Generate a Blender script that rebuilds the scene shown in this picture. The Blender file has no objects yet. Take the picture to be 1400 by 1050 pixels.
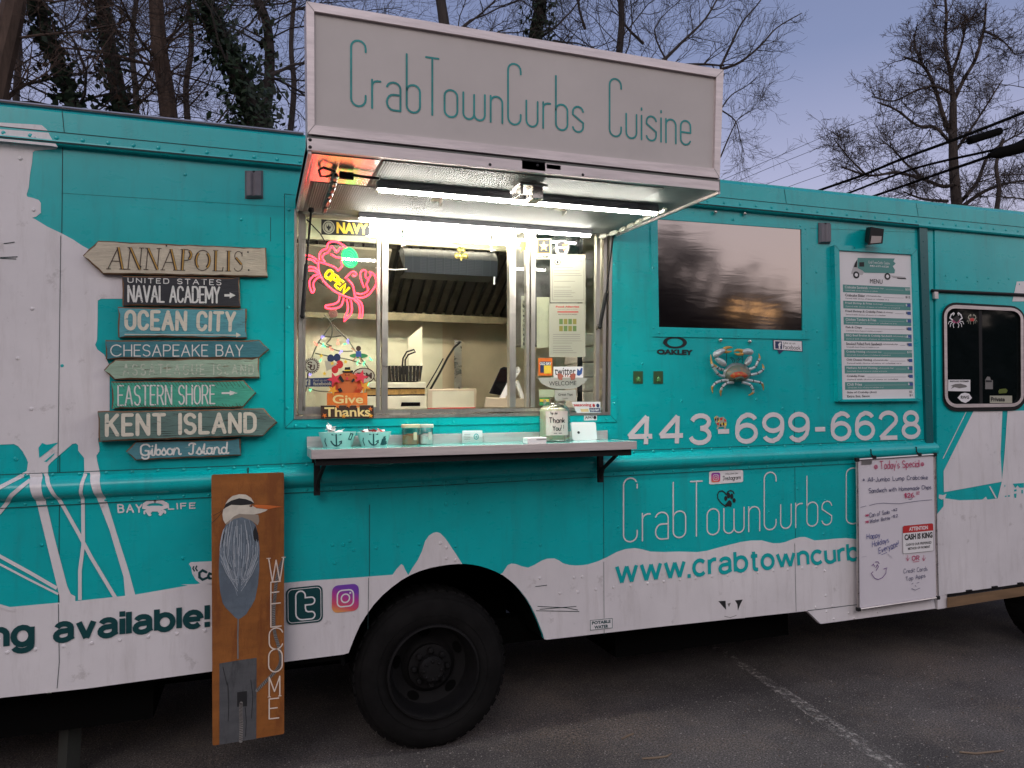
import bpy, bmesh, math, random
from mathutils import Vector as V, Matrix, geometry
R_ = math.radians
sc = bpy.context.scene
COL = sc.collection

# ---------------------------------------------------------------- camera
F = 1010.0                      # focal length in photo pixels (1400 wide)
H = 1.808                       # eye height
D = 3.90                        # distance to the side of the truck
RX = V((0.94608564, 0.00128283, 0.32391407))
RY = V((-0.32369462, 0.04075974, 0.94528326))
RZ = V((-0.01199002, -0.99916815, 0.03897745))
cam = bpy.data.cameras.new('camera')
cam.sensor_width = 36.0
cam.lens = F / 1400 * 36
cam.clip_start = 0.05
cam.clip_end = 2000
camo = bpy.data.objects.new('camera', cam)
COL.objects.link(camo)
camo.matrix_world = Matrix(((RX[0], -RX[1], -RX[2], 0), (RY[0], -RY[1], -RY[2], 0), (RZ[0], -RZ[1], -RZ[2], H), (0, 0, 0, 1)))
sc.camera = camo

# ---------------------------------------------------------------- world and sun (dusk, sun just gone behind the camera)
SUN_EL, SUN_AZ = R_(2.0), R_(205)
w = bpy.data.worlds.new('World')
sc.world = w
w.use_nodes = True
nt = w.node_tree
bg = nt.nodes['Background']
sky = nt.nodes.new('ShaderNodeTexSky')
sky.sky_type = 'NISHITA'
sky.sun_disc = False
sky.sun_elevation = SUN_EL
sky.sun_rotation = SUN_AZ
sky.air_density = 1.0
sky.dust_density = 1.2
sky.ozone_density = 3.0
tint = nt.nodes.new('ShaderNodeMixRGB')
tint.blend_type = 'MULTIPLY'
tint.inputs[0].default_value = 1.0
tint.inputs[2].default_value = (1.0, 0.86, 1.0, 1)
nt.links.new(sky.outputs[0], tint.inputs[1])
nt.links.new(tint.outputs[0], bg.inputs[0])
bg.inputs[1].default_value = 0.05
# afterglow: warm rose where the sun went down, lilac to blue on the far side
geo = nt.nodes.new('ShaderNodeTexCoord')
sep = nt.nodes.new('ShaderNodeSeparateXYZ')
nt.links.new(geo.outputs['Generated'], sep.inputs[0])
def skyramp(stops):
    r = nt.nodes.new('ShaderNodeValToRGB')
    while len(r.color_ramp.elements) < len(stops): r.color_ramp.elements.new(.5)
    for e_, (p, c) in zip(r.color_ramp.elements, stops): e_.position = p; e_.color = (*c, 1)
    nt.links.new(sep.outputs[2], r.inputs[0])
    return r
east = skyramp([(0, (.230, .180, .185)), (.16, (.195, .165, .190)), (.28, (.150, .138, .178)), (.42, (.082, .086, .126)), (.8, (.038, .044, .075))])
west = skyramp([(0, (.52, .38, .29)), (.12, (.46, .375, .335)), (.40, (.39, .36, .36)), (.8, (.14, .15, .20))])
side = nt.nodes.new('ShaderNodeMapRange')
side.interpolation_type = 'SMOOTHSTEP'
side.inputs[1].default_value = -.75
side.inputs[2].default_value = .35
nt.links.new(sep.outputs[1], side.inputs[0])
glow = nt.nodes.new('ShaderNodeMixRGB')
nt.links.new(side.outputs[0], glow.inputs[0])
nt.links.new(west.outputs[0], glow.inputs[1])
nt.links.new(east.outputs[0], glow.inputs[2])
bg2 = nt.nodes.new('ShaderNodeBackground')
nt.links.new(glow.outputs[0], bg2.inputs[0])
bg2.inputs[1].default_value = 0.9
addw = nt.nodes.new('ShaderNodeAddShader')
nt.links.new(bg.outputs[0], addw.inputs[0])
nt.links.new(bg2.outputs[0], addw.inputs[1])
nt.links.new(addw.outputs[0], nt.nodes['World Output'].inputs[0])
sun = bpy.data.lights.new('sun', 'SUN')
sun.energy = 0.2
sun.angle = R_(30)
sun.color = (1.0, 0.87, 0.80)
suno = bpy.data.objects.new('sun', sun)
COL.objects.link(suno)
sd = V((math.sin(SUN_AZ), math.cos(SUN_AZ), math.tan(R_(32))))
suno.rotation_euler = sd.to_track_quat('Z', 'Y').to_euler()
sc.view_settings.view_transform = 'Standard'
sc.view_settings.look = 'None'
sc.view_settings.gamma = 1
sc.view_settings.exposure = 1.5

# ---------------------------------------------------------------- measuring helpers: photo pixel -> place in the world
def ray(u, v):
    a, b = u - 700, v - 525
    return V((RX[0]*a + RX[1]*b + RX[2]*F, RY[0]*a + RY[1]*b + RY[2]*F, RZ[0]*a + RZ[1]*b + RZ[2]*F))
CAM = V((0, 0, H))
def W(u, v, dy=0.0):
    r = ray(u, v)
    return CAM + r * ((D + dy) / r[1])
def onZ(u, v, z):
    r = ray(u, v)
    return CAM + r * ((z - H) / r[2])
def wall(dy):
    return lambda u, v: W(u, v, dy)
def Zm(x0, y0, s):
    return lambda pts: [(x0 + a / s, y0 + b / s) for a, b in pts]
def MP(fn, pts):
    return [fn(u, v) for u, v in pts]
def lerp(a, b, t):
    return a + (b - a) * t
def bil(q, x, y):
    return q[0]*(1-x)*(1-y) + q[1]*x*(1-y) + q[2]*x*y + q[3]*(1-x)*y

# ---------------------------------------------------------------- materials
def mat(name, col, rough=.5, metal=0., var=.0, vs=4., st=(1, 1, 1), bump=0., bs=60., bst=None, coat=0., emit=None, es=0., col2=None, thr=None, spec=.5, rvar=0.):
    m = bpy.data.materials.new(name)
    m.use_nodes = True
    n = m.node_tree
    b = n.nodes['Principled BSDF']
    b.inputs['Base Color'].default_value = (*col, 1)
    b.inputs['Roughness'].default_value = rough
    b.inputs['Metallic'].default_value = metal
    b.inputs['Specular IOR Level'].default_value = spec
    if coat:
        b.inputs['Coat Weight'].default_value = coat
        b.inputs['Coat Roughness'].default_value = .12
    tc = n.nodes.new('ShaderNodeTexCoord')
    def noise(scale, stretch, det=6):
        mp = n.nodes.new('ShaderNodeMapping')
        mp.inputs['Scale'].default_value = stretch
        n.links.new(tc.outputs['Object'], mp.inputs[0])
        t = n.nodes.new('ShaderNodeTexNoise')
        t.inputs['Scale'].default_value = scale
        t.inputs['Detail'].default_value = det
        t.inputs['Roughness'].default_value = .62
        n.links.new(mp.outputs[0], t.inputs[0])
        return t
    if var or col2:
        t = noise(vs, st)
        r = n.nodes.new('ShaderNodeValToRGB')
        if col2:
            lo, hi = thr or (.45, .6)
            r.color_ramp.elements[0].position = lo
            r.color_ramp.elements[1].position = hi
            r.color_ramp.elements[0].color = (*col, 1)
            r.color_ramp.elements[1].color = (*col2, 1)
        else:
            r.color_ramp.elements[0].position = .3
            r.color_ramp.elements[1].position = .72
            r.color_ramp.elements[0].color = (*[c*(1-var) for c in col], 1)
            r.color_ramp.elements[1].color = (*[min(1, c*(1+var)) for c in col], 1)
        n.links.new(t.outputs[0], r.inputs[0])
        n.links.new(r.outputs[0], b.inputs['Base Color'])
    if rvar:
        t = noise(9., (1, 1, 2.5))
        mr = n.nodes.new('ShaderNodeMapRange')
        mr.inputs[1].default_value = .3
        mr.inputs[2].default_value = .7
        mr.inputs[3].default_value = max(.02, rough - rvar)
        mr.inputs[4].default_value = rough + rvar
        n.links.new(t.outputs[0], mr.inputs[0])
        n.links.new(mr.outputs[0], b.inputs['Roughness'])
    if bump:
        t = noise(bs, bst or st, 1 if bs < 10 else 4)
        bp = n.nodes.new('ShaderNodeBump')
        bp.inputs['Strength'].default_value = bump
        bp.inputs['Distance'].default_value = .01
        n.links.new(t.outputs[0], bp.inputs['Height'])
        n.links.new(bp.outputs[0], b.inputs['Normal'])
    if emit:
        b.inputs['Emission Color'].default_value = (*emit, 1)
        b.inputs['Emission Strength'].default_value = es
    return m

def glass_mat(name, refl=.08, tintc=(1, 1, 1), rough=.02, solid=None, dirt=0.):
    m = bpy.data.materials.new(name)
    m.use_nodes = True
    n = m.node_tree
    n.nodes.clear()
    out = n.nodes.new('ShaderNodeOutputMaterial')
    tr = n.nodes.new('ShaderNodeBsdfTransparent')
    tr.inputs[0].default_value = (*tintc, 1)
    gl = n.nodes.new('ShaderNodeBsdfGlossy')
    gl.inputs['Roughness'].default_value = rough
    mx = n.nodes.new('ShaderNodeMixShader')
    lw = n.nodes.new('ShaderNodeLayerWeight')
    lw.inputs[0].default_value = .25
    mr = n.nodes.new('ShaderNodeMapRange')
    mr.inputs[3].default_value = refl
    mr.inputs[4].default_value = min(1, refl + .6)
    n.links.new(lw.outputs['Fresnel'], mr.inputs[0])
    n.links.new(mr.outputs[0], mx.inputs[0])
    n.links.new(tr.outputs[0], mx.inputs[1])
    n.links.new(gl.outputs[0], mx.inputs[2])
    last = mx
    if dirt:
        tc = n.nodes.new('ShaderNodeTexCoord')
        t = n.nodes.new('ShaderNodeTexNoise')
        t.inputs['Scale'].default_value = 14
        t.inputs['Detail'].default_value = 8
        n.links.new(tc.outputs['Object'], t.inputs[0])
        r = n.nodes.new('ShaderNodeMapRange')
        r.inputs[1].default_value = .45
        r.inputs[2].default_value = .75
        r.inputs[3].default_value = 0
        r.inputs[4].default_value = dirt
        n.links.new(t.outputs[0], r.inputs[0])
        df = n.nodes.new('ShaderNodeBsdfDiffuse')
        df.inputs[0].default_value = (.75, .75, .7, 1)
        m2 = n.nodes.new('ShaderNodeMixShader')
        n.links.new(r.outputs[0], m2.inputs[0])
        n.links.new(mx.outputs[0], m2.inputs[1])
        n.links.new(df.outputs[0], m2.inputs[2])
        last = m2
    n.links.new(last.outputs[0], out.inputs[0])
    return m

def emis(name, col, s):
    return mat(name, (.02, .02, .02), emit=col, es=s)

TEAL = (.0, .46, .47)
WHT = (.77, .735, .745)
m_teal = mat('teal paint', TEAL, .3, var=.1, vs=3, bump=.025, bs=4, bst=(1, 1, 1.6), coat=.3, rvar=.05)
m_teal2 = mat('teal wrap', (.0, .42, .43), .3, var=.08, vs=3, bump=.035, bs=5, coat=.4)
m_tealdk = mat('dark teal paint', (.003, .11, .12), .35, coat=.3)
m_white = mat('white wrap', WHT, .36, var=.07, vs=2.5, bump=.03, bs=5, rvar=.08, coat=.15)
def grime(m, col, lo, hi, amt, sc_, st):
    """road film and drip stains over a paint"""
    n = m.node_tree; pb = n.nodes['Principled BSDF']; src = pb.inputs['Base Color'].links[0].from_socket
    tc = n.nodes.new('ShaderNodeTexCoord'); mp = n.nodes.new('ShaderNodeMapping'); mp.inputs['Scale'].default_value = st
    n.links.new(tc.outputs['Object'], mp.inputs[0])
    t = n.nodes.new('ShaderNodeTexNoise'); t.inputs['Scale'].default_value = sc_; t.inputs['Detail'].default_value = 8; t.inputs['Roughness'].default_value = .7
    n.links.new(mp.outputs[0], t.inputs[0])
    r = n.nodes.new('ShaderNodeMapRange'); r.inputs[1].default_value = lo; r.inputs[2].default_value = hi; r.inputs[4].default_value = amt
    n.links.new(t.outputs[0], r.inputs[0])
    x = n.nodes.new('ShaderNodeMixRGB'); x.inputs[2].default_value = (*col, 1)
    n.links.new(r.outputs[0], x.inputs[0]); n.links.new(src, x.inputs[1]); n.links.new(x.outputs[0], pb.inputs['Base Color'])
grime(m_white, (.36, .31, .28), .50, .80, .33, 3.5, (5, 1, .7))
grime(m_white, (.30, .26, .24), .60, .68, .35, 9, (1, 1, 1))
grime(m_teal, (.03, .16, .17), .52, .80, .40, 3, (5, 1, .6))
m_whitelet = mat('white vinyl lettering', (.78, .72, .73), .4, var=.05)
m_deepteal = mat('dark green vinyl', (.006, .06, .065), .35)
m_seam = mat('seam gap', (.004, .03, .03), .7)
m_alu = mat('brushed aluminium', (.62, .58, .57), .32, 1., var=.12, vs=20, st=(.3, 3, 3), rvar=.1)
m_alupink = mat('anodised sign frame', (.70, .62, .61), .42, .55, var=.15, vs=14, st=(.3, 3, 3), bump=.08, bs=40)
m_steel = mat('stainless steel', (.60, .57, .53), .28, 1., var=.1, vs=8, st=(.4, 1, 3), rvar=.12)
m_steelwarm = mat('warm stainless sheet', (.66, .56, .42), .42, .6, var=.1, vs=3, rvar=.1)
m_steelpale = mat('pale stainless sheet', (.72, .70, .56), .42, .5, var=.1, vs=3, rvar=.1)
m_shelf = mat('shelf top painted reflection', (.10, .60, .55), .18, coat=.6, rvar=.06)  # steel top coloured teal in place of the lit wall's reflection
m_black = mat('black plastic', (.010, .010, .011), .6, var=.2, spec=.3)
m_blackgl = mat('black gloss', (.006, .006, .007), .08)
m_rubber = mat('tyre rubber', (.0085, .008, .008), .85, spec=.15, var=.4, vs=9, bump=.15, bs=80)
m_rim = mat('painted wheel rim', (.0065, .006, .0065), .7, .0, spec=.25, var=.35, vs=10)
m_under = mat('underbody', (.004, .004, .004), .95, spec=.05)
m_cable = mat('black cable sheath', (.004, .004, .004), .9, spec=.05)
m_grey = mat('grey rubber cover', (.16, .15, .17), .55, var=.15, vs=20)
m_glass = glass_mat('window glass', .06, (.93, .95, .92), dirt=.12)
m_jar = glass_mat('clear jar glass', .08, (.95, .97, .95), dirt=.03)
m_led = emis('led tube', (1., .97, .88), 33.)
m_ledin = emis('interior led tube', (1., .91, .68), 26.)
m_paper = mat('paper', (.42, .41, .32), .7, var=.05)
m_paperw = mat('white paper', (.82, .80, .80), .7, var=.04)
m_ink = mat('black ink', (.012, .012, .014), .6)
m_inkgrey = mat('grey ink', (.20, .19, .18), .7)
m_red = mat('red vinyl', (.55, .03, .03), .45)
m_orange = mat('orange paint', (.75, .17, .02), .55, var=.15, vs=30)
m_yellow = mat('yellow paint', (.80, .55, .05), .5, var=.1, vs=30)
m_brown = mat('dark brown paint', (.05, .02, .012), .6, var=.2)
m_green = mat('green paint', (.04, .28, .09), .5)
m_blue = mat('blue vinyl', (.04, .10, .32), .45)
m_navyblue = mat('navy vinyl', (.02, .035, .11), .45)
m_pinkred = mat('maple red paint', (.70, .04, .07), .5, var=.1, vs=30)

# ---------------------------------------------------------------- mesh builder
class MB:
    def __init__(s):
        s.v, s.f, s.mi = [], [], []
    def add(s, vs, fs, mi=0):
        b = len(s.v)
        s.v += [tuple(p) for p in vs]
        s.f += [tuple(i + b for i in f) for f in fs]
        s.mi += [mi] * len(fs)
    def poly(s, pts, mi=0, holes=None):
        loops = [[V(p) for p in pts]] + [[V(p) for p in h] for h in (holes or [])]
        fs = geometry.tessellate_polygon(loops)
        s.add([p for l in loops for p in l], fs, mi)
    def prism(s, pts, vec, mi=0, holes=None, smi=None):
        vec = V(vec)
        loops = [[V(p) for p in pts]] + [[V(p) for p in h] for h in (holes or [])]
        fs = [tuple(f) for f in geometry.tessellate_polygon(loops)]
        allp = [p for l in loops for p in l]
        n = len(allp)
        s.add(allp, fs, mi)
        b = [p + vec for p in allp]
        s.add(b, [f[::-1] for f in fs], mi if smi is None else smi)
        for l in loops:
            k = len(l)
            s.add(l + [p + vec for p in l], [(i, (i+1) % k, k + (i+1) % k, k + i) for i in range(k)], mi if smi is None else smi)
    def box(s, c, d, mi=0):
        c = V(c); x, y, z = d[0]/2, d[1]/2, d[2]/2
        vs = [c + V((a, b, e)) for a in (-x, x) for b in (-y, y) for e in (-z, z)]
        s.add(vs, [(0, 1, 3, 2), (4, 6, 7, 5), (0, 4, 5, 1), (2, 3, 7, 6), (0, 2, 6, 4), (1, 5, 7, 3)], mi)
    def lohi(s, lo, hi, mi=0):
        s.box([(a+b)/2 for a, b in zip(lo, hi)], [abs(b-a) for a, b in zip(lo, hi)], mi)
    def hexa(s, q0, q1, mi=0):
        """solid between two corresponding quads"""
        s.add(list(q0) + list(q1), [(0, 1, 2, 3), (7, 6, 5, 4), (0, 4, 5, 1), (1, 5, 6, 2), (2, 6, 7, 3), (3, 7, 4, 0)], mi)
    def tube(s, path, r, n=6, mi=0, cap=True):
        path = [V(p) for p in path]
        if len(path) < 2: return
        rs = r if isinstance(r, (list, tuple)) else [r] * len(path)
        t = (path[1] - path[0]).normalized()
        up = V((0, 0, 1)) if abs(t.z) < .9 else V((1, 0, 0))
        a = t.cross(up).normalized()
        vs = []
        for i, p in enumerate(path):
            if 0 < i < len(path) - 1: t2 = (path[i+1] - path[i-1])
            elif i == 0: t2 = path[1] - path[0]
            else: t2 = path[-1] - path[-2]
            if t2.length > 1e-9: t = t2.normalized()
            a = (a - t * a.dot(t))
            a = a.normalized() if a.length > 1e-6 else t.orthogonal().normalized()
            b = t.cross(a)
            for k in range(n):
                ang = 2*math.pi*k/n
                vs.append(p + (a*math.cos(ang) + b*math.sin(ang)) * rs[i])
        fs = [(i*n+k, i*n+(k+1) % n, (i+1)*n+(k+1) % n, (i+1)*n+k) for i in range(len(path)-1) for k in range(n)]
        if cap:
            fs.append(tuple(range(n-1, -1, -1)))
            fs.append(tuple(range((len(path)-1)*n, len(path)*n)))
        s.add(vs, fs, mi)
    def lathe(s, prof, c, ax='z', n=24, mi=0, sx=1, sy=1):
        """prof: list of (radius, height)"""
        c = V(c); vs = []
        for r, h in prof:
            for k in range(n):
                a = 2*math.pi*k/n
                x, y = r*math.cos(a)*sx, r*math.sin(a)*sy
                vs.append(c + (V((x, y, h)) if ax == 'z' else V((x, h, y))))
        fs = [(i*n+k, i*n+(k+1) % n, (i+1)*n+(k+1) % n, (i+1)*n+k) for i in range(len(prof)-1) for k in range(n)]
        s.add(vs, fs, mi)
    def dome(s, c, r, h, mi=0, n=7):
        c = V(c)
        vs = [c + V((r*math.cos(2*math.pi*k/n), 0, r*math.sin(2*math.pi*k/n))) for k in range(n)]
        vs += [c + V((.62*r*math.cos(2*math.pi*k/n), -h*.75, .62*r*math.sin(2*math.pi*k/n))) for k in range(n)] + [c + V((0, -h, 0))]
        fs = [(k, (k+1) % n, n+(k+1) % n, n+k) for k in range(n)] + [(n+k, n+(k+1) % n, 2*n) for k in range(n)]
        s.add(vs, fs, mi)
    def ball(s, c, r, mi=0, nu=10, nv=6):
        c = V(c); rx, ry, rz = r if isinstance(r, (tuple, list)) else (r, r, r)
        prof = [(math.sin(math.pi*j/nv), -math.cos(math.pi*j/nv)) for j in range(nv+1)]
        vs = [c + V((rx*a*math.cos(2*math.pi*k/nu), ry*a*math.sin(2*math.pi*k/nu), rz*b)) for a, b in prof for k in range(nu)]
        fs = [(i*nu+k, i*nu+(k+1) % nu, (i+1)*nu+(k+1) % nu, (i+1)*nu+k) for i in range(nv) for k in range(nu)]
        s.add(vs, fs, mi)
    def ribbon(s, path, wd, nrm, mi=0, caps=True, closed=False):
        """flat stroke lying on a plane with normal nrm"""
        path = [V(p) for p in path]
        q = [path[0]]
        for p in path[1:]:
            if (p - q[-1]).length > 1e-5: q.append(p)
        if len(q) > 3 and (q[0]-q[-1]).length < 1e-5: q.pop(); closed = True
        path = q
        if len(path) < 2: return
        nrm = V(nrm).normalized(); h = wd/2; L, Rr = [], []
        for i, p in enumerate(path):
            d0 = (path[i] - path[i-1]).normalized() if i or closed else None
            d1 = (path[(i+1) % len(path)] - path[i]).normalized() if i < len(path)-1 or closed else None
            if d0 is None: d0 = d1
            if d1 is None: d1 = d0
            sd0, sd1 = nrm.cross(d0), nrm.cross(d1)
            m = (sd0 + sd1)
            m = m.normalized() if m.length > 1e-6 else sd0
            k = h / max(.45, m.dot(sd0))
            L.append(p + m*k); Rr.append(p - m*k)
        n = len(path)
        vs = L + Rr
        fs = [(i, n+i, n+i+1, i+1) for i in range(n-1)]
        if closed: fs.append((n-1, 2*n-1, n, 0))
        elif caps:
            for end in (0, n-1):
                c = path[end]; d = (path[0]-path[1]).normalized() if end == 0 else (path[-1]-path[-2]).normalized()
                sv = nrm.cross(d); b = len(vs)
                vs += [c + (sv*math.cos(a) + d*math.sin(a))*h for a in (math.pi*j/5 for j in range(6))]
                fs.append(tuple(range(b, b+6)))
        s.add(vs, fs, mi)
    def build(s, name, mats, parent=None, smooth=False, bevel=0, angle=35):
        o0 = V(ORIG.get(parent.name, (0, 0, 0))) if parent else V(s.__dict__.get('orig', (0, 0, 0)))
        me = bpy.data.meshes.new(name)
        me.from_pydata([(a-o0.x, b-o0.y, c-o0.z) for a, b, c in s.v], [], s.f)
        ms = mats if isinstance(mats, (list, tuple)) else [mats]
        for m in ms: me.materials.append(m)
        if len(ms) > 1: me.polygons.foreach_set('material_index', s.mi)
        me.validate()
        if smooth:
            me.polygons.foreach_set('use_smooth', [True]*len(me.polygons))
            try: me.set_sharp_from_angle(angle=R_(angle))
            except Exception: pass
        me.update()
        o = bpy.data.objects.new(name, me)
        COL.objects.link(o)
        if parent:
            o.parent = parent
            ORIG[o.name] = tuple(o0)
        else:
            o.location = o0
            ORIG[o.name] = tuple(o0)
        if bevel:
            md = o.modifiers.new('bevel', 'BEVEL'); md.width = bevel; md.segments = 2; md.limit_method = 'ANGLE'
            md.angle_limit = R_(40)
        return o
ORIG = {}
def empty(name, loc):
    o = bpy.data.objects.new(name, None)
    o.empty_display_size = .1
    COL.objects.link(o)
    o.location = loc
    ORIG[o.name] = tuple(loc)
    return o
def tag(o, label=None, cat=None, group=None, kind=None):
    if label: o['label'] = label
    if cat: o['category'] = cat
    if group: o['group'] = group
    if kind: o['kind'] = kind
    return o
def copy_tree(o, parent=None):
    c = o.copy()
    COL.objects.link(c)
    if parent: c.parent = parent
    for ch in list(o.children): copy_tree(ch, c)
    return c

# ---------------------------------------------------------------- lettering: a font of single strokes, and the built-in face
def arc(cx, cy, rx, ry, a0, a1):
    n = max(3, int(abs(a1-a0)/22))
    return [(cx + rx*math.cos(R_(a0+(a1-a0)*i/n)), cy + ry*math.sin(R_(a0+(a1-a0)*i/n))) for i in range(n+1)]
def parse(src):
    g = {}
    for line in src.strip().splitlines():
        ch, wd, rest = line.strip().split(' ', 2)
        strokes = []
        for s in rest.split('|'):
            pts = []
            for tk in s.split():
                if tk[0] == '@': pts += arc(*[float(x) for x in tk[1:].split(',')])
                else: pts.append(tuple(float(x) for x in tk.split(',')))
            strokes.append(pts)
        g[ch] = (float(wd), strokes)
    return g
STROKE = parse('''
A .7 0,0 .35,1 .7,0|.13,.35 .57,.35
B .6 0,0 0,1 .33,1 @.33,.77,.22,.23,90,-90 0,.54|.3,.54 @.33,.27,.26,.27,90,-90 0,0
C .6 @.3,.7,.3,.3,15,180 @.3,.3,.3,.3,180,345
D .62 0,0 0,1 .3,1 @.3,.68,.32,.32,90,0 @.3,.32,.32,.32,0,-90 0,0
E .5 .5,0 0,0 0,1 .5,1|0,.52 .42,.52
F .48 0,0 0,1 .48,1|0,.52 .4,.52
G .63 @.31,.7,.31,.3,15,180 @.31,.3,.31,.3,180,360 .62,.48 .36,.48
H .62 0,0 0,1|.62,0 .62,1|0,.52 .62,.52
I 0 0,0 0,1
J .4 .4,1 .4,.25 @.2,.22,.2,.22,0,-180
K .6 0,0 0,1|.58,1 0,.42|.2,.6 .6,0
L .48 0,1 0,0 .48,0
M .8 0,0 0,1 .4,.25 .8,1 .8,0
N .63 0,0 0,1 .63,0 .63,1
O .62 @.31,.69,.31,.31,0,180 @.31,.31,.31,.31,180,360 .62,.69
P .58 0,0 0,1 .33,1 @.33,.74,.25,.26,90,-90 0,.48
R .6 0,0 0,1 .33,1 @.33,.74,.25,.26,90,-90 0,.48|.3,.48 .6,0
S .56 @.28,.75,.28,.25,25,270 @.28,.25,.28,.25,90,-155
T .6 0,1 .6,1|.3,1 .3,0
U .62 0,1 0,.3 @.31,.3,.31,.3,180,360 .62,1
V .66 0,1 .33,0 .66,1
W .95 0,1 .24,0 .47,.9 .71,0 .95,1
X .6 0,0 .6,1|0,1 .6,0
Y .6 0,1 .3,.48 .6,1|.3,.48 .3,0
Z .56 0,1 .56,1 0,0 .56,0
0 .55 @.275,.69,.275,.31,0,180 @.275,.31,.275,.31,180,360 .55,.69
1 .2 0,.8 .2,1 .2,0
2 .52 @.26,.72,.26,.28,170,-20 0,0 .54,0
5 .5 .5,1 .05,1 0,.55 @.24,.3,.26,.3,120,-150
6 .52 .42,.98 @.3,.4,.3,.5,120,180 @.26,.28,.26,.28,180,-180
$ .5 @.25,.72,.24,.2,30,270 @.25,.3,.24,.22,90,-150|.25,1.1 .25,-.1
. 0 0,0 0,.05
, 0 0,.05 -.05,-.12
- .35 0,.45 .35,.45
! 0 0,1 0,.3|0,.06 0,0
' 0 0,1 0,.8
* .36 0,.3 .36,.7|0,.7 .36,.3|.18,.22 .18,.78
a .46 @.23,.3,.23,.3,0,360|.46,.6 .46,0
b .46 0,1 0,0|@.23,.3,.23,.3,180,-180
c .42 @.23,.3,.23,.3,45,315
d .46 .46,1 .46,0|@.23,.3,.23,.3,0,360
e .46 0,.32 .46,.32 @.23,.3,.23,.3,0,310
f .34 .34,.92 @.22,.85,.12,.15,60,180 .1,0|0,.6 .3,.6
g .46 @.23,.3,.23,.3,0,360|.46,.6 .46,-.15 @.23,-.15,.23,.17,0,-150
h .42 0,0 0,1|0,.35 @.21,.37,.21,.23,180,0 .42,0
i 0 0,0 0,.6|0,.8 0,.84
k .4 0,0 0,1|.38,.6 0,.22|.12,.33 .4,0
l 0 0,0 0,1
m .7 0,0 0,.6|0,.4 @.175,.42,.175,.18,180,0 .35,0|.35,.4 @.525,.42,.175,.18,180,0 .7,0
n .42 0,0 0,.6|0,.37 @.21,.37,.21,.23,180,0 .42,0
o .46 @.23,.3,.23,.3,0,360
p .46 0,-.32 0,.6|@.23,.3,.23,.3,180,-180
r .28 0,0 0,.6|0,.35 @.2,.36,.2,.24,180,60
s .38 @.19,.45,.19,.15,40,270 @.19,.15,.19,.15,90,-140
t .34 .14,.92 .14,.15 @.26,.14,.12,.14,180,290|0,.6 .32,.6
u .42 0,.6 0,.23 @.21,.23,.21,.23,180,360|.42,.6 .42,0
v .4 0,.6 .2,0 .4,.6
w .62 0,.6 .15,0 .31,.52 .47,0 .62,.6
y .42 0,.6 .2,0|.42,.6 .1,-.32
''')
DECO = parse('''
C .22 .22,.84 @.11,.89,.11,.11,0,180 @.11,.11,.11,.11,180,360 .22,.17
r .13 0,0 0,.43|0,.32 @.1,.34,.1,.08,180,75
a .21 .0,.36 @.105,.335,.105,.095,165,0 .21,0|.21,.24 .1,.24 @.1,.12,.1,.12,90,270 .21,0
b .21 0,.9 0,.1 @.105,.1,.105,.1,180,360 .21,.33 @.105,.33,.105,.1,0,180
T .2 0,.9 .2,.9|.1,.9 .1,0
o .21 0,.33 0,.1 @.105,.1,.105,.1,180,360 .21,.33 @.105,.33,.105,.1,0,180
w .36 0,.42 0,.09 @.09,.09,.09,.09,180,360 .18,.4|.18,.09 @.27,.09,.09,.09,180,360 .36,.42
n .2 0,0 0,.42|0,.32 @.1,.32,.1,.1,180,0 .2,0
u .2 0,.42 0,.1 @.1,.1,.1,.1,180,360 .2,.42
s .19 @.095,.335,.095,.095,10,180 0,.29 .19,.16 .19,.1 @.095,.09,.095,.09,0,-170
i 0 0,0 0,.42|0,.52 0,.55
e .2 0,.22 .2,.22 .2,.33 @.1,.33,.1,.1,0,180 0,.1 @.1,.1,.1,.1,180,340
''')
SCRIPT = parse('''
G .7 @.4,.68,.3,.32,20,180 @.38,.3,.28,.3,180,320 .62,.42 .4,.42|.62,.42 .62,-.1 @.4,-.12,.22,.2,0,-170
i .3 0,.1 .14,.55 @.22,.1,.09,.12,150,330|.16,.8 .17,.83
b .42 0,.1 .1,.95 .1,.2 @.24,.2,.14,.2,180,360 @.26,.3,.13,.2,0,150
s .4 0,.1 .2,.6 @.2,.2,.14,.22,60,-150
o .44 @.2,.28,.18,.28,90,450 .44,.46
n .52 0,0 .06,.55|.04,.3 @.22,.36,.14,.22,170,0 .36,.12 @.44,.1,.08,.1,180,330
I .5 0,.82 @.22,.85,.22,.15,180,20|.3,1 .26,.2 @.12,.18,.14,.18,0,-160
l .3 0,.1 .16,.9 .12,.15 @.22,.12,.1,.12,180,330
a .5 @.2,.28,.18,.28,20,380|.38,.55 .36,.12 @.44,.1,.08,.1,180,330
d .5 @.2,.28,.18,.28,20,380|.42,1 .37,.12 @.45,.1,.08,.1,180,330
''')
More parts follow.
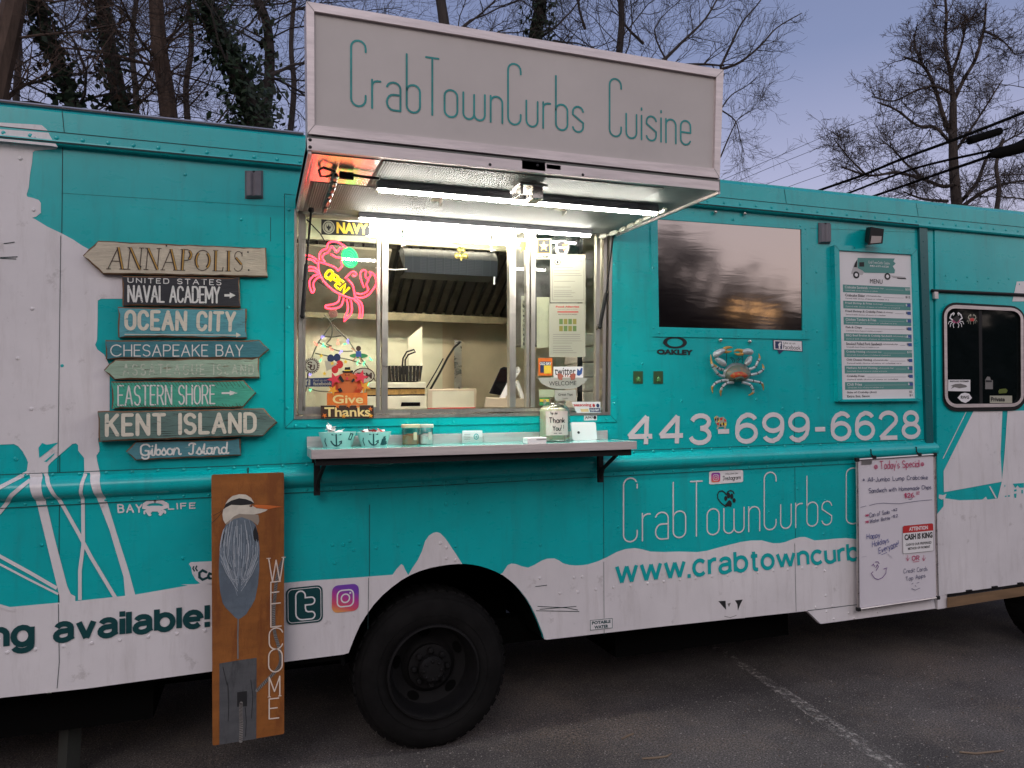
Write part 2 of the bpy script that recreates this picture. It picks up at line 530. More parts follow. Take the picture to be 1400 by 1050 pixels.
HELV = parse('''
2 .52 @.26,.73,.26,.27,178,-32 0,0 .54,0
3 .5 @.25,.765,.225,.235,170,-90|@.25,.265,.25,.265,90,-170
4 .56 .43,0 .43,1|.43,1 0,.285|0,.285 .58,.285
6 .52 @.26,.31,.26,.31,0,360|.49,.83 @.28,.70,.24,.30,35,95 @.30,.56,.30,.44,98,180 0,.31
8 .52 @.26,.76,.21,.24,0,360|@.26,.265,.26,.265,0,360
9 .52 @.26,.69,.26,.31,0,360|.03,.17 @.24,.30,.24,.30,215,275 @.22,.44,.30,.44,278,360 .52,.69
- .3 0,.40 .3,.40
w .76 0,.72 .19,0 .38,.70 .57,0 .76,.72
. 0 0,0 0,.001
c .45 @.25,.36,.25,.36,42,318
r .25 0,0 0,.72|0,.4 @.23,.42,.23,.3,180,72
a .46 @.23,.53,.2,.19,168,0 .43,.1 .46,0|.43,.43 .22,.40 @.19,.20,.19,.20,98,270 @.21,.21,.22,.21,270,345
b .5 0,1 0,0|@.25,.36,.25,.36,0,360
t .28 .12,.95 .12,.12 @.24,.12,.12,.12,180,270 .29,.0|0,.72 .28,.72
o .5 @.25,.36,.25,.36,0,360
n .43 0,0 0,.72|0,.44 @.215,.48,.215,.24,180,0 .43,0
u .43 0,.72 0,.24 @.215,.24,.215,.24,180,360|.43,.72 .43,0
g .5 @.25,.36,.25,.36,0,360|.5,.72 .5,-.06 @.25,-.04,.25,.22,0,-165
v .44 0,.72 .22,0 .44,.72
i 0 0,0 0,.72|0,.93 0,1
l 0 0,0 0,1
e .5 .03,.37 .47,.37|@.25,.36,.25,.36,2,318
! 0 0,1 0,.30|0,.04 0,-.04
''')
def htext(mb, txt, q, wd, mi=0, sp=.22):
    hgt = (q[3]-q[0]).length; wid = (q[1]-q[0]).length
    a, t = wd/2/wid, wd/2/hgt
    q2 = [bil(q, a, t), bil(q, 1-a, t), bil(q, 1-a, 1-t), bil(q, a, 1-t)]
    st, tw = layout(txt, HELV, sp)
    nrm = (q[1]-q[0]).cross(q[3]-q[0]).normalized(); k = 0
    for s_ in st:
        pts = [bil(q2, x/tw, y) for x, y in s_]
        if len(s_) == 2 and abs(s_[0][1]-s_[1][1]) < .1: # dots
            c_ = pts[0]; d_ = (q[3]-q[0]).normalized()
            if s_[0][0] == s_[1][0]: pts = [c_ - d_*wd*.5, c_ + d_*wd*.5]
        pts = [p for i, p in enumerate(pts) if i == 0 or (p-pts[i-1]).length > 1e-5]
        parts, cur = [], [pts[0]]
        for i in range(1, len(pts)):
            cur.append(pts[i])
            if i < len(pts)-1 and (pts[i]-pts[i-1]).angle(pts[i+1]-pts[i]) > R_(100): parts.append(cur); cur = [pts[i]]
        parts.append(cur)
        for p in parts:
            k += 1
            mb.ribbon([x + nrm*.0001*(k % 8) for x in p], wd, nrm, mi, caps=False)
def layout(txt, font, sp):
    x, out = 0., []
    for ch in txt:
        if ch == ' ': x += .30 + sp; continue
        if ch not in font: x += .3; continue
        wd, st = font[ch]
        out += [[(x + a, b) for a, b in s] for s in st]
        x += wd + sp
    return out, max(.01, x - sp)
KZ = [0]
def stext(mb, txt, q, wid, mi=0, font=STROKE, sp=.2, jit=0., tube=0, seed=1):
    """single-stroke lettering on the quad q (3-D corners BL BR TR TL, cap height = quad height)"""
    st, tw = layout(txt, font, sp)
    rng = random.Random(seed)
    nrm = (q[1]-q[0]).cross(q[3]-q[0]).normalized()
    k = 0
    for s in st:
        jx, jy = rng.uniform(-jit, jit), rng.uniform(-jit, jit)
        pts = [bil(q, (a+jx+rng.uniform(-jit, jit)*.35)/tw, b+jy+rng.uniform(-jit, jit)*.35) for a, b in s]
        if tube:
            mb.tube(pts, tube, 6, mi); continue
        parts, cur = [], [pts[0]]
        for i in range(1, len(pts)):
            cur.append(pts[i])
            if i < len(pts)-1:
                d0, d1 = pts[i]-pts[i-1], pts[i+1]-pts[i]
                if d0.length > 1e-6 and d1.length > 1e-6 and d0.angle(d1) > R_(50):
                    parts.append(cur); cur = [pts[i]]
        parts.append(cur)
        for p in parts:
            off = nrm * (.0001*(k % 7)); k += 1
            mb.ribbon([a + off for a in p], wid, nrm, mi, caps=wid > .004)
_tc = bpy.data.curves.new('lettering', 'FONT')
_to = bpy.data.objects.new('lettering', _tc)
COL.objects.link(_to)
_tcache = {}
def tmesh(txt, bold, res):
    key = (txt, bold, res)
    if key not in _tcache:
        _tc.body = txt; _tc.offset = bold; _tc.resolution_u = res; _tc.size = 1
        bpy.context.view_layer.update()
        me = _to.evaluated_get(bpy.context.evaluated_depsgraph_get()).to_mesh()
        vs = [(v.co.x, v.co.y) for v in me.vertices]
        fs = [tuple(p.vertices) for p in me.polygons]
        _to.evaluated_get(bpy.context.evaluated_depsgraph_get()).to_mesh_clear()
        _tcache[key] = (vs, fs)
    return _tcache[key]
def text(mb, txt, q, mi=0, bold=0., res=4):
    """built-in face, its outline box fitted to the quad q"""
    vs, fs = tmesh(txt, bold, res)
    if not vs: return
    x0, x1 = min(a for a, b in vs), max(a for a, b in vs)
    y0, y1 = min(b for a, b in vs), max(b for a, b in vs)
    mb.add([bil(q, (a-x0)/max(1e-6, x1-x0), (b-y0)/max(1e-6, y1-y0)) for a, b in vs], fs, mi)
def Q(fn, *p):
    return [fn(*a) for a in p]
def sub(q, x0, y0, x1, y1, off=.0015):
    """part of a quad in its own 0..1 coordinates, lifted along its normal"""
    n = (q[1]-q[0]).cross(q[3]-q[0]).normalized() * off
    return [bil(q, x0, y0)+n, bil(q, x1, y0)+n, bil(q, x1, y1)+n, bil(q, x0, y1)+n]
def onq(q, pts, off=.0015):
    n = (q[1]-q[0]).cross(q[3]-q[0]).normalized() * off
    return [bil(q, a, b)+n for a, b in pts]
def ell(cx, cy, rx, ry, n=20):
    return [(cx + rx*math.cos(2*math.pi*i/n), cy + ry*math.sin(2*math.pi*i/n)) for i in range(n)]
def rrect(x0, y0, x1, y1, rx, ry, n=4):
    p = []
    for cx, cy, a in ((x1-rx, y1-ry, 0), (x0+rx, y1-ry, 90), (x0+rx, y0+ry, 180), (x1-rx, y0+ry, 270)):
        p += [(cx + rx*math.cos(R_(a+90*i/n)), cy + ry*math.sin(R_(a+90*i/n))) for i in range(n+1)]
    return p

# ================================================================ GROUND
g = MB()
g.add([(-400, -300, 0), (400, -300, 0), (400, 500, 0), (-400, 500, 0)], [(0, 1, 2, 3)])
m_asph = mat('worn asphalt', (.135, .122, .118), .85, col2=(.070, .063, .062), vs=1.1, thr=(.40, .62), bump=1., bs=110)
n = m_asph.node_tree
pb = n.nodes['Principled BSDF']
base = pb.inputs['Base Color'].links[0].from_socket
tc = n.nodes.new('ShaderNodeTexCoord')
def nz(scale, det=4, rough=.6):
    t = n.nodes.new('ShaderNodeTexNoise'); t.inputs['Scale'].default_value = scale; t.inputs['Detail'].default_value = det
    t.inputs['Roughness'].default_value = rough
    n.links.new(tc.outputs['Object'], t.inputs[0]); return t
def ramp(src, p0, p1, c0=(0, 0, 0, 1), c1=(1, 1, 1, 1)):
    r = n.nodes.new('ShaderNodeValToRGB'); r.color_ramp.elements[0].position = p0; r.color_ramp.elements[1].position = p1
    r.color_ramp.elements[0].color = c0; r.color_ramp.elements[1].color = c1
    n.links.new(src, r.inputs[0]); return r
vor = n.nodes.new('ShaderNodeTexVoronoi'); vor.inputs['Scale'].default_value = 120
n.links.new(tc.outputs['Object'], vor.inputs[0])
hs = n.nodes.new('ShaderNodeSeparateColor'); n.links.new(vor.outputs['Color'], hs.inputs[0])
stone = ramp(hs.outputs[0], .72, .96)
near = ramp(vor.outputs['Distance'], .28, .45, (1, 1, 1, 1), (0, 0, 0, 1))
mul = n.nodes.new('ShaderNodeMath'); mul.operation = 'MULTIPLY'
n.links.new(stone.outputs[0], mul.inputs[0]); n.links.new(near.outputs[0], mul.inputs[1])
mx1 = n.nodes.new('ShaderNodeMixRGB'); mx1.inputs[2].default_value = (.34, .31, .29, 1)
n.links.new(mul.outputs[0], mx1.inputs[0]); n.links.new(base, mx1.inputs[1])
dirt = ramp(nz(.8, 9, .7).outputs[0], .48, .64)
fine = ramp(nz(60, 5, .7).outputs[0], .42, .62)
md = n.nodes.new('ShaderNodeMath'); md.operation = 'MULTIPLY'
n.links.new(dirt.outputs[0], md.inputs[0]); n.links.new(fine.outputs[0], md.inputs[1])
mx2 = n.nodes.new('ShaderNodeMixRGB'); mx2.inputs[2].default_value = (.25, .20, .16, 1)
n.links.new(md.outputs[0], mx2.inputs[0]); n.links.new(mx1.outputs[0], mx2.inputs[1])
grain = ramp(nz(110, 3, .75).outputs[0], .38, .62, (.30, .30, .30, 1), (1.75, 1.72, 1.7, 1))
mx3 = n.nodes.new('ShaderNodeMixRGB'); mx3.blend_type = 'MULTIPLY'; mx3.inputs[0].default_value = 1
n.links.new(mx2.outputs[0], mx3.inputs[1]); n.links.new(grain.outputs[0], mx3.inputs[2])
n.links.new(mx3.outputs[0], pb.inputs['Base Color'])
tag(g.build('ground', m_asph), kind='structure')

# faded parking line
def gz(u, v, z=.004): return onZ(u, v, z)
line = MB()
a0, a1, b0, b1 = gz(954, 872), gz(966, 872), gz(1226, 1062), gz(1262, 1062)
line.add([a0, b0, b1, a1], [(0, 1, 2, 3)])
m_line = mat('worn road paint', (.36, .33, .31), .8, var=.3, vs=25)
n = m_line.node_tree
tc = n.nodes.new('ShaderNodeTexCoord')
r1 = ramp(nz(22, 9, .8).outputs[0], .47, .60)
tr = n.nodes.new('ShaderNodeBsdfTransparent'); mx = n.nodes.new('ShaderNodeMixShader')
n.links.new(r1.outputs[0], mx.inputs[0]); n.links.new(tr.outputs[0], mx.inputs[1])
n.links.new(n.nodes['Principled BSDF'].outputs[0], mx.inputs[2])
n.links.new(mx.outputs[0], n.nodes['Material Output'].inputs[0])
tag(line.build('parking_line', m_line), kind='structure')

# ================================================================ FOOD TRUCK
truck = tag(empty('food_truck', (1.5, D + 1.1, 0)), 'teal and white step van food truck with its serving hatch propped open', 'food truck')
XL, XP = W(-140, 600).x, W(1276, 600).x           # rear limit and trailing edge of the side panel
def hline(v0, v1, u, dy=0):                        # a horizontal seam of the photo: v at u=0 and at u=1400
    return W(u, v0 + (v1-v0)*u/1400, dy)
ROOF, FLINE, DRIP = (140, 290), (174.8, 312), (191, 324)
BT, BB = (649.5, 596), (694.4, 621.2)
# --- side wall with the window opening and wheel arch
arch = Zm(420, 740, 2.917)([(165, 445), (172, 425), (190, 380), (210, 335), (235, 295), (265, 253), (300, 215), (337, 183), (375, 155), (412, 134), (450, 118), (490, 106), (530, 98), (565, 93), (600, 90), (630, 90), (660, 93), (690, 99), (720, 108), (750, 120), (780, 135), (806, 154), (830, 175), (853, 201), (875, 230), (891, 257), (905, 285), (918, 314), (930, 345), (939, 368), (945, 390)])
bottomL = [(-620, 1021.5), (0, 954), (120, 941), (288, 918), (388, 905), (470, 894.5)]
bottomR = [(747, 874.5), (900, 857), (1040, 842), (1105, 835), (1276, 816)]
outl = [(-620, 73.5)] + [(1276, 276.7)] + bottomR[::-1] + arch[::-1] + bottomL[::-1]
hole = [(403, 286), (837, 317), (834, 567), (402, 573)]
b = MB()
b.prism(MP(wall(0), outl), (0, .03, 0), holes=[MP(wall(0), hole)])
def rivets(mb, pts, dy=0., r=.0095, mi=0):
    for u, v in pts: mb.dome(W(u, v, dy), r, r*.62, mi)
rv_t = [(830/3.28, 783/3.28), (285/3.28, 626/3.28), (85, 500), (21, 627), (57, 745), (330, 300), (1070, 558), (1034, 546), (878, 497), (932, 548), (1116, 372), (1117, 453), (1119, 498), (1119, 545), (885, 598), (250, 763), (22, 628)]
zz = Zm(390, 400, 3.62)
rv_t += zz([(795, 957), (840, 957), (795, 995), (840, 995), (795, 1045), (840, 1045)])
rv_t += Zm(270, 640, 2.69)([(497, 283), (536, 283), (560, 268), (575, 300), (505, 350)])
rv_t += Zm(420, 740, 2.917)([(100, 15), (143, 12), (186, 35), (275, 27), (361, 17), (110, 85), (447, 12), (930, 15), (592, 20)])
rv_t += [(455, 663), (1128, 684), (1126, 730), (1051, 700), (1090, 668), (870, 660), (845, 720), (610, 690), (640, 687), (668, 700), (760, 690)]
rivets(b, rv_t)
# panel seams and small dents
def seam(mb, pts, wd=.003, dy=-.0012, mi=1):
    mb.ribbon(MP(wall(dy), pts), wd, (0, -1, 0), mi, caps=False)
for pts in ([(0, 418), (130, 415)], [(84, 264), (390, 283)], [(1108, 312), (1258, 318)], [(0, 412), (80, 414)], [(880, 480), (920, 479)]):
    seam(b, pts, .0012)
for pts in ([(86, 152), (79, 941)], [(505, 690), (505, 788)], [(504, 575), (504, 640)], [(825, 655), (826, 868)], [(1086, 560), (1088.5, 836)], [(370, 297), (370, 330)], [(389, 265), (390, 585)], [(390, 585), (843, 577)], [(389, 265), (412, 268)]):
    seam(b, pts)
sw = b.build('side_wall', [m_teal, m_seam], truck, smooth=True)
# cabin box: roof, far wall, ends, floor
b = MB()
zr = W(0, 140).z; zf = .55
X0, X1, Y0, Y1 = W(-620, 500).x, W(1600, 500).x, D + .005, D + 2.25
b.lohi((X0, Y0, zr-.03), (X1, Y1, zr), 0)
b.lohi((X0, Y1, zf), (X1, Y1+.03, zr), 0)
b.lohi((X0-.03, Y0, zf), (X0, Y1, zr), 0)
b.lohi((X1, Y0, zf), (X1+.03, Y1, zr), 0)
b.lohi((X0, Y0 + .03, zf), (W(478, 890).x - .02, Y1, zf+.05), 1)
b.lohi((W(745, 870).x + .02, Y0 + .03, zf), (X1, Y1, zf+.05), 1)
b.build('body_shell', [m_teal2, m_under], truck)
# wheel housing and chassis
b = MB()
xa, xb = W(478, 890).x - .02, W(745, 870).x + .02
zt = W(620, 770).z + .02
b.lohi((xa-.02, D+.031, zf-.03), (xa, D+.75, zt), 0); b.lohi((xb, D+.031, zf-.03), (xb+.02, D+.75, zt), 0)
b.lohi((xa, D+.031, zt), (xb, D+.75, zt+.02), 0); b.lohi((xa, D+.75, .3), (xb, D+.77, zt), 0)
b.lohi((X0, D+.5, .38), (X1, D+.6, .54), 0); b.lohi((X0, D+1.5, .38), (X1, D+1.6, .54), 0)
b.lohi((X0, D+2.1, .30), (X1, D+2.2, .60), 0)
b.lohi((-2.6, D+.25, .30), (-.5, D+1.9, .5), 0)
b.lohi((2.1, D+.3, .28), (3.4, D+.9, .5), 0)
cyc = W(593, 918, .05)
b.tube([(cyc.x, D+.2, cyc.z), (cyc.x, D+2.1, cyc.z)], .07, 10)
b.build('chassis', m_under, truck)
# stowed support leg under the tail
b = MB(); b.tube([W(100, 935, .45), onZ(93, 1062, .0)], .05, 4)
b.build('rear_support_leg', mat('dull grey steel', (.05, .055, .05), .6, .3), truck)

# --- wheels
def wheel(cx, z):
    R0 = z
    root = MB()
    y0 = D + .05
    prof = [(.60, .02), (.68, .004), (.80, .0), (.90, .010), (.955, .03), (.985, .055), (1., .08), (1., .23), (.97, .26), (.60, .26)]
    t = MB(); t.lathe([(r*R0, y) for r, y in prof], (cx, y0, z), 'y', 48)
    for k in range(44):                             # tread blocks
        a = 2*math.pi*k/44
        d = V((math.cos(a), 0, math.sin(a))); tng = V((-d.z, 0, d.x))
        c = V((cx, y0+.15, z)) + d*R0
        t.hexa([c+tng*s*.02*R0/.4+V((0, -.09, 0))+d*q for s, q in ((-1, -.01), (1, -.01), (1, .004), (-1, .004))],
               [c+tng*s*.02*R0/.4+V((0, .09, 0))+d*q for s, q in ((-1, -.01), (1, -.01), (1, .004), (-1, .004))])
    for rr in (.72, .93):
        t.lathe([(rr*R0-.003, .008 if rr < .9 else .028), (rr*R0, .0 if rr < .9 else .018), (rr*R0+.004, .008 if rr < .9 else .03)], (cx, y0, z), 'y', 48)
    wo = t.build('tyre', m_rubber, truck, smooth=True)
    r = MB()
    r.lathe([(.605*R0, .015), (.60*R0, -.004), (.575*R0, -.006), (.56*R0, .012), (.545*R0, .055), (.53*R0, .10), (.50*R0, .135), (.36*R0, .15), (.29*R0, .125), (.285*R0, .10), (.24*R0, .095), (.0, .095)], (cx, y0, z), 'y', 48)
    ro = r.build('rim', m_rim, wo, smooth=True)
    hb = MB()
    hb.lathe([(.17*R0, .095), (.17*R0, .045), (.14*R0, .03), (.05*R0, .028), (0, .028)], (cx, y0, z), 'y', 24)
    for k in range(8):
        a = 2*math.pi*k/8
        hb.lathe([(.016, .1), (.016, .072), (.010, .066), (0, .066)], (cx + .22*R0*math.cos(a), y0, z + .22*R0*math.sin(a)), 'y', 8)
        hb.ball((cx + .115*R0*math.cos(a), y0+.03, z + .115*R0*math.sin(a)), .010)
    hb.build('hub', m_rim, wo, smooth=True)
    for k in range(5):                              # hand holes of the disc
        a = 2*math.pi*(k+.35)/5
        hh = MB()
        hh.add([V((cx + math.cos(a)*.43*R0 + .055*R0*(math.cos(a)*p-math.sin(a)*q*1.6), y0+.139-(p*.055*.09), z + math.sin(a)*.43*R0 + .055*R0*(math.sin(a)*p+math.cos(a)*q*1.6))) for p, q in ell(0, 0, 1, 1, 14)], [tuple(range(14))])
        hh.build('hand_hole', m_under, wo)
    return wo
wz = (W(588, 812, .05).z - 0) / 2
wo = wheel(cyc.x + .002, wz)
w2 = copy_tree(wo, truck)
w2.location.x += W(1478, 800).x - cyc.x
for y_ in (1.75,):
    w3 = copy_tree(wo, truck); w3.location.y += y_

# --- roof fascia with the drip rail
def loft(mb, prof, u0, u1, mi=0, nseg=1):
    """prof: list of (line, dz, dy): horizontal photo line, offset"""
    A = [hline(*l, u0, 0) + V((0, dy, dz)) for l, dz, dy in prof]
    B = [hline(*l, u1, 0) + V((0, dy, dz)) for l, dz, dy in prof]
    n_ = len(prof)
    mb.add(A + B, [(i, i+1, n_+i+1, n_+i) for i in range(n_-1)], mi)
b = MB()
pr = [(ROOF, .006, .06), (ROOF, .004, .02), (ROOF, -.006, -.002), (ROOF, -.022, -.014), (FLINE, .003, -.014), (FLINE, .0, -.019), (DRIP, .016, -.019), (DRIP, .012, -.034), (DRIP, .001, -.036), (DRIP, -.008, -.030), (DRIP, -.009, -.001)]
loft(b, pr, -620, 1600)
u = -614
while u < 1570:
    c = lerp(hline(*FLINE, u), hline(*DRIP, u), .5); b.dome((c.x, D-.019, c.z), .0105, .007)
    u += 36.5 - 20.5*max(0, u)/1400
b.ribbon([hline(*FLINE, -620)+V((0, -.0205, 0)), hline(*FLINE, 1600)+V((0, -.0205, 0))], .0035, (0, -1, 0), 1, caps=False)
b.ribbon([hline(*DRIP, -620)+V((0, -.037, .002)), hline(*DRIP, 1250)+V((0, -.037, .002))], .007, (0, -1, 0), 1, caps=False)
for uu in (86, 1070, 1250):
    b.ribbon([hline(ROOF[0]+4, ROOF[1]+4, uu)+V((0, -.0155, 0)), hline(FLINE[0]-1, FLINE[1]-1, uu+3)+V((0, -.0155, 0))], .003, (0, -1, 0), 1, caps=False)
b.build('roof_fascia', [m_teal, m_seam], truck, smooth=True)
b = MB()
pa = [hline(ROOF[0]-.5, ROOF[1]-.5, u)+V((0, -.012, 0)) for u in (-620, 200, 415)]
b.tube(pa, .008, 6)
b.build('roof_trim', m_alu, truck)

# --- belt rail
BP = [(0, .0035), (.10, .0035), (.13, .008), (.20, .026), (.29, .041), (.40, .047), (.55, .047), (.66, .042), (.75, .028), (.81, .010), (.84, .0045), (1., .0045)]
def bprot(p):
    u = 700; x = p[0]
    t_ = (x - W(0, 650).x) / (W(1400, 600).x - W(0, 650).x)
    za = lerp(W(0, BT[0]).z, W(1400, BT[1]).z, t_); zb = lerp(W(0, BB[0]).z, W(1400, BB[1]).z, t_)
    s = (za - p[2]) / (za - zb)
    if s <= 0 or s >= 1: return 0.
    for (s0, p0), (s1, p1) in zip(BP, BP[1:]):
        if s <= s1: return p0 + (p1-p0)*(s-s0)/(s1-s0)
    return 0.
b = MB()
N_ = len(BP)
xs = (-620, 1277)
rows = []
for u in xs:
    x = W(u, 640).x
    t_ = (x - W(0, 650).x) / (W(1400, 600).x - W(0, 650).x)
    za = lerp(W(0, BT[0]).z, W(1400, BT[1]).z, t_); zb = lerp(W(0, BB[0]).z, W(1400, BB[1]).z, t_)
    rows.append([V((x, D-.0008, za))] + [V((x, D-pp, lerp(za, zb, s))) for s, pp in BP] + [V((x, D-.0008, zb))])
n2 = len(rows[0])
b.add(rows[0]+rows[1], [(i, i+1, n2+i+1, n2+i) for i in range(n2-1)] + [tuple(range(n2, 2*n2))])
u = -602
while u < 1268:
    x = W(u, 640).x; t_ = (x - rows[0][0].x)/(rows[1][0].x - rows[0][0].x)
    for s in (.05, .92):
        c = lerp(lerp(rows[0][1], rows[1][1], t_), lerp(rows[0][-2], rows[1][-2], t_), s)
        b.dome((c.x, D-.0042, c.z), .0085, .006)
    u += 37.5 - 17*max(0, u)/1400
for p0, p1 in ((rows[0][1], rows[1][1]), (rows[0][-2], rows[1][-2])):
    b.ribbon([p0+V((0, -.002, .002 if p0 is rows[0][1] else -.001)), p1+V((0, -.002, .002 if p0 is rows[0][1] else -.001))], .003, (0, -1, 0), 1, caps=False)
b.build('belt_rail', [m_teal, m_seam], truck, smooth=True, angle=40)

# --- white wrap graphics: bridge on the tail, wave along the sill
def decal(mb, px, dy, mi=0, holes=None, follow=True):
    """vinyl shape; where it crosses the belt rail it follows the rail"""
    me = bmesh.new()
    loops = [MP(wall(0), px)] + [MP(wall(0), h) for h in (holes or [])]
    allp = [p for l in loops for p in l]
    vs = [me.verts.new(p) for p in allp]
    for f in geometry.tessellate_polygon(loops):
        try: me.faces.new([vs[i] for i in f])
        except ValueError: pass
    zs = [p.z for p in allp]
    zA, zB = rows[0][1].z + .03, rows[1][-2].z - .05
    if follow and min(zs) < zA and max(zs) > zB:
        z = zB
        while z < zA:
            bmesh.ops.bisect_plane(me, geom=me.verts[:]+me.edges[:]+me.faces[:], plane_co=(0, 0, z), plane_no=(0, 0, 1))
            z += .006
    for v_ in me.verts: v_.co.y = D - bprot(v_.co) - dy
    me.verts.index_update()
    mb.add([v_.co.copy() for v_ in me.verts], [tuple(q.index for q in f.verts) for f in me.faces], mi)
    me.free()
b = MB()
tailw = [(-140, 160), (0, 167.5), (45, 170), (57, 171), (64, 177), (68, 185), (74, 195), (79, 201.5), (77, 204), (62, 205), (48, 206), (45, 208.5), (44, 222), (41, 240), (39.6, 256), (36.6, 266), (37.5, 269), (45.7, 271), (53, 273.5), (56, 277.5), (56, 291), (50, 296), (44, 298), (48.6, 300), (65, 310), (84, 319), (100, 327.5), (112, 335.6), (121, 340.5), (150, 362), (172, 380), (172, 408.5), (138, 408.5), (133.8, 411), (133.5, 440), (132.8, 465), (130.3, 471.6), (133.4, 478), (142.5, 484.6), (150, 500), (150, 560), (134, 600), (136, 612), (136, 617), (132, 623), (133, 630), (136.7, 646), (115.5, 646), (115, 626), (107, 616), (107, 609), (104, 606), (99, 607), (85, 619), (70, 632), (66, 637), (66, 647), (40, 648), (30, 648), (-140, 740), (-140, 608)]
# split: upper field of white down to the belt, then the struts
tail = [(-620, 120)] + [p for p in tailw[1:-5]] + [(66, 647.5), (60, 647.5), (57, 645.5), (54, 647.5), (41, 648.5), (37, 643), (38.5, 632), (36, 626), (31, 617), (25, 610), (19, 607), (0, 608), (-620, 625)]
decal(b, tail, .002)
b.poly(MP(wall(-.0202), [(-620, 150), (-620, 138.5), (0, 176.5), (66.5, 181.5), (68, 185), (74, 195.3), (0, 188)]))
b.poly(MP(wall(-.0152), [(-620, 132), (-620, 126), (0, 167.5), (45, 170), (57, 171), (64, 177), (66.3, 180.5), (0, 174)]))
b.poly(MP(wall(-.0382), [(-620, 134), (-620, 130.4), (0, 189.3), (76, 196.3), (79, 201), (70, 199.5), (0, 192.8)]))
for uu, vv in ((7, 185.5), (45.5, 187.5)): b.dome(W(uu, vv, -.0205), .011, .0075)
SK = [0]
def strut(pts, w0):
    """even bar through photo points, drawn as a decal"""
    L, Rr = [], []
    for i, (u, v) in enumerate(pts):
        a = pts[max(0, i-1)]; c = pts[min(len(pts)-1, i+1)]
        dx, dy_ = c[0]-a[0], c[1]-a[1]; l = math.hypot(dx, dy_) or 1
        L.append((u - dy_/l*w0/2, v + dx/l*w0/2)); Rr.append((u + dy_/l*w0/2, v - dx/l*w0/2))
    SK[0] += 1; decal(b, L + Rr[::-1], .0024 + .00035*SK[0])
strut([(40, 645), (0, 667.5), (-60, 700)], 5.5)
strut([(43, 656), (20, 676), (0, 700), (-30, 730)], 5.5)
strut([(62.5, 647), (80, 680), (107, 728), (125, 762), (158.6, 818)], 5.2)
strut([(117.3, 647), (113.6, 670), (113.8, 716), (114, 745), (109.5, 780), (109.5, 820)], 5.0)
decal(b, [(40.7, 648), (58, 646), (64, 690), (76, 740), (92, 801), (97, 812), (103, 815), (103, 822), (82, 824), (81.5, 815), (52, 694)], .0022)
decal(b, [(122.7, 645), (136.5, 644.5), (141, 668), (160, 730), (176, 780), (185, 813), (185, 816), (171.5, 818), (169, 788.6), (150, 725), (133, 681)], .0022)
strut([(-40, 739), (0, 760), (40, 782), (78, 804)], 5)
strut([(-40, 752), (0, 771), (40, 792), (80, 812)], 3)
strut([(-20, 822), (20, 834)], 5)
wave = [(-620, 897), (0, 831), (100, 822), (184, 813), (288, 795), (388, 797), (420, 794), (480, 790), (536.6, 785.6), (542, 778), (548.6, 771), (551.5, 773), (554, 779), (558, 786), (564, 776), (571, 765.7), (577, 753), (581, 740), (586, 732.5), (592, 728.5), (597, 727.3), (602, 729), (608, 735), (613, 742), (619, 751), (625, 760), (632, 771)]
wr = [(684, 785), (687, 783), (691, 777), (694, 772.5), (699, 770.3), (705, 771), (713, 774), (721.7, 776), (731, 772), (740, 766.5), (748, 763.7), (757.7, 763.3), (764, 766), (769.7, 770), (778, 772.3), (787, 773), (796, 772.6), (804, 771.5), (818, 767), (831, 761), (843, 754.5), (855, 750.5), (868, 749.2), (878, 751), (889, 754), (908, 754.6), (927, 754), (953, 754.7), (966, 753), (980, 749), (996, 745), (1012, 741), (1026, 739), (1041, 738.7), (1048, 740.5), (1057, 742.7), (1066, 742.5), (1073, 741), (1086.7, 736), (1093, 734.3), (1100, 734), (1106, 736), (1113, 738.7), (1126, 738), (1140, 736.5), (1156, 735.5), (1171, 737), (1276, 735)]
archtop = [p for p in arch if p[1] > 771 or p[0] < 632]
ar_l = [p for p in arch if p[0] < 632]; ar_r = [p for p in arch if p[0] > 684]
decal(b, wave + ar_l[::-1] + bottomL[::-1], .002)
decal(b, wr + bottomR[::-1] + ar_r[::-1], .002)
rz = [(160, 760), (213, 748), (0, 0)]
for i in range(-3, 8): b.dome(W(10+i*38.6, 892-i*4.4*.97+(0), -.002), .0095, .006) if 10+i*38.6 < 470 else None
for u, v in Zm(820, 600, 3.75)([(70, 762), (158, 753), (246, 742), (328, 732), (411, 722), (492, 714), (575, 705), (655, 699), (732, 690), (810, 685), (890, 675), (965, 670), (1038, 662), (1110, 655), (1153, 676), (1158, 803), (1107, 863), (1192, 857)]): b.dome(W(u, v, -.002), .0095, .006)
for u, v in Zm(420, 740, 2.917)([(1097, 142), (1064, 145), (927, 147), (1080, 203), (1008, 208), (1150, 192), (530, 8), (555, 68), (592, 75), (555, 25)]): b.dome(W(u, v, -.002), .0095, .006)
for u, v in ((44, 422), (24, 490), (43, 559), (7, 186), (46, 287), (28, 217)): b.dome(W(u, v, -.002), .0095, .006)
for pts in ([(1086.5, 743), (1088.5, 836)], [(825.5, 768), (826, 866)], [(79.7, 826), (81, 905), (78, 941)], [(83, 322), (79, 646)], [(504, 790), (503, 860)]): seam(b, pts, .0025, -.0042)
for pts in ([(735, 829), (775, 831), (790, 834)], [(738, 833), (788, 829)], [(733, 835), (792, 836)], [(732, 802), (748, 800)], [(0, 352), (24, 351)], [(5, 333), (20, 331)], [(0, 353), (22, 354)]): seam(b, pts, .0035, -.0042)
b.build('white_wrap_graphics', [m_white, m_seam], truck, smooth=True)
b = MB()
for px in ([(53, 612), (58, 605.5), (64, 608), (80, 605), (67, 616), (54, 626)], [(60.5, 631), (75, 619), (74, 622), (64, 631.5)]): decal(b, px, .0038)
b.build('teal_wrap_patch', m_teal, truck)

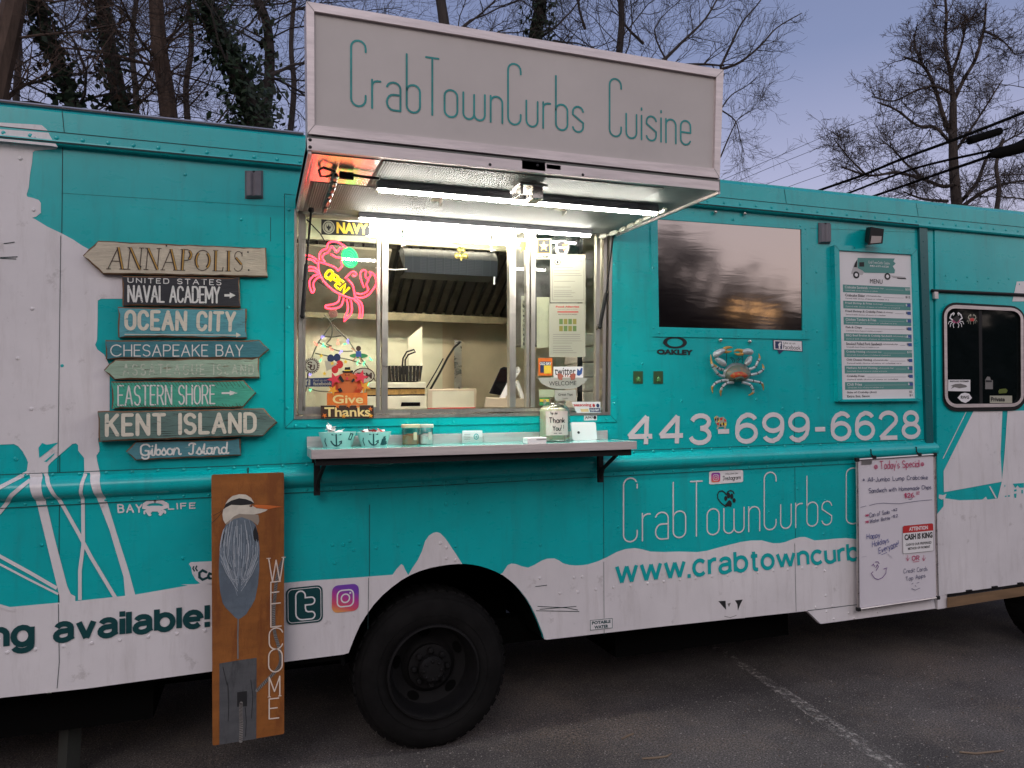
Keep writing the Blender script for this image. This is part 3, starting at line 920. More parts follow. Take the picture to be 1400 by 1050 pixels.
# --- lettering on the side
b = MB()
htext(b, '443-699-6628', Q(wall(-.0035), (856, 611.5), (1259, 600.2), (1258, 560.5), (858, 566.5)), .029)
b.build('phone_number', m_whitelet, truck)
b = MB()
htext(b, 'www.crabtowncurb', Q(wall(-.0055), (841, 800), (1176, 766.5), (1174, 741.0), (841, 763.5)), .0225, 0, .2)
b.build('website_lettering', m_teal2, truck)
b = MB()
htext(b, 'ng available!', Q(wall(-.0055), (-17, 890), (287, 857.5), (287, 824), (-17, 849)), .0245, 0, .2)
b.build('catering_lettering', m_deepteal, truck)
b = MB()
LETQ = Q(wall(-.003), (852.5, 741.5), (1137, 717), (1137, 642), (852.5, 654))
stext(b, 'CrabTownCurbs', LETQ, .0085, 0, DECO, .085)
stext(b, 'C', Q(wall(-.003), (1157, 717), (1176, 715.3), (1176, 639.5), (1157, 640)), .0085, 0, DECO, .085)
b.build('truck_name_lettering', m_whitelet, truck)
b = MB()
z7 = Zm(120, 640, 5.833)
q = Q(wall(-.003), *z7([(245, 352), (430, 350), (430, 292), (240, 292)]))
stext(b, 'BAY', q, .007, 0, STROKE, .35)
stext(b, 'LIFE', Q(wall(-.003), *z7([(645, 328), (855, 318), (855, 278), (640, 285)])), .006, 0, STROKE, .35)
for px in ([(470, 322), (480, 305), (510, 300), (570, 300), (592, 305), (600, 322), (580, 345), (490, 347)],):
    b.poly(MP(wall(-.003), z7(px)))
for pts, wd in (([(482, 318), (452, 312), (455, 290), (485, 270), (530, 263)], .018), ([(590, 318), (622, 308), (622, 288), (590, 270), (540, 262)], .018), ([(475, 335), (452, 345), (452, 362)], .008), ([(500, 345), (480, 352), (495, 372)], .014), ([(597, 335), (617, 345), (617, 358)], .008), ([(570, 345), (592, 352), (578, 368)], .014)):
    b.ribbon(MP(wall(-.0033), z7(pts)), wd, (0, -1, 0))
b.build('crab_emblem', m_whitelet, truck)
b = MB()
b.poly(MP(wall(-.003), z7([(806, 765), (822, 750), (990, 742), (1010, 742), (1010, 930), (900, 922), (860, 890), (832, 840), (824, 790)])))
b.poly(MP(wall(-.003), z7([(740, 928), (1010, 922), (1010, 940), (870, 945)])))
b.poly(MP(wall(-.003), z7([(790, 946), (1010, 944), (1010, 966), (850, 968)])))
b.ribbon(MP(wall(-.0045), z7([(945, 830), (915, 815), (890, 835), (890, 870), (915, 890), (950, 875)])), .011, (0, -1, 0), 1)
b.ribbon(MP(wall(-.0045), z7([(985, 845), (970, 840), (960, 860), (970, 880), (985, 880)])), .011, (0, -1, 0), 1)
for px in ([(845, 785), (838, 800), (850, 820)], [(868, 782), (860, 800), (872, 818)]): b.ribbon(MP(wall(-.0045), z7(px)), .006, (0, -1, 0), 1)
b.build('coffee_cup_graphic', [m_white, m_deepteal], truck)

# --- skirt under the whiteboard, corner post, door
b = MB()
b.prism(MP(wall(-.004), [(1104, 835.5), (1160, 829), (1276, 816), (1279, 832), (1122, 853)]), (0, .03, 0))
for u, v in ((1130, 836), (1140, 846), (1160, 838), (1168, 845), (1200, 837), (1225, 838)): b.dome(W(u, v, -.004), .008, .006)
seam(b, [(1104, 835), (1160, 828), (1274, 815.5)], .004, -.006, 1)
b.build('sill_skirt', [m_white, m_seam], truck)
b = MB()
b.prism(MP(wall(-.02), [(1257, 309), (1268, 310.5), (1276.5, 608), (1267, 608)]), (0, .02, 0))
for v in range(330, 600, 22): b.dome(W(1262+(v-310)*.032, v, -.02), .006, .004)
b.build('corner_post', m_tealdk, truck, bevel=.004)
b = MB()
b.prism(MP(wall(-.006), [(1282, 815), (1295, 812.5), (1295, 831), (1282, 833)]), (0, .08, 0))
b.build('post_foot', m_white, truck)
def drs(pts): return MP(wall(-.008), pts)
door = MB()
door.prism(drs([(1278, 312), (1600, 340.7), (1600, 775.6), (1296, 812), (1283, 815)]), (0, .04, 0))
for u, v in Zm(1100, 280, 3.087)([(595, 298), (640, 318), (686, 305), (730, 322), (775, 310), (818, 328), (862, 312), (905, 335)]): door.dome(W(u, v, -.008), .008, .006)
door_o = door.build('cab_door', m_teal, truck, smooth=True)
b = MB()
b.tube(MP(wall(-.016), [(1274, 397.5), (1600, 412.5)]), .012, 8)
b.build('door_gutter', m_black, door_o)
b = MB(); b.box(W(1279, 404, -.02), (.035, .02, .05)); b.build('gutter_bracket', m_alupink, door_o, bevel=.003)
b = MB()
def dd(px, e=.0105): b.poly(MP(wall(-e), px))
dd([(1331, 562), (1313, 598), (1290, 644), (1290.5, 673), (1370, 658.5), (1368, 620), (1370.5, 562)])
dd([(1377.5, 562), (1373.5, 620), (1369.5, 659), (1364, 681.5), (1350, 683), (1348, 679), (1343, 683), (1312, 684), (1290, 681), (1290, 692), (1281, 703), (1283, 815), (1296, 812), (1600, 775.6), (1600, 555)])
dd([(1320.5, 563), (1321.5, 563), (1290, 627), (1288.5, 627)])
dd([(1289.5, 677), (1294, 675), (1292, 682), (1287, 683), (1283.5, 681), (1284, 676)])
dd([(1352, 665), (1354, 664.5), (1363, 681), (1361, 681.5)], .0115)
dd([(1390, 385), (1600, 376), (1600, 412), (1384, 412)])
b.build('door_wrap_graphics', m_white, door_o)
b = MB()
zd = Zm(1150, 600, 3.752)
for px in ([(880, 230), (938, 226), (938, 250), (915, 250), (905, 238), (895, 252)], [(888, 260), (900, 258), (900, 268), (888, 270)], [(886, 282), (900, 280), (898, 302), (890, 303)], [(840, 292), (848, 291), (848, 297), (840, 298)], [(856, 290), (866, 289), (866, 296), (856, 297)], [(838, 236), (842, 236), (842, 246), (838, 246)], [(925, 262), (932, 262), (932, 280), (925, 280)]): b.poly(MP(wall(-.0125), zd(px)))
b.build('door_wrap_patch', m_teal, door_o)
# door window
b = MB()
def ring(mb, o, i, d0, d1, mi):
    """frame between two outlines, standing d0..d1 proud"""
    A, B = MP(wall(-d1), o), MP(wall(-d1), i)
    A0, B0 = MP(wall(-d0), o), MP(wall(-d0), i); k = len(o)
    mb.add(A+B+A0+B0, [(j, (j+1) % k, k+(j+1) % k, k+j) for j in range(k)] + [(j, (j+1) % k, 2*k+(j+1) % k, 2*k+j) for j in range(k)] + [(k+j, k+(j+1) % k, 3*k+(j+1) % k, 3*k+j) for j in range(k)], mi)
def pxr(q, r, n=6):
    """rounded outline inside the photo quad q = TL TR BR BL"""
    rr = rrect(0, 0, 1, 1, r[0], r[1], n)
    out = []
    for a, t in rr:
        p = [q[3][k]*(1-a)*(1-t) + q[2][k]*a*(1-t) + q[1][k]*a*t + q[0][k]*(1-a)*t for k in (0, 1)]
        out.append(tuple(p))
    return out
o1 = pxr([(1288, 412.5), (1401.5, 419), (1402.5, 561), (1289.5, 562.5)], (.17, .13))
o2 = pxr([(1290.5, 416), (1399.5, 421.5), (1400, 556), (1292, 557.5)], (.16, .12))
o3 = pxr([(1294.5, 421), (1395.5, 425.5), (1396, 551.5), (1296, 552.5)], (.12, .09))
ring(b, o1, o2, .008, .020, 0); ring(b, o2, o3, .008, .026, 1)
b.prism(MP(wall(-.012), [(1338, 424), (1342.5, 424), (1343.5, 552), (1339.5, 552)]), (0, .004, 0), 0)
dw = b.build('door_window', [m_black, m_alupink], door_o, smooth=True)
b = MB(); b.poly(MP(wall(-.010), o3))
b.build('pane', mat('dark tinted glass', (.004, .007, .007), .04, spec=.5, bump=.02, bs=3), dw)
def wallq(dy, *p): return Q(wall(dy), *p)
zw = Zm(1280, 400, 5.833)
b = MB()   # fish permit sticker
q = wallq(-.0115, *zw([(95, 785), (272, 788), (272, 695), (95, 695)]))
b.add(q, [(0, 1, 2, 3)], 0)
text(b, 'MARYLAND WATERMEN', sub(q, .08, .8, .92, .93), 1, .02, 2)
b.poly(onq(q, [(.1, .45), (.3, .62), (.55, .66), (.8, .52), (.85, .42), (.8, .35), (.5, .25), (.28, .35), (.12, .2), (.2, .42)], .001), 2)
b.build('sticker', [m_paperw, m_ink, m_inkgrey], dw)
b = MB()
q = wallq(-.0115, *zw([(170, 880), (285, 880), (285, 798), (170, 798)]))
b.poly(onq(q, [(0, .5), (.25, .15), (.55, .0), (.8, .2), (1, .5), (.8, .9), (.5, 1), (.25, .9)], 0), 0)
text(b, 'RWG', sub(q, .22, .4, .78, .7), 1, .02, 2)
b.build('sticker', [m_paperw, m_ink], dw)
b = MB()
q = wallq(-.0115, *zw([(428, 880), (605, 880), (605, 822), (428, 822)]))
b.add(q, [(0, 1, 2, 3)], 0)
text(b, 'Private', sub(q, .04, .2, .66, .8), 1, .03, 3)
b.build('private_notice', [m_paper, m_ink], dw)
b = MB()
q = wallq(-.0115, *zw([(388, 770), (455, 770), (455, 668), (388, 668)]))
b.poly(onq(q, [(.05, 0), (.95, 0), (.95, .7), (.7, .72), (.6, .95), (.3, 1), (.05, .75)], 0), 0)
b.poly(onq(q, [(.1, .55), (.8, .55), (.85, .68), (.1, .7)]), 1)
b.build('sticker', [m_inkgrey, m_ink], dw)
b = MB()
b.poly(MP(wall(-.0115), zw([(495, 785), (505, 770), (555, 765), (570, 780), (560, 800), (500, 805)])))
b.build('sticker', mat('green vinyl', (.10, .14, .01), .5), dw)
def crab(mb, c, s, mb_i, li, dy):
    """little crab emblem: shell, claws and legs round the photo point c"""
    P = lambda pts: MP(wall(dy), [(c[0]+a*s, c[1]+b_*s) for a, b_ in pts])
    mb.poly(P([(-1, 0), (-.6, -.45), (0, -.6), (.6, -.45), (1, 0), (.5, .5), (-.5, .5)]), mb_i)
    for sg in (-1, 1):
        for pts, wd in (([(.8, -.2), (1.35, -.6), (1.1, -1.3), (.5, -1.75)], .38), ([(.6, -1.2), (.35, -1.6)], .25), ([(.9, .1), (1.5, .2), (1.7, .7)], .2), ([(.75, .3), (1.2, .7), (1.25, 1.3)], .2), ([(.4, .45), (.65, .95), (.5, 1.5)], .22)):
            mb.ribbon([p + V((0, -.0004, 0)) for p in P([(sg*a, b_) for a, b_ in pts])], wd*s*.0042, (0, -1, 0), li)
b = MB()
crab(b, (1307, 438.5), 6.2, 1, 0, -.0115)
b.poly(MP(wall(-.0125), [(1302, 436), (1309, 431), (1313, 436), (1308, 441)]), 2)
b.build('crab_sticker', [m_paperw, mat('magenta vinyl', (.42, .05, .16), .5), m_ink], dw)
b = MB()
crab(b, (1329, 437), 4.0, 0, 0, -.0115)
b.poly(MP(wall(-.0125), ell(1329, 437, 3.2, 2.2, 10)), 1)
b.build('crab_sticker', [m_paper, m_red], dw)
# step
b = MB()
b.hexa(Q(wall(-.02), (1295, 831), (1600, 783.2), (1600, 772.5), (1295, 817)), Q(wall(.35), (1295, 831), (1600, 783.2), (1600, 772.5), (1295, 817)))
b.build('door_step', mat('weathered timber', (.20, .12, .06), .7, var=.3, vs=8, st=(.3, 3, 3)), truck)
b = MB()
b.hexa(Q(wall(-.012), (1295, 816), (1600, 772.3), (1600, 768.8), (1295, 812.5)), Q(wall(.1), (1295, 816), (1600, 772.3), (1600, 768.8), (1295, 812.5)))
for u in (1325, 1360, 1395): b.box(W(u, 812-(u-1295)*.145, -.016), (.05, .01, .012))
b.build('step_edging', m_rim, truck)

# ---------------------------------------------------------------- serving window
b = MB()
def wring(mb, o, i, d0, d1, mi=0): ring(mb, o, i, d0, d1, mi)
wring(b, [(389.5, 266), (844, 300), (843.5, 577), (390, 585)], [(402.5, 285), (837.5, 316), (834.5, 567.5), (401.5, 573.5)], 0, .007)
for u, v in [(395, 287), (394, 420), (393, 558), (404, 582), (421, 582), (556, 578), (690, 576), (700, 575), (829, 573), (839.5, 360), (840, 438), (840, 552), (841, 470), (838, 400), (620, 577)]: b.dome(W(u, v, -.007), .008, .006)
for p in ([(390, 585), (402, 573.5)], [(843.5, 577), (834.5, 567.5)]): seam(b, p, .002, -.0078, 1)
b.build('window_surround', [m_teal, m_seam], truck, smooth=True)
def pr_(mb, px, d0, d1, mi=0): mb.prism(MP(wall(d0), px), (0, d1-d0, 0), mi)
m_wfr = mat('anodised window frame', (.55, .52, .47), .35, .9, var=.12, vs=18, st=(3, 3, .3), rvar=.08)
b = MB()
pr_(b, [(402.5, 286), (406, 286.3), (405.5, 573), (402, 573)], -.009, .07)
pr_(b, [(408.5, 286.5), (413.5, 287), (413, 565), (408, 566)], -.004, .07)
pr_(b, [(402, 569), (834.5, 563), (834.5, 567.3), (402, 573.3)], -.012, .07)
pr_(b, [(408, 562), (826, 556.5), (826, 561), (408, 567)], .006, .07)
pr_(b, [(834, 316.5), (837.5, 317), (834.5, 567), (831, 567)], -.009, .07)
pr_(b, [(826, 316), (830, 316.5), (827.5, 563), (823.5, 563)], -.002, .07)
pr_(b, [(403, 284), (837, 316), (837, 322), (403, 291)], -.004, .07)
swin = b.build('serving_window', m_wfr, truck, bevel=.002)
b = MB()   # left sash
pr_(b, [(516, 294), (520.5, 294.5), (519.5, 562), (515, 562)], .012, .045); pr_(b, [(523, 294.5), (531.5, 295.5), (530, 562), (522, 562)], .004, .05)
pr_(b, [(413.5, 556), (516, 556), (516, 562), (413.5, 563)], .012, .04)
pr_(b, [(413.5, 287), (418, 287.5), (417.5, 562), (413.5, 562.5)], .012, .04)
s1 = b.build('sash', m_wfr, swin, bevel=.002)
b = MB()
pr_(b, [(696.5, 306), (705.5, 306.8), (705, 557), (697, 557)], .004, .05); pr_(b, [(720, 308), (724, 308.3), (723.5, 557), (719.5, 557)], .012, .05); pr_(b, [(726.5, 308.5), (732.5, 309), (731.5, 557), (726, 557)], .002, .05)
pr_(b, [(816, 315), (821, 315.5), (819, 557), (814.5, 557)], .012, .045)
s2 = b.build('sash', m_wfr, swin, bevel=.002)
b = MB(); b.poly(MP(wall(.030), [(418, 287), (516, 295), (515, 557), (418, 557)])); b.build('pane', m_glass, swin)
b = MB(); b.poly(MP(wall(.030), [(732, 309), (816, 315), (815, 557), (732, 557)])); b.build('pane', m_glass, swin)
b = MB(); b.poly(MP(wall(.034), [(705.5, 307), (720, 308), (720, 557), (705, 557)])); b.build('pane', m_glass, swin)

# stickers and papers on the panes
GL = .0285
def wst(name, quad, bgm, items, mats, parent=swin, dy=GL):
    b = MB(); q = Q(wall(dy), *quad)
    if bgm is not None: b.add(q, [(0, 1, 2, 3)], 0)
    for it in items: it(b, q)
    return b.build(name, mats, parent)
zl = Zm(405, 290, 7)       # left pane, upper
zk = Zm(405, 430, 7)       # left pane, lower
wst('window_plate', zl([(240, 215), (702, 232), (702, 98), (240, 68)]), 0, [
    lambda b, q: text(b, 'NAVY', sub(q, .31, .12, .97, .88, .001), 1, .05),
    lambda b, q: b.poly(onq(q, ell(.15, .5, .125, .44, 24), .001), 2),
    lambda b, q: b.poly(onq(q, ell(.15, .5, .10, .36, 24), .0014), 0),
    lambda b, q: b.poly(onq(q, ell(.15, .5, .088, .32, 24), .0018), 2),
    lambda b, q: b.poly(onq(q, [(.09, .72), (.12, .52), (.14, .6), (.15, .72), (.16, .6), (.18, .52), (.21, .72), (.19, .42), (.165, .38), (.17, .28), (.13, .28), (.135, .38), (.11, .42)], .0022), 0)],
    [m_ink, m_yellow, m_paper])
b = MB()
for c, r_, mi, e in ((0, 78, 0, 0), (0, 62, 1, .0004), (0, 55, 0, .0008)):
    b.poly(MP(wall(GL-e), zk([(147+r_*a, 490+r_*bb) for a, bb in ell(0, 0, 1, 1, 28)])), mi)
for k in range(22):
    a = 2*math.pi*k/22
    b.ribbon(MP(wall(GL-.001), zk([(147+64*math.cos(a), 490+64*math.sin(a)), (147+74*math.cos(a), 490+74*math.sin(a))])), .003, (0, -1, 0), 1)
stext(b, 'S', Q(wall(GL-.0013), *zk([(112, 505), (150, 505), (150, 455), (112, 455)])), .006, 1)
stext(b, 'U', Q(wall(GL-.0016), *zk([(136, 530), (172, 530), (172, 483), (136, 483)])), .006, 1)
b.build('college_sticker', [m_paper, m_brown], swin)
wst('social_banner', zk([(65, 690), (350, 690), (350, 602), (65, 612)]), 0, [
    lambda b, q: b.add(sub(q, .03, .15, .24, .85, .001), [(0, 1, 2, 3)], 1),
    lambda b, q: text(b, 'f', sub(q, .12, .18, .2, .75, .002), 0, .03),
    lambda b, q: text(b, 'Find us on', sub(q, .34, .6, .8, .85, .001), 1),
    lambda b, q: text(b, 'facebook', sub(q, .34, .15, .97, .55, .001), 1, .02)], [m_navyblue, m_paper])
b = MB()   # surfer sticker, flag flower, oval sticker
P = lambda pts, e=0: MP(wall(GL-e), zk(pts))
b.poly(P([(510+88*(1+a), 395+24*c) for a, c in ell(0, 0, 1, 1, 22)], .0004), 0)
b.ribbon(P([(530, 322), (570, 352), (600, 362)], .001), .007, (0, -1, 0), 1); b.ribbon(P([(575, 405), (545, 440)], .001), .007, (0, -1, 0), 1); b.ribbon(P([(605, 405), (625, 455)], .001), .007, (0, -1, 0), 1)
b.poly(P([(572, 350), (620, 350), (625, 405), (570, 405)], .0012), 2); b.poly(P(ell(596, 325, 24, 26, 14), .0014), 3)
b.build('surfer_sticker', [m_green, mat('skin print', (.45, .25, .15), .6), m_blue, m_brown], swin)
b = MB()
for k in range(5):
    a = R_(60+72*k); c = (365+52*math.cos(a), 465-60*math.sin(a))
    b.poly(P(ell(c[0], c[1], 34, 40, 12), .0004*k), 0 if k in (0, 1) else (1 if k in (3, 4) else 2))
b.poly(P([(270, 440), (400, 465), (290, 545)], .0026), 2)
for cx_, cy_ in ((240, 395), (345, 468), (472, 452), (270, 565)): b.poly(P([(cx_+(24 if i % 2 == 0 else 10)*math.sin(i*math.pi/5), cy_-(24 if i % 2 == 0 else 10)*math.cos(i*math.pi/5)) for i in range(10)], .003), 3)
b.build('flower_sticker', [m_navyblue, m_red, m_paper, m_yellow], swin)
b = MB()
b.poly(P(ell(645, 585, 108, 76, 26)), 1); b.poly(P(ell(645, 585, 98, 67, 26), .0005), 0)
text(b, 'ESM', Q(wall(GL-.001), *zk([(580, 615), (725, 615), (725, 555), (580, 555)])), 1, .03)
b.build('oval_sticker', [m_paper, m_brown], swin)
zr_ = Zm(690, 300, 3.747)   # right pane
def rq(x0, y0, x1, y1): return zr_([(x0, y1), (x1, y1), (x1, y0), (x0, y0)])
star = lambda cx, cy, r: [(cx+(r if i % 2 == 0 else r*.42)*math.sin(i*math.pi/5), cy+(r if i % 2 == 0 else r*.42)*math.cos(i*math.pi/5)) for i in range(10)]
wst('star_sticker', rq(162, 98, 238, 204), 0, [
    lambda b, q: b.add(sub(q, .05, .27, .95, .97, .0006), [(0, 1, 2, 3)], 1), lambda b, q: b.add(sub(q, .1, .3, .9, .94, .001), [(0, 1, 2, 3)], 2),
    lambda b, q: b.poly(onq(q, [(.5+(a-.5)*.8, .62+(c-.5)*.62) for a, c in star(.5, .5, .42)], .0014), 1),
    lambda b, q: b.poly(onq(q, [(.5+(a-.5)*.5, .62+(c-.5)*.4) for a, c in star(.5, .5, .42)], .0018), 3),
    lambda b, q: text(b, 'U.S. ARMY', sub(q, .1, .05, .9, .2, .001), 2, .03)], [m_paper, m_yellow, m_ink, m_paperw])
b = MB()
P2 = lambda pts, e=0: MP(wall(GL-e), zr_(pts))
b.poly(P2([(258, 150), (262, 120), (285, 105), (315, 112), (332, 125), (328, 150), (320, 175), (290, 178), (262, 172)]), 0)
b.poly(P2([(268, 140), (272, 122), (290, 112), (312, 118), (300, 140)], .0005), 1); b.poly(P2([(295, 128), (330, 122), (322, 138), (300, 142)], .001), 2)
b.poly(P2([(272, 150), (310, 150), (305, 172), (280, 172)], .0005), 1); b.poly(P2([(302, 148), (322, 144), (316, 156), (300, 158)], .0009), 2)
b.build('bird_sticker', [m_paper, m_ink, m_orange], swin)
wst('mascot_sticker', rq(70, 105, 120, 172), None, [lambda b, q: b.poly(onq(q, [(.0, .5), (.3, .95), (.6, .85), (.9, 1), (1, .6), (.7, .4), (.9, .1), (.5, .3), (.2, 0), (.3, .4)], 0), 0)], [m_orange])
notice_lines = random.Random(4)
def lines(b, q, rows, mi, x0=.1):
    for y in rows: b.ribbon(onq(q, [(x0, y), (notice_lines.uniform(.55, .92), y)], .0008), .0022, (0, -1, 0), mi, caps=False)
wst('licence_notice', rq(234, 180, 414, 425), 0, [
    lambda b, q: lines(b, q, [.12, .16, .2, .24, .32, .44, .56, .60, .66, .73], 1),
    lambda b, q: [b.ribbon(onq(q, p, .0008), .002, (0, -1, 0), 1, caps=False) for p in ([(.06, .05), (.95, .05), (.95, .93), (.06, .93), (.06, .05)],)],
    lambda b, q: b.poly(onq(q, ell(.2, .84, .09, .06, 18), .001), 2), lambda b, q: b.poly(onq(q, ell(.2, .84, .07, .047, 18), .0014), 0),
    lambda b, q: b.poly(onq(q, ell(.2, .84, .03, .03, 10), .0018), 2),
    lambda b, q: text(b, 'STATE OF MARYLAND', sub(q, .38, .85, .9, .88, .001), 1, 0, 2)], [m_paper, m_inkgrey, m_ink])
wst('allergy_notice', rq(228, 430, 414, 705), 0, [
    lambda b, q: text(b, 'Food Allergies', sub(q, .18, .91, .82, .955, .001), 1, .03, 2),
    lambda b, q: text(b, 'what you need to know', sub(q, .22, .875, .78, .895, .001), 2, 0, 2),
    lambda b, q: b.ribbon(onq(q, [(.22, .84), (.8, .84)], .001), .006, (0, -1, 0), 1, caps=False),
    lambda b, q: text(b, 'Most Common Food Allergens', sub(q, .25, .78, .77, .8, .001), 3, .02, 2),
    lambda b, q: [b.add(sub(q, .27+.125*i, .48+.13*j, .37+.125*i, .58+.13*j, .001), [(0, 1, 2, 3)], 4 + (i+j) % 2) for i in range(4) for j in range(2)],
    lambda b, q: lines(b, q, [.08, .12, .16, .2, .26, .30, .34, .38, .42], 2)], [m_paper, m_red, m_inkgrey, m_ink, mat('olive print', (.25, .22, .05), .7), mat('leaf print', (.12, .2, .06), .7)])
wst('handwritten_note', rq(84, 392, 118, 660), 0, [lambda b, q: [stext(b, s_, sub(q, .3, .06+.09*i, .85, .12+.09*i, .001), .003, 1, STROKE, .2, .06, 0, i) for i, s_ in enumerate(('bun', 'dip', 'ice', 'fry', 'cod', 'oil', 'mayo', 'lid', 'bag', 'salt'))]], [m_paper, m_ink], swin, .045)
wst('pale_card', rq(164, 398, 230, 658), 0, [], [mat('pale card', (.62, .62, .45), .7)], swin, .045)
wst('seasoning_sticker', rq(172, 710, 244, 800), 0, [
    lambda b, q: b.add(sub(q, .14, .16, .88, .8, .0006), [(0, 1, 2, 3)], 1), lambda b, q: b.add(sub(q, .40, .12, .92, .58, .001), [(0, 1, 2, 3)], 2),
    lambda b, q: text(b, 'OLD BAY', sub(q, .1, .6, .92, .76, .0016), 3, .03, 3)], [m_orange, m_navyblue, m_yellow, m_paperw])
wst('bird_logo_sticker', rq(250, 754, 402, 815), 0, [
    lambda b, q: text(b, 'twitter', sub(q, .04, .3, .74, .9, .001), 1, .01),
    lambda b, q: b.poly(onq(q, [(.78, .3), (.86, .22), (.95, .4), (.98, .85), (.93, .9), (.88, .65), (.8, .85), (.79, .55)], .001), 2)], [m_paperw, m_ink, m_blue])
b = MB()   # small labels low on the right pane
for x0, y0, x1, y1, mi in ((176, 872, 256, 910, 0), (178, 914, 230, 952, 1), (180, 920, 226, 934, 2)):
    b.add(Q(wall(GL-.0008*mi), *rq(x0, y0, x1, y1)), [(0, 1, 2, 3)], mi)
b.build('label', [mat('pale green card', (.45, .5, .33), .6), m_green, m_yellow], swin)
wst('seasoning_bumper_sticker', Zm(700, 530, 7.777)([(690, 270), (940, 268), (940, 150), (632, 150)]), 0, [
    lambda b, q: text(b, 'seasoning', sub(q, .02, .5, .66, .86, .001), 1, .03), lambda b, q: b.add(sub(q, .56, .08, .98, .44, .001), [(0, 1, 2, 3)], 2),
    lambda b, q: text(b, 'OLD BAY', sub(q, .59, .14, .95, .38, .002), 0, .03, 3), lambda b, q: b.add(sub(q, .2, .1, .52, .36, .001), [(0, 1, 2, 3)], 3),
    lambda b, q: b.poly(onq(q, ell(.75, .66, .05, .16, 10), .001), 1), lambda b, q: b.poly(onq(q, ell(.9, .66, .06, .18, 10), .001), 2)], [m_paperw, m_red, m_navyblue, mat('peach print', (.75, .5, .25), .6)], truck, -.0135)
wst('union_sticker', Zm(700, 530, 7.777)([(765, 350), (903, 346), (903, 288), (765, 288)]), 0, [
    lambda b, q: text(b, '(A)NO', sub(q, .06, .2, .68, .8, .001), 1, .02), lambda b, q: b.poly(onq(q, ell(.83, .5, .12, .3, 16), .001), 1)], [m_paperw, m_ink], truck, -.0085)

# ---------------------------------------------------------------- serving hatch with the sign box
HX0, HX1, HZ, HY = W(405, 288).x - .004, W(843, 322).x, W(600, 303).z, D - 1.04
zlo = W(420, 205, -1.04).z
def sof(u, v, lift=0.):
    """point of the hatch underside seen at a photo pixel"""
    r = ray(u, v)
    k = (zlo - HZ) / (HY - D)
    t = (HZ - H - k*D) / (r[2] - k*r[1])
    return CAM + r*t + V((0, 0, lift))
b = MB()
b.hexa([V((HX0, HY, zlo)), V((HX1, HY, zlo)), V((HX1, D-.004, HZ)), V((HX0, D-.004, HZ))], [p + V((0, 0, .055)) for p in (V((HX0, HY, zlo)), V((HX1, HY, zlo)), V((HX1, D-.004, HZ)), V((HX0, D-.004, HZ)))])
m_soff = mat('satin hatch skin', (.20, .21, .20), .45, .1, spec=.2, var=.1, vs=6, rvar=.08)
hatch = b.build('serving_hatch', m_soff, truck)
m_rib = mat('ribbed panel', (.19, .19, .175), .5, spec=.15)
n = m_rib.node_tree
tc = n.nodes.new('ShaderNodeTexCoord'); wv = n.nodes.new('ShaderNodeTexWave'); wv.inputs['Scale'].default_value = 30
n.links.new(tc.outputs['Object'], wv.inputs[0])
bp = n.nodes.new('ShaderNodeBump'); bp.inputs['Strength'].default_value = .5; bp.inputs['Distance'].default_value = .004
n.links.new(wv.outputs[0], bp.inputs['Height']); n.links.new(bp.outputs[0], n.nodes['Principled BSDF'].inputs['Normal'])
b = MB()
def sofq(px, lift): return [sof(u, v, lift) for u, v in px]
xa_, xb_ = sof(520, 225).x, sof(880, 270).x
for ya, yb in ((HY+.03, HY+.38), (HY+.44, HY+.92)):
    f_ = lambda x, y: V((x, y, HZ + (zlo-HZ)*(D-y)/(D-HY) - .004))
    b.hexa([f_(xa_ + (0 if ya < HY+.2 else -.24), ya), f_(xb_, ya), f_(xb_, yb), f_(xa_ + (0 if ya < HY+.2 else -.24), yb)], [p+V((0, 0, .006)) for p in (f_(xa_ + (0 if ya < HY+.2 else -.24), ya), f_(xb_, ya), f_(xb_, yb), f_(xa_ + (0 if ya < HY+.2 else -.24), yb))])
b.build('ribbed_panel', m_rib, hatch)
b = MB(); xe = sof(517, 225).x
b.hexa([f_(HX0+.014, HY+.03), f_(xe-.004, HY+.03), f_(xe-.004, HY+.42), f_(HX0+.014, HY+.42)], [p+V((0, 0, .003)) for p in (f_(HX0+.014, HY+.03), f_(xe-.004, HY+.03), f_(xe-.004, HY+.42), f_(HX0+.014, HY+.42))])
xe -= .24
b.hexa([f_(HX0+.014, HY+.42), f_(xe-.004, HY+.42), f_(xe-.004, D-.03), f_(HX0+.014, D-.03)], [p+V((0, 0, .003)) for p in (f_(HX0+.014, HY+.42), f_(xe-.004, HY+.42), f_(xe-.004, D-.03), f_(HX0+.014, D-.03))])
b.build('end_panel', mat('brushed end panel', (.80, .78, .74), .26, 1., bump=.25, bs=6, bst=(9, .3, 1)), hatch)
b = MB()   # front lip and side flanges
lipT0, lipB0, lipT1, lipB1 = W(420, 188, -1.045), W(420, 204.8, -1.045), W(983, 248.5, -1.045), W(983.5, 260.8, -1.045)
b.hexa([lipB0, lipB1, lipT1, lipT0], [p+V((0, .02, 0)) for p in (lipB0, lipB1, lipT1, lipT0)])
for u, v in ((424, 191), (424, 201), (670, 225), (797, 239), (735, 226)): b.dome(W(u, v, -1.046), .007, .003, 1)
b.build('hatch_lip', [m_alupink, m_ink], hatch)
for x in (HX0, HX1-.012):
    b = MB()
    b.hexa([V((x, HY+.002, zlo-.012)), V((x+.012, HY+.002, zlo-.012)), V((x+.012, D-.01, HZ-.012)), V((x, D-.01, HZ-.012))], [V((x, HY+.002, zlo+.06)), V((x+.012, HY+.002, zlo+.06)), V((x+.012, D-.01, HZ+.06)), V((x, D-.01, HZ+.06))])
    b.build('hatch_flange', m_alupink, hatch)
b = MB()   # dark hinge gap under the sign
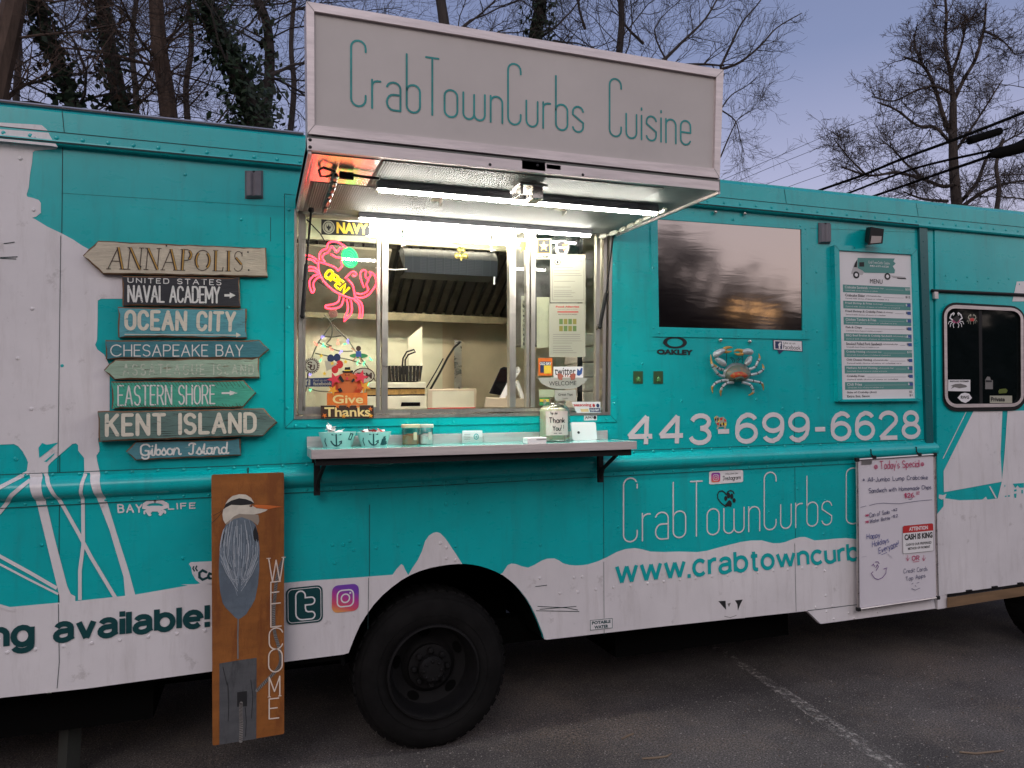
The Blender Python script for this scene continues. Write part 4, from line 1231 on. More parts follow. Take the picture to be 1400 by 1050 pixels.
b.hexa(Q(wall(-1.02), (421, 190), (982, 250), (983, 243), (421, 181)), Q(wall(-.98), (421, 190), (982, 250), (983, 243), (421, 181)))
b.tube([W(421, 186, -1.03), W(983, 247, -1.03)], .006, 6)
b.build('hatch_hinge', m_black, hatch)
# sign box
SO = [(420.6, 182.5), (984, 243.4), (989.5, 95.5), (418.5, 1.5)]
SI = [(430, 171), (976.5, 230.6), (979.5, 105), (429.5, 15)]
b = MB()
A, B_ = Q(wall(-1.05), *SO), Q(wall(-1.05), *SI)
A2, B2 = [p+V((0, .13, 0)) for p in A], [p+V((0, .02, 0)) for p in B_]
b.add(A+B_+A2+B2, [(j, (j+1) % 4, 4+(j+1) % 4, 4+j) for j in range(4)] + [(j, (j+1) % 4, 8+(j+1) % 4, 8+j) for j in range(4)] + [(4+j, 4+(j+1) % 4, 12+(j+1) % 4, 12+j) for j in range(4)] + [(8, 9, 10, 11)])
for j in range(4): b.ribbon([A[j]+V((0, -.0008, 0)), B_[j]+V((0, -.0008, 0))], .002, (0, -1, 0), 1, caps=False)
sgn = b.build('sign_box', [m_alupink, m_inkgrey], hatch)
b = MB(); b.add(Q(wall(-1.036), *SI), [(0, 1, 2, 3)])
m_signface = mat('weathered sign face', (.58, .535, .505), .45, var=.07, vs=2.2, st=(1, 1, 1))
b.build('sign_face', m_signface, sgn)
b = MB()
SQ = Q(wall(-1.0375), (480, 144), (944, 198.5), (944, 123), (480, 54))
stext(b, 'CrabTownCurbs Cuisine', SQ, .0082, 0, DECO, .098)
b.build('sign_lettering', mat('teal sign vinyl', (.03, .29, .28), .5, var=.25, vs=12), sgn)
b = MB(); b.tube([W(985, 97, -1.05)+V((0, .03, .01)), W(991, 100, -1.05)+V((.012, .03, .0))], .012, 6); b.build('sign_corner', m_black, sgn)
# light bars
def lightbar(pA, pB, hr, name='light_bar'):
    b = MB()
    d = (pB-pA).normalized(); up = V((0, 0, 1)); s_ = d.cross(up).normalized()
    b.hexa([pA + s_*.02 - up*.004, pB + s_*.02 - up*.004, pB + s_*.02 + up*.03, pA + s_*.02 + up*.03], [pA - s_*.03 - up*.004, pB - s_*.03 - up*.004, pB - s_*.03 + up*.03, pA - s_*.03 + up*.03])
    for k in range(9): b.box(lerp(pA, pB, (k+.5)/9) + s_*.022 + up*.018, (.07, .008, .012))
    o = b.build(name, mat('fixture grey', (.22, .22, .24), .5), hatch)
    t = MB()                                         # diffuser: lower half only, the channel shades the hatch above it
    a_, c_ = pA + d*.01 - up*.005, pB - d*.01 - up*.005
    arcp = [s_*hr*1.5*math.cos(R_(k)) - up*hr*math.sin(R_(k)) for k in range(0, 181, 30)]
    n9 = len(arcp)
    t.add([a_+p for p in arcp] + [c_+p for p in arcp], [(i, i+1, n9+i+1, n9+i) for i in range(n9-1)] + [tuple(range(n9)), tuple(range(n9, 2*n9))])
    t.build('tube', m_led, o)
    return o
pA, pB = sof(515, 246, -.035), sof(888, 285, -.035)
pB.y = pA.y; pB.z = pA.z
lightbar(pA, pB, .012)
pA, pB = W(490, 297, -.07), W(808, 322, -.07)
pB.z = pA.z
lightbar(pA, pB, .012)
# latch, hooks, light strings, gas struts
b = MB()
c = W(728, 231, -1.03); b.box(c + V((0, .01, .01)), (.11, .05, .045), 0)
b.box(c + V((.09, -.012, .012)), (.07, .006, .025), 1)
c2 = sof(722, 252, -.02)
b.box(c2, (.13, .14, .012), 2); b.box(c2 + V((.03, 0, -.03)), (.05, .09, .05), 2); b.box(c2 + V((-.05, 0, -.02)), (.012, .12, .05), 2)
b.build('hatch_latch', [m_black, m_alupink, m_steel], hatch, bevel=.003)
for u, v in ((597, 267), (766, 280)):
    b = MB(); c = sof(u, v, -.02); b.box(c, (.05, .05, .004)); b.box(c+V((.02, 0, -.012)), (.004, .05, .03)); b.build('hook', m_steel, hatch)
def string_of(px, r, name, m1, m2, lift=-.03):
    P_ = [sof(u, v, lift) for u, v in px]
    b = MB(); b.tube(P_, .004, 5, 1)
    for i in range(len(P_)-1):
        for t in (.25, .75): 
            a, c = lerp(P_[i], P_[i+1], t-.17), lerp(P_[i], P_[i+1], t+.17)
            b.tube([a, lerp(a, c, .15), lerp(a, c, .85), c], [r*.6, r, r, r*.6], 6, 0)
    b.build(name, [m1, m2], hatch, smooth=True)
string_of([(459, 228), (456, 245), (450, 262), (442, 284)], .013, 'light_string', mat('smoky module', (.10, .09, .08), .3), m_black)
string_of([(912, 277), (890, 287), (868, 298), (846, 309), (818, 318)], .013, 'light_string', mat('white module', (.6, .58, .5), .4), m_paper)
b = MB()
b.tube([sof(u, v, -.02) for u, v in ((518, 238), (490, 234), (470, 231))], .006, 6); b.tube([sof(u, v, -.025) for u, v in ((483, 233), (464, 231))], .016, 6)
b.tube([sof(u, v, -.02) for u, v in ((460, 231), (446, 235), (438, 234), (436, 226), (442, 222), (458, 228))], .005, 6)
b.build('lamp_cable', m_black, hatch)
def strut3(pT, pM, pB_):
    b = MB(); b.tube([pT, pM], .0055, 8, 0); b.tube([pM, lerp(pM, pB_, .03), pB_], [.006, .011, .011], 10, 1)
    b.ball(pT, .016, 1); b.ball(pB_, .013, 1); b.box(pB_ + V((0, .015, 0)), (.02, .03, .03), 2)
    b.build('gas_strut', [m_rim, m_black, m_steel], hatch, smooth=True)
strut3(W(425.5, 287, -.10), W(419, 360, -.065), W(413.5, 432, -.03))
strut3(W(838.5, 320, -.10), W(829, 400, -.065), W(820, 447, -.03))

# ---------------------------------------------------------------- serving shelf
SZ = W(600, 606.5).z
SHX0, SHX1, SHY = W(419.5, 611).x, W(829.5, 598).x, D - .355
b = MB()
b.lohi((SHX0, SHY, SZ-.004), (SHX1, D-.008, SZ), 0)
b.lohi((SHX0, SHY-.006, SZ-.042), (SHX1, SHY, SZ+.001), 1)
b.lohi((SHX0-.002, SHY, SZ-.042), (SHX0, D-.05, SZ+.001), 1); b.lohi((SHX1, SHY, SZ-.042), (SHX1+.002, D-.05, SZ+.001), 1)
b.lohi((SHX0, D-.0145, SZ), (SHX1, D-.008, SZ+.052), 1)
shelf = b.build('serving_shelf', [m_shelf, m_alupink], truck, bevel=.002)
b = MB()
b.lohi((SHX0+.02, SHY+.02, SZ-.075), (SHX1-.02, SHY+.055, SZ-.043)); b.lohi((SHX0+.02, D-.09, SZ-.075), (SHX1-.02, D-.06, SZ-.043))
b.build('shelf_frame', m_black, shelf)
for xx in (SHX0+.03, SHX1-.09):
    b = MB()
    b.lohi((xx, D-.075, SZ-.24), (xx+.03, D-.05, SZ-.043)); b.lohi((xx, SHY+.03, SZ-.072), (xx+.03, D-.05, SZ-.044))
    b.tube([(xx+.04, SHY+.12, SZ-.07), (xx+.02, D-.09, SZ-.16), (xx+.015, D-.065, SZ-.22)], .011, 8)
    for dz in (-.21, -.17): b.dome((xx+.015, D-.075, SZ+dz), .007, .005)
    b.build('bracket', m_black, shelf, smooth=True)

# ---------------------------------------------------------------- dark viewing window, menu case, lamps, outlets
b = MB()
wring(b, [(889.5, 296), (1106.5, 308), (1107.5, 464), (890.5, 460)], [(899, 299.5), (1095.5, 313.5), (1097, 452), (901, 447)], 0, .008)
for u, v in [(893, 366), (894, 448), (901, 455), (1003, 300), (1103, 387), (1094, 309), (1101, 313), (1102, 453), (1097, 457), (1010, 459), (1104, 340)]: b.dome(W(u, v, -.008), .007, .005)
tvf = b.build('side_window', [m_teal, m_seam], truck, smooth=True)
m_film = mat('wrinkled dark film', (.38, .34, .33), .07, 1.)
n = m_film.node_tree
tc = n.nodes.new('ShaderNodeTexCoord'); mp = n.nodes.new('ShaderNodeMapping'); mp.inputs['Scale'].default_value = (.7, 1, 5)
n.links.new(tc.outputs['Object'], mp.inputs[0])
t = n.nodes.new('ShaderNodeTexNoise'); t.inputs['Scale'].default_value = 2.6; t.inputs['Detail'].default_value = 5; t.inputs['Distortion'].default_value = 1.2
n.links.new(mp.outputs[0], t.inputs[0])
bp = n.nodes.new('ShaderNodeBump'); bp.inputs['Strength'].default_value = .012; bp.inputs['Distance'].default_value = .03
n.links.new(t.outputs[0], bp.inputs['Height']); n.links.new(bp.outputs[0], n.nodes['Principled BSDF'].inputs['Normal'])
n.nodes['Principled BSDF'].inputs['IOR'].default_value = 2.2
b = MB(); b.poly(MP(wall(-.003), [(899, 299.5), (1095.5, 313.5), (1097, 452), (901, 447)])); b.build('dark_film', m_film, tvf)
for u, v in ((978, 290), (1018, 292), (985, 465), (1025, 467)):
    b = MB(); b.ball(W(u, v, -.016), .012, 0, 8, 5); b.tube([W(u, v, -.001), W(u, v, -.016)], .006, 6); b.build('window_fastener', m_steel, tvf, smooth=True)
# menu case
MO = [(1146, 549), (1260.5, 548), (1253.5, 341), (1141, 335)]
MI = [(1152, 546), (1253, 544.5), (1247, 348), (1147.5, 342)]
MD = .038
b = MB()
A, B_ = Q(wall(-MD), *MO), Q(wall(-MD), *MI)
A2, B2 = [p+V((0, MD-.001, 0)) for p in A], [p+V((0, .02, 0)) for p in B_]
b.add(A+B_+A2+B2, [(j, (j+1) % 4, 4+(j+1) % 4, 4+j) for j in range(4)] + [(j, (j+1) % 4, 8+(j+1) % 4, 8+j) for j in range(4)] + [(4+j, 4+(j+1) % 4, 12+(j+1) % 4, 12+j) for j in range(4)])
for j in range(4): b.ribbon([A[j]+V((0, -.0008, 0)), B_[j]+V((0, -.0008, 0))], .002, (0, -1, 0), 1, caps=False)
for u, v in ((1168, 339), (1228, 343)): b.dome(W(u, v, -MD), .004, .003, 1)
mcase = b.build('menu_case', [m_teal, m_seam], truck, bevel=.003)
b = MB()
MQ = Q(wall(-MD+.012), *MI)
b.add(MQ, [(0, 1, 2, 3)], 0)
def mrow(y0, y1): b.add(sub(MQ, .035, y0, .955, y1, .001), [(0, 1, 2, 3)], 1)
rows_ = [('Crabcake Sandwich', 'w/homemade chips', '$20', 1), ('Crabcake Slider', 'w/homemade chips', '$12', 0), ('Fried Shrimp & Fries', '(6 shrimp)', '$', 1), ('Fried Shrimp & Crabdip Fries', '(6 shrimp)', '$', 0), ('Chicken Tenders & Fries', '', '$', 1), ('Fish & Chips', '', '$', 0), ('BBQ Beef Brisket & Crabdip Sandwich', 'w/homemade chips', '$', 1), ('Smoked Pulled Pork Sandwich', 'w/homemade chips', '$', 0), ('Crabdip Hotdog', 'w/homemade chips', '$10', 1), ('Chili Cheese Hotdog', 'w/homemade chips', '$', 0), ('Nathans All-beef Hotdog', 'w/homemade chips', '$', 1), ('Crabdip Fries', '', '$', 0), ('Chili Fries', '', '$', 1)]
y = .765
for i, (t_, t2, pr3, gr) in enumerate(rows_):
    hh_ = .0535
    if gr: mrow(y-hh_+.006, y+.004)
    c_ = 3 if gr else 2
    wd = len(t_)*.0178
    text(b, t_, sub(MQ, .06, y-.021, .06+wd, y-.003, .0018), c_, .01, 2)
    if t2: text(b, t2, sub(MQ, .075+wd, y-.019, .075+wd+len(t2)*.0128, y-.006, .0018), c_, 0, 2)
    b.ribbon(onq(MQ, [(.1+wd+len(t2)*.0132, y-.018), (.86, y-.018)], .0018), .0011, (0, -1, 0), c_, caps=False)
    text(b, pr3, sub(MQ, .885, y-.02, .885+.022*len(pr3), y-.003, .0018), c_, .01, 2)
    if len(pr3) == 1: b.add(sub(MQ, .905, y-.024, .955, y-.002, .0016), [(0, 1, 2, 3)], 4)
    text(b, 'Served with choice of sauce or coleslaw on a toasted roll'[:38+(i*7) % 19], sub(MQ, .065, y-.038, .5+.05*((i*3) % 7), y-.028, .0018), c_, 0, 1)
    y -= .0545
for i, (t_, p_) in enumerate((('Side of Crabdip (4oz)', '$5'), ('Extra 2oz. Sauce', '$1'))):
    text(b, t_, sub(MQ, .06, y-.02-.024*i, .06+len(t_)*.0185, y-.004-.024*i, .0018), 2, .01, 2); text(b, p_, sub(MQ, .9, y-.02-.024*i, .94, y-.004-.024*i, .0018), 2, 0, 2)
text(b, 'MENU', sub(MQ, .40, .785, .57, .815, .0018), 2, 0, 3)
T_ = lambda pts, e=.0018: onq(MQ, [(a, c_) for a, c_ in pts], e)
b.poly(T_([(.24, .955), (.75, .965), (.73, .945), (.76, .93), (.72, .91), (.75, .885), (.74, .862), (.33, .856), (.3, .87), (.235, .885)], .0014), 1)
b.poly(T_([(.235, .94), (.2, .92), (.155, .86), (.15, .845), (.3, .84), (.32, .856), (.3, .87), (.235, .885)], .0010), 5)
b.poly(T_([(.26, .925), (.325, .928), (.325, .897), (.258, .895)], .002), 2)
b.poly(T_([(.235, .945), (.2, .915), (.185, .89), (.225, .89)], .0022), 2)
for cx_ in (.215, .64): b.poly(T_(ell(cx_, .838, .042, .024, 16), .0022), 2); b.poly(T_(ell(cx_, .838, .022, .0125, 12), .0026), 0)
b.poly(T_([(.68, .846), (.9, .84), (.88, .83), (.72, .832)], .0018), 5); b.poly(T_([(.77, .833), (.9, .832), (.9, .825), (.78, .826)], .0022), 2)
text(b, 'CrabTownCurbs Cuisine', sub(MQ, .38, .92, .68, .94, .002), 3, 0, 1); text(b, '443-699-6628', sub(MQ, .4, .898, .66, .912, .002), 3, .01, 1)
b.build('menu_sheet', [m_paperw, mat('menu green', (.10, .30, .27), .6), m_ink, m_paperw, m_blue, mat('print grey', (.5, .48, .48), .6)], mcase)
# flood lamp over the menu
b = MB()
A = Q(wall(-.11), (1187, 335), (1207, 333), (1209, 313), (1191, 310)); B_ = Q(wall(-.02), (1182, 330), (1194, 332), (1196, 312), (1184, 311))
b.hexa(A, B_, 0)
fl = b.build('flood_lamp', m_black, truck, bevel=.003)
b = MB(); b.add(sub(A, .12, .08, .85, .5, .002), [(0, 1, 2, 3)]); b.build('lens', mat('clear lamp lens', (.35, .30, .28), .2), fl)
# rubber covers over the old marker lamps
def cover(u0, v0, u1, v1):
    q = Q(wall(-.003), (u0, v1), (u1, v1), (u1, v0), (u0, v0))
    b = MB()
    prof = [(0, .004), (.08, .02), (.3, .026), (.45, .016), (.6, .026), (.9, .022), (1, .004)]
    for t0, t1 in ((0, 1),):
        L = [[bil(q, s, yy) + V((0, -pp*kk, 0)) for s, pp in prof] for yy, kk in ((0, .2), (.06, 1), (.9, 1), (1, .3))]
        n_ = len(prof); allp = [p for l in L for p in l]
        b.add(allp, [(i*n_+j, i*n_+j+1, (i+1)*n_+j+1, (i+1)*n_+j) for i in range(3) for j in range(n_-1)])
    b.add([bil(q, -.03, -.02), bil(q, 1.03, -.02), bil(q, 1.03, 1.02), bil(q, -.03, 1.02)], [(0, 1, 2, 3)])
    o = b.build('marker_lamp_cover', m_grey, truck, smooth=True)
    s_ = MB(); s_.dome(bil(q, .5, .94)+V((0, -.012, 0)), .008, .006); s_.build('screw', m_black, o)
cover(335.5, 234, 359, 271); cover(1119, 305, 1134.5, 333)
for u in (872.5, 900):
    b = MB(); q = Q(wall(-.004), (u-6.5, 524.5), (u+6.5, 524.5), (u+6.5, 507.5), (u-6.5, 507.5))
    b.prism(q, (0, .003, 0))
    o = b.build('outlet_plate', mat('olive outlet plate', (.035, .09, .03), .5), truck, bevel=.002)
    b = MB(); b.ball(bil(q, .5, .4) + V((0, -.004, 0)), (.010, .008, .012), 0, 10, 6); b.box(bil(q, .5, .3)+V((0, -.004, 0)), (.02, .012, .018)); b.build('bulb', mat('green lens', (.10, .28, .10), .2), o, smooth=True)

# ---------------------------------------------------------------- stickers on the side
def sst(name, quad, items, mats, dy=-.004, pts=None):
    b = MB(); q = Q(wall(dy), *quad)
    b.poly(onq(q, pts or rrect(0, 0, 1, 1, .06, .12), 0), 0)
    for it in items: it(b, q)
    return b.build(name, mats, truck)
FIG = [(1057, 478), (1097.5, 481), (1097, 466), (1056.5, 464.5)]
sst('social_sticker', FIG, [
    lambda b, q: b.poly(onq(q, [(.03, .04), (.97, .06), (.97, .95), (.03, .95)], .0006), 1),
    lambda b, q: b.add(sub(q, .07, .12, .30, .86, .001), [(0, 1, 2, 3)], 0), lambda b, q: text(b, 'f', sub(q, .17, .14, .27, .76, .0016), 1, .05),
    lambda b, q: text(b, 'Like us on', sub(q, .35, .64, .75, .84, .001), 2, 0, 2), lambda b, q: text(b, 'Facebook', sub(q, .34, .14, .93, .55, .001), 2, .0, 3)],
    [m_navyblue, m_paperw, m_ink], pts=[(0, 0), (.14, -.02), (.2, -.42), (.36, 0), (1, 0), (1, 1), (0, 1)])
IG = [(969.5, 662.5), (1016, 659), (1016, 642.5), (969.5, 644.5)]
def insta(b, q, i0, w_=.004):
    b.poly(onq(q, rrect(0, 0, 1, 1, .22, .22), 0), i0)
    nrm = (0, -1, 0)
    rp = rrect(.2, .2, .8, .8, .17, .17); b.ribbon(onq(q, rp + rp[:1], .001), w_, nrm, i0+1, caps=False)
    rp = ell(.5, .5, .155, .155, 16); b.ribbon(onq(q, rp + rp[:1], .0012), w_, nrm, i0+1, caps=False)
    b.poly(onq(q, ell(.68, .68, .04, .04, 8), .0012), i0+1)
m_insta = mat('camera icon print', (.5, .1, .4), .4)
n = m_insta.node_tree
tc = n.nodes.new('ShaderNodeTexCoord'); sx = n.nodes.new('ShaderNodeSeparateXYZ'); n.links.new(tc.outputs['Generated'], sx.inputs[0])
ma = n.nodes.new('ShaderNodeMath'); ma.operation = 'MULTIPLY_ADD'; ma.inputs[1].default_value = .35
n.links.new(sx.outputs[0], ma.inputs[0]); n.links.new(sx.outputs[2], ma.inputs[2])
rr_ = n.nodes.new('ShaderNodeValToRGB'); n.links.new(ma.outputs[0], rr_.inputs[0])
cr = rr_.color_ramp; cr.elements[0].position = .05; cr.elements[0].color = (.85, .42, .10, 1); cr.elements[1].position = 1.05; cr.elements[1].color = (.20, .06, .45, 1)
e = cr.elements.new(.35); e.color = (.75, .10, .15, 1); e = cr.elements.new(.7); e.color = (.50, .05, .32, 1)
n.links.new(rr_.outputs[0], n.nodes['Principled BSDF'].inputs['Base Color'])
sst('social_sticker', IG, [lambda b, q: insta(b, sub(q, .06, .14, .32, .88, .001), 1, .0028),
    lambda b, q: text(b, 'FOLLOW ON', sub(q, .48, .68, .84, .8, .001), 3, 0, 2), lambda b, q: stext(b, 'Instagram', sub(q, .40, .26, .92, .58, .001), .003, 3, dict(STROKE, **{'I': SCRIPT['I']}), .1)], [m_paperw, m_insta, m_paperw, m_ink])
b = MB(); insta(b, Q(wall(-.0055), (453.5, 838.5), (490.5, 834.5), (490.5, 797.5), (454, 801)), 0, .007); b.build('camera_icon', [m_insta, m_paperw], truck)
b = MB()
q = Q(wall(-.0055), (391.5, 855), (441.5, 850), (441, 799.5), (391, 804.5))
b.poly(onq(q, rrect(0, 0, 1, 1, .15, .15), 0), 0)
rp = rrect(.05, .05, .95, .95, .12, .12); b.ribbon(onq(q, rp+rp[:1], .001), .003, (0, -1, 0), 1, caps=False)
tp = [(.30, .84), (.44, .84), (.44, .66), (.74, .66), (.74, .52), (.44, .52), (.44, .36)] + [(.50, .29), (.60, .27), (.74, .27), (.74, .13), (.52, .12)] + [(.40, .15), (.32, .23), (.29, .34), (.30, .52)]
def inset_ribbon(pts, wd): b.ribbon(onq(q, pts + pts[:1], .0012), wd, (0, -1, 0), 1, caps=False)
outline = arc(.39, .76, .13, .13, 180, 0) + [(.52, .70)] + arc(.68, .60, .10, .10, 90, -90) + [(.52, .50), (.52, .42)] + [(.54, .34), (.60, .31)] + arc(.68, .21, .10, .10, 90, -90) + [(.50, .11)] + arc(.44, .29, .18, .18, -90, -180) + [(.26, .5)]
inset_ribbon(outline, .007)
b.build('bird_network_icon', [m_deepteal, m_paperw], truck)
b = MB()   # ring logo and name
q = Q(wall(-.003), (898, 484.5), (947.5, 485.5), (947.5, 461.5), (898, 460.5))
text(b, 'OAKLEY', sub(q, 0, 0, 1, .30, 0), 0, .06)
o_, i_ = ell(.5, .70, .33, .34, 32), ell(.5, .70, .22, .24, 32)
b.prism(onq(q, o_, 0), (0, .0005, 0), 0, holes=[onq(q, i_, 0)])
b.build('ring_emblem', m_ink, truck)
b = MB()   # heart and paw
zp = Zm(840, 620, 4.118)
b.ribbon(MP(wall(-.003), zp([(628, 300), (600, 278), (583, 255), (580, 232), (590, 214), (608, 210), (622, 220), (630, 232), (640, 214), (655, 208), (668, 214), (674, 226)])), .007, (0, -1, 0))
b.poly(MP(wall(-.0036), zp([(622, 290), (634, 276), (645, 262), (657, 268), (662, 284), (657, 301), (645, 297), (630, 299)])))
for c_, r1, r2 in (((627, 253), 9, 14), ((643, 236), 9, 17), ((661, 241), 9, 16), ((674, 264), 9, 13)): b.poly(MP(wall(-.0036), zp(ell(c_[0], c_[1], r1, r2, 12))))
b.build('paw_decal', m_ink, truck)
b = MB()   # worn sticker with two dark scraps
zg = Zm(820, 600, 3.75)
b.poly(MP(wall(-.0034), zg([(601, 812), (742, 803), (745, 918), (605, 928)])), 0)
b.poly(MP(wall(-.0042), zg([(608, 832), (645, 830), (648, 877), (632, 860)])), 1); b.poly(MP(wall(-.0042), zg([(693, 828), (733, 824), (722, 845), (708, 880), (705, 848)])), 1)
b.poly(MP(wall(-.0042), zg([(655, 845), (672, 840), (668, 850), (662, 862)])), 2); b.ribbon(MP(wall(-.0042), zg([(640, 910), (670, 916), (700, 905)])), .003, (0, -1, 0), 2)
b.build('worn_dog_decal', [m_white, m_ink, m_inkgrey], truck)
wst('potable_water_label', [(806, 862.5), (838, 859), (838, 844.5), (806, 847.5)], 0, [
    lambda b, q: b.ribbon(onq(q, [(.03, .05), (.97, .05), (.97, .95), (.03, .95), (.03, .05)], .001), .003, (0, -1, 0), 1, caps=False),
    lambda b, q: text(b, 'POTABLE', sub(q, .1, .54, .9, .84, .001), 1, .04, 2), lambda b, q: text(b, 'WATER', sub(q, .2, .12, .8, .42, .001), 1, .04, 2)], [m_paperw, m_deepteal], truck, -.0055)
b = MB()   # flag-patterned crab decal by the phone number
zc = Zm(950, 455, 7.5)
b.poly(MP(wall(-.004), zc([(195, 870), (225, 848), (250, 868), (295, 862), (325, 895), (328, 935), (315, 990), (298, 990), (298, 965), (250, 965), (236, 992), (220, 985), (232, 955), (212, 925)])), 0)
for k, px in enumerate(([(205, 885), (218, 865), (222, 890), (212, 908)], [(228, 880), (240, 865), (246, 895), (235, 910)], [(255, 940), (270, 930), (275, 955), (262, 962)], [(285, 925), (300, 915), (302, 945), (292, 955)])): b.poly(MP(wall(-.0045), zc(px)), 1)
for px in ([(200, 872), (215, 855), (222, 862), (206, 885)], [(236, 898), (250, 885), (258, 905), (240, 918)], [(300, 930), (325, 915), (322, 950), (308, 962)], [(272, 925), (284, 915), (288, 938), (276, 948)]): b.poly(MP(wall(-.0045), zc(px)), 2)
for px in ([(255, 875), (285, 870), (280, 895), (262, 898)], [(300, 880), (318, 892), (318, 912), (302, 908)], [(222, 925), (245, 920), (248, 945), (232, 948)]): b.poly(MP(wall(-.0045), zc(px)), 3)
b.build('flag_crab_decal', [m_paper, m_ink, m_yellow, m_red], truck)

# ---------------------------------------------------------------- kitchen inside the truck
KX0, KX1, KY = W(412, 430).x - 1.1, W(1250, 430).x, D + 2.2
CT = W(600, 560, .8).z                               # counter height
b = MB()
b.lohi((KX0, KY-.02, zf), (KX1, KY, zr-.04), 0); b.lohi((KX0-.02, D+.035, zf), (KX0, KY, zr-.04), 0); b.lohi((KX1, D+.035, zf), (KX1+.02, KY, zr-.04), 1)
b.lohi((KX0, D+.035, zr-.06), (KX1, KY, zr-.04), 0); b.lohi((KX0, D+.8, zf+.06), (KX1, KY, zf+.08), 2)
b.build('kitchen_lining', [m_steelpale, m_steelwarm, m_under], truck)
for dd_, px, mm in ((2.17, [(600, 432), (760, 432), (760, 620), (600, 620)], m_steelwarm), (2.15, [(628, 466), (760, 470), (760, 620), (628, 620)], m_steelwarm), (2.16, [(530, 437), (605, 437), (605, 620), (530, 620)], m_steelpale)):
    b = MB(); b.prism(MP(wall(dd_), px), (0, .004, 0)); b.build('wall_panel', mm, truck)
for u, v in ((549, 453), (610, 456), (680, 457), (680, 464), (632, 477), (621, 442)):
    pass
b = MB(); b.hexa(Q(wall(1.9), (621, 540), (631, 540), (631, 466), (621, 464)), Q(wall(2.1), (621, 540), (631, 540), (631, 466), (621, 464))); b.build('wall_post', m_steel, truck)
b = MB(); b.tube([W(u, v, 1.8) for u, v in ((588, 533), (600, 512), (612, 489), (621, 475), (629, 468))], .009, 6); b.tube([W(u, v, 1.82) for u, v in ((583, 530), (596, 508), (606, 490))], .005, 6); b.build('gas_hose', m_black, truck)
# ceiling lamps
for px, dy in (([(480, 307), (702, 322)], .42), ([(470, 318), (712, 336)], .75)):
    A, B_ = W(*px[0], dy), W(*px[1], dy); B_.z = A.z
    b = MB(); b.lohi((A.x-.05, A.y-.05, A.z+.02), (B_.x+.05, A.y+.05, A.z+.05)); o = b.build('ceiling_lamp', m_paperw, truck)
    t = MB(); t.tube([A, B_], .014, 8); t.build('tube', m_ledin, o)
# extractor hood with baffle filters
b = MB()
h0, h1 = W(620, 340, 1.15), W(620, 428, 1.85)
hx0, hx1 = W(330, 420, 1.6).x, W(760, 420, 1.6).x
P4 = [V((hx0, h0.y, h0.z)), V((hx1, h0.y, h0.z)), V((hx1, h1.y, h1.z)), V((hx0, h1.y, h1.z))]
b.hexa(P4, [p+V((0, .05, .05)) for p in P4])
nb = 30
for i in range(nb):
    x = lerp(hx0, hx1, (i+.5)/nb); wd = (hx1-hx0)/nb*(.30 if i % 5 else .46)
    q4 = [V((x-wd, h0.y, h0.z)), V((x+wd, h0.y, h0.z)), V((x+wd, h1.y, h1.z)), V((x-wd, h1.y, h1.z))]
    nn = V((0, -(h0.z-h1.z), -(h1.y-h0.y))).normalized()*.03
    b.hexa([p+nn for p in q4], q4, 1 if i % 5 else 2)
b.lohi((hx0, h0.y-.03, h0.z-.0), (hx1, h0.y, zr-.06), 3)
xs_ = W(524, 390, 1.5).x
q4 = [V((hx0, h0.y, h0.z)), V((xs_, h0.y, h0.z)), V((xs_, h1.y, h1.z)), V((hx0, h1.y, h1.z))]
nn = V((0, -(h0.z-h1.z), -(h1.y-h0.y))).normalized()
b.hexa([p+nn*.055 for p in q4], [p+nn*.035 for p in q4], 4)
b.build('extractor_hood', [m_black, mat('greasy baffle steel', (.10, .095, .085), .3, .9, var=.4, vs=10), mat('dark baffle', (.05, .05, .05), .35, .8), m_steelpale, mat('hood plate', (.36, .33, .28), .4, .4, var=.2, vs=6)], truck)
b = MB(); b.hexa(Q(wall(1.80), (380, 432), (760, 446), (760, 437), (380, 420)), Q(wall(2.0), (380, 432), (760, 446), (760, 437), (380, 420))); b.build('hood_trough', mat('dull trough steel', (.20, .17, .11), .45, .4, var=.4, vs=14), truck)
b = MB()
b.lohi((KX0, D+.5, CT-.04), (KX1, D+1.9, CT)); b.lohi((KX0, D+.5, W(620, 770).z+.05), (KX1, D+.55, CT-.04))
b.build('kitchen_counter', m_steel, truck)
b = MB(); b.lohi((W(403, 570).x, D+.071, W(600, 566).z-.02), (W(836, 570).x, D+.5, W(600, 566).z-.005)); b.build('window_ledge', m_steel, truck)

def thing(name, label, cat, loc, group=None): return tag(empty(name, loc), label, cat, group)
# fryer, prep cabinet, tablet, heater
c = W(555, 558, .75)
fr = thing('deep_fryer', 'stainless countertop fryer with a dark slot seen through the open window', 'fryer', (c.x, c.y, CT))
b = MB()
b.hexa(Q(wall(.75), (500, 560), (582.5, 558), (582.5, 541), (500, 542)), Q(wall(1.5), (500, 560), (582.5, 558), (582.5, 541), (500, 542)), 0)
b.hexa(Q(wall(.74), (500, 530), (582.5, 530), (582.5, 523), (500, 523)), Q(wall(1.5), (500, 530), (582.5, 530), (582.5, 523), (500, 523)), 0)
b.hexa(Q(wall(.78), (500, 542), (581, 541), (581, 530), (500, 530)), Q(wall(1.45), (500, 542), (581, 541), (581, 530), (500, 530)), 1)
b.poly(MP(wall(.745), [(548, 555.5), (574.5, 555), (574.5, 550), (549, 550)]), 2); b.poly(MP(wall(.775), [(500, 540), (581, 538.5), (581, 532), (500, 532)]), 3)
b.build('body', [m_steelpale, m_black, m_blackgl, mat('golden crumb tray', (.45, .27, .08), .6, var=.4, vs=40)], fr, bevel=.003)
b = MB()
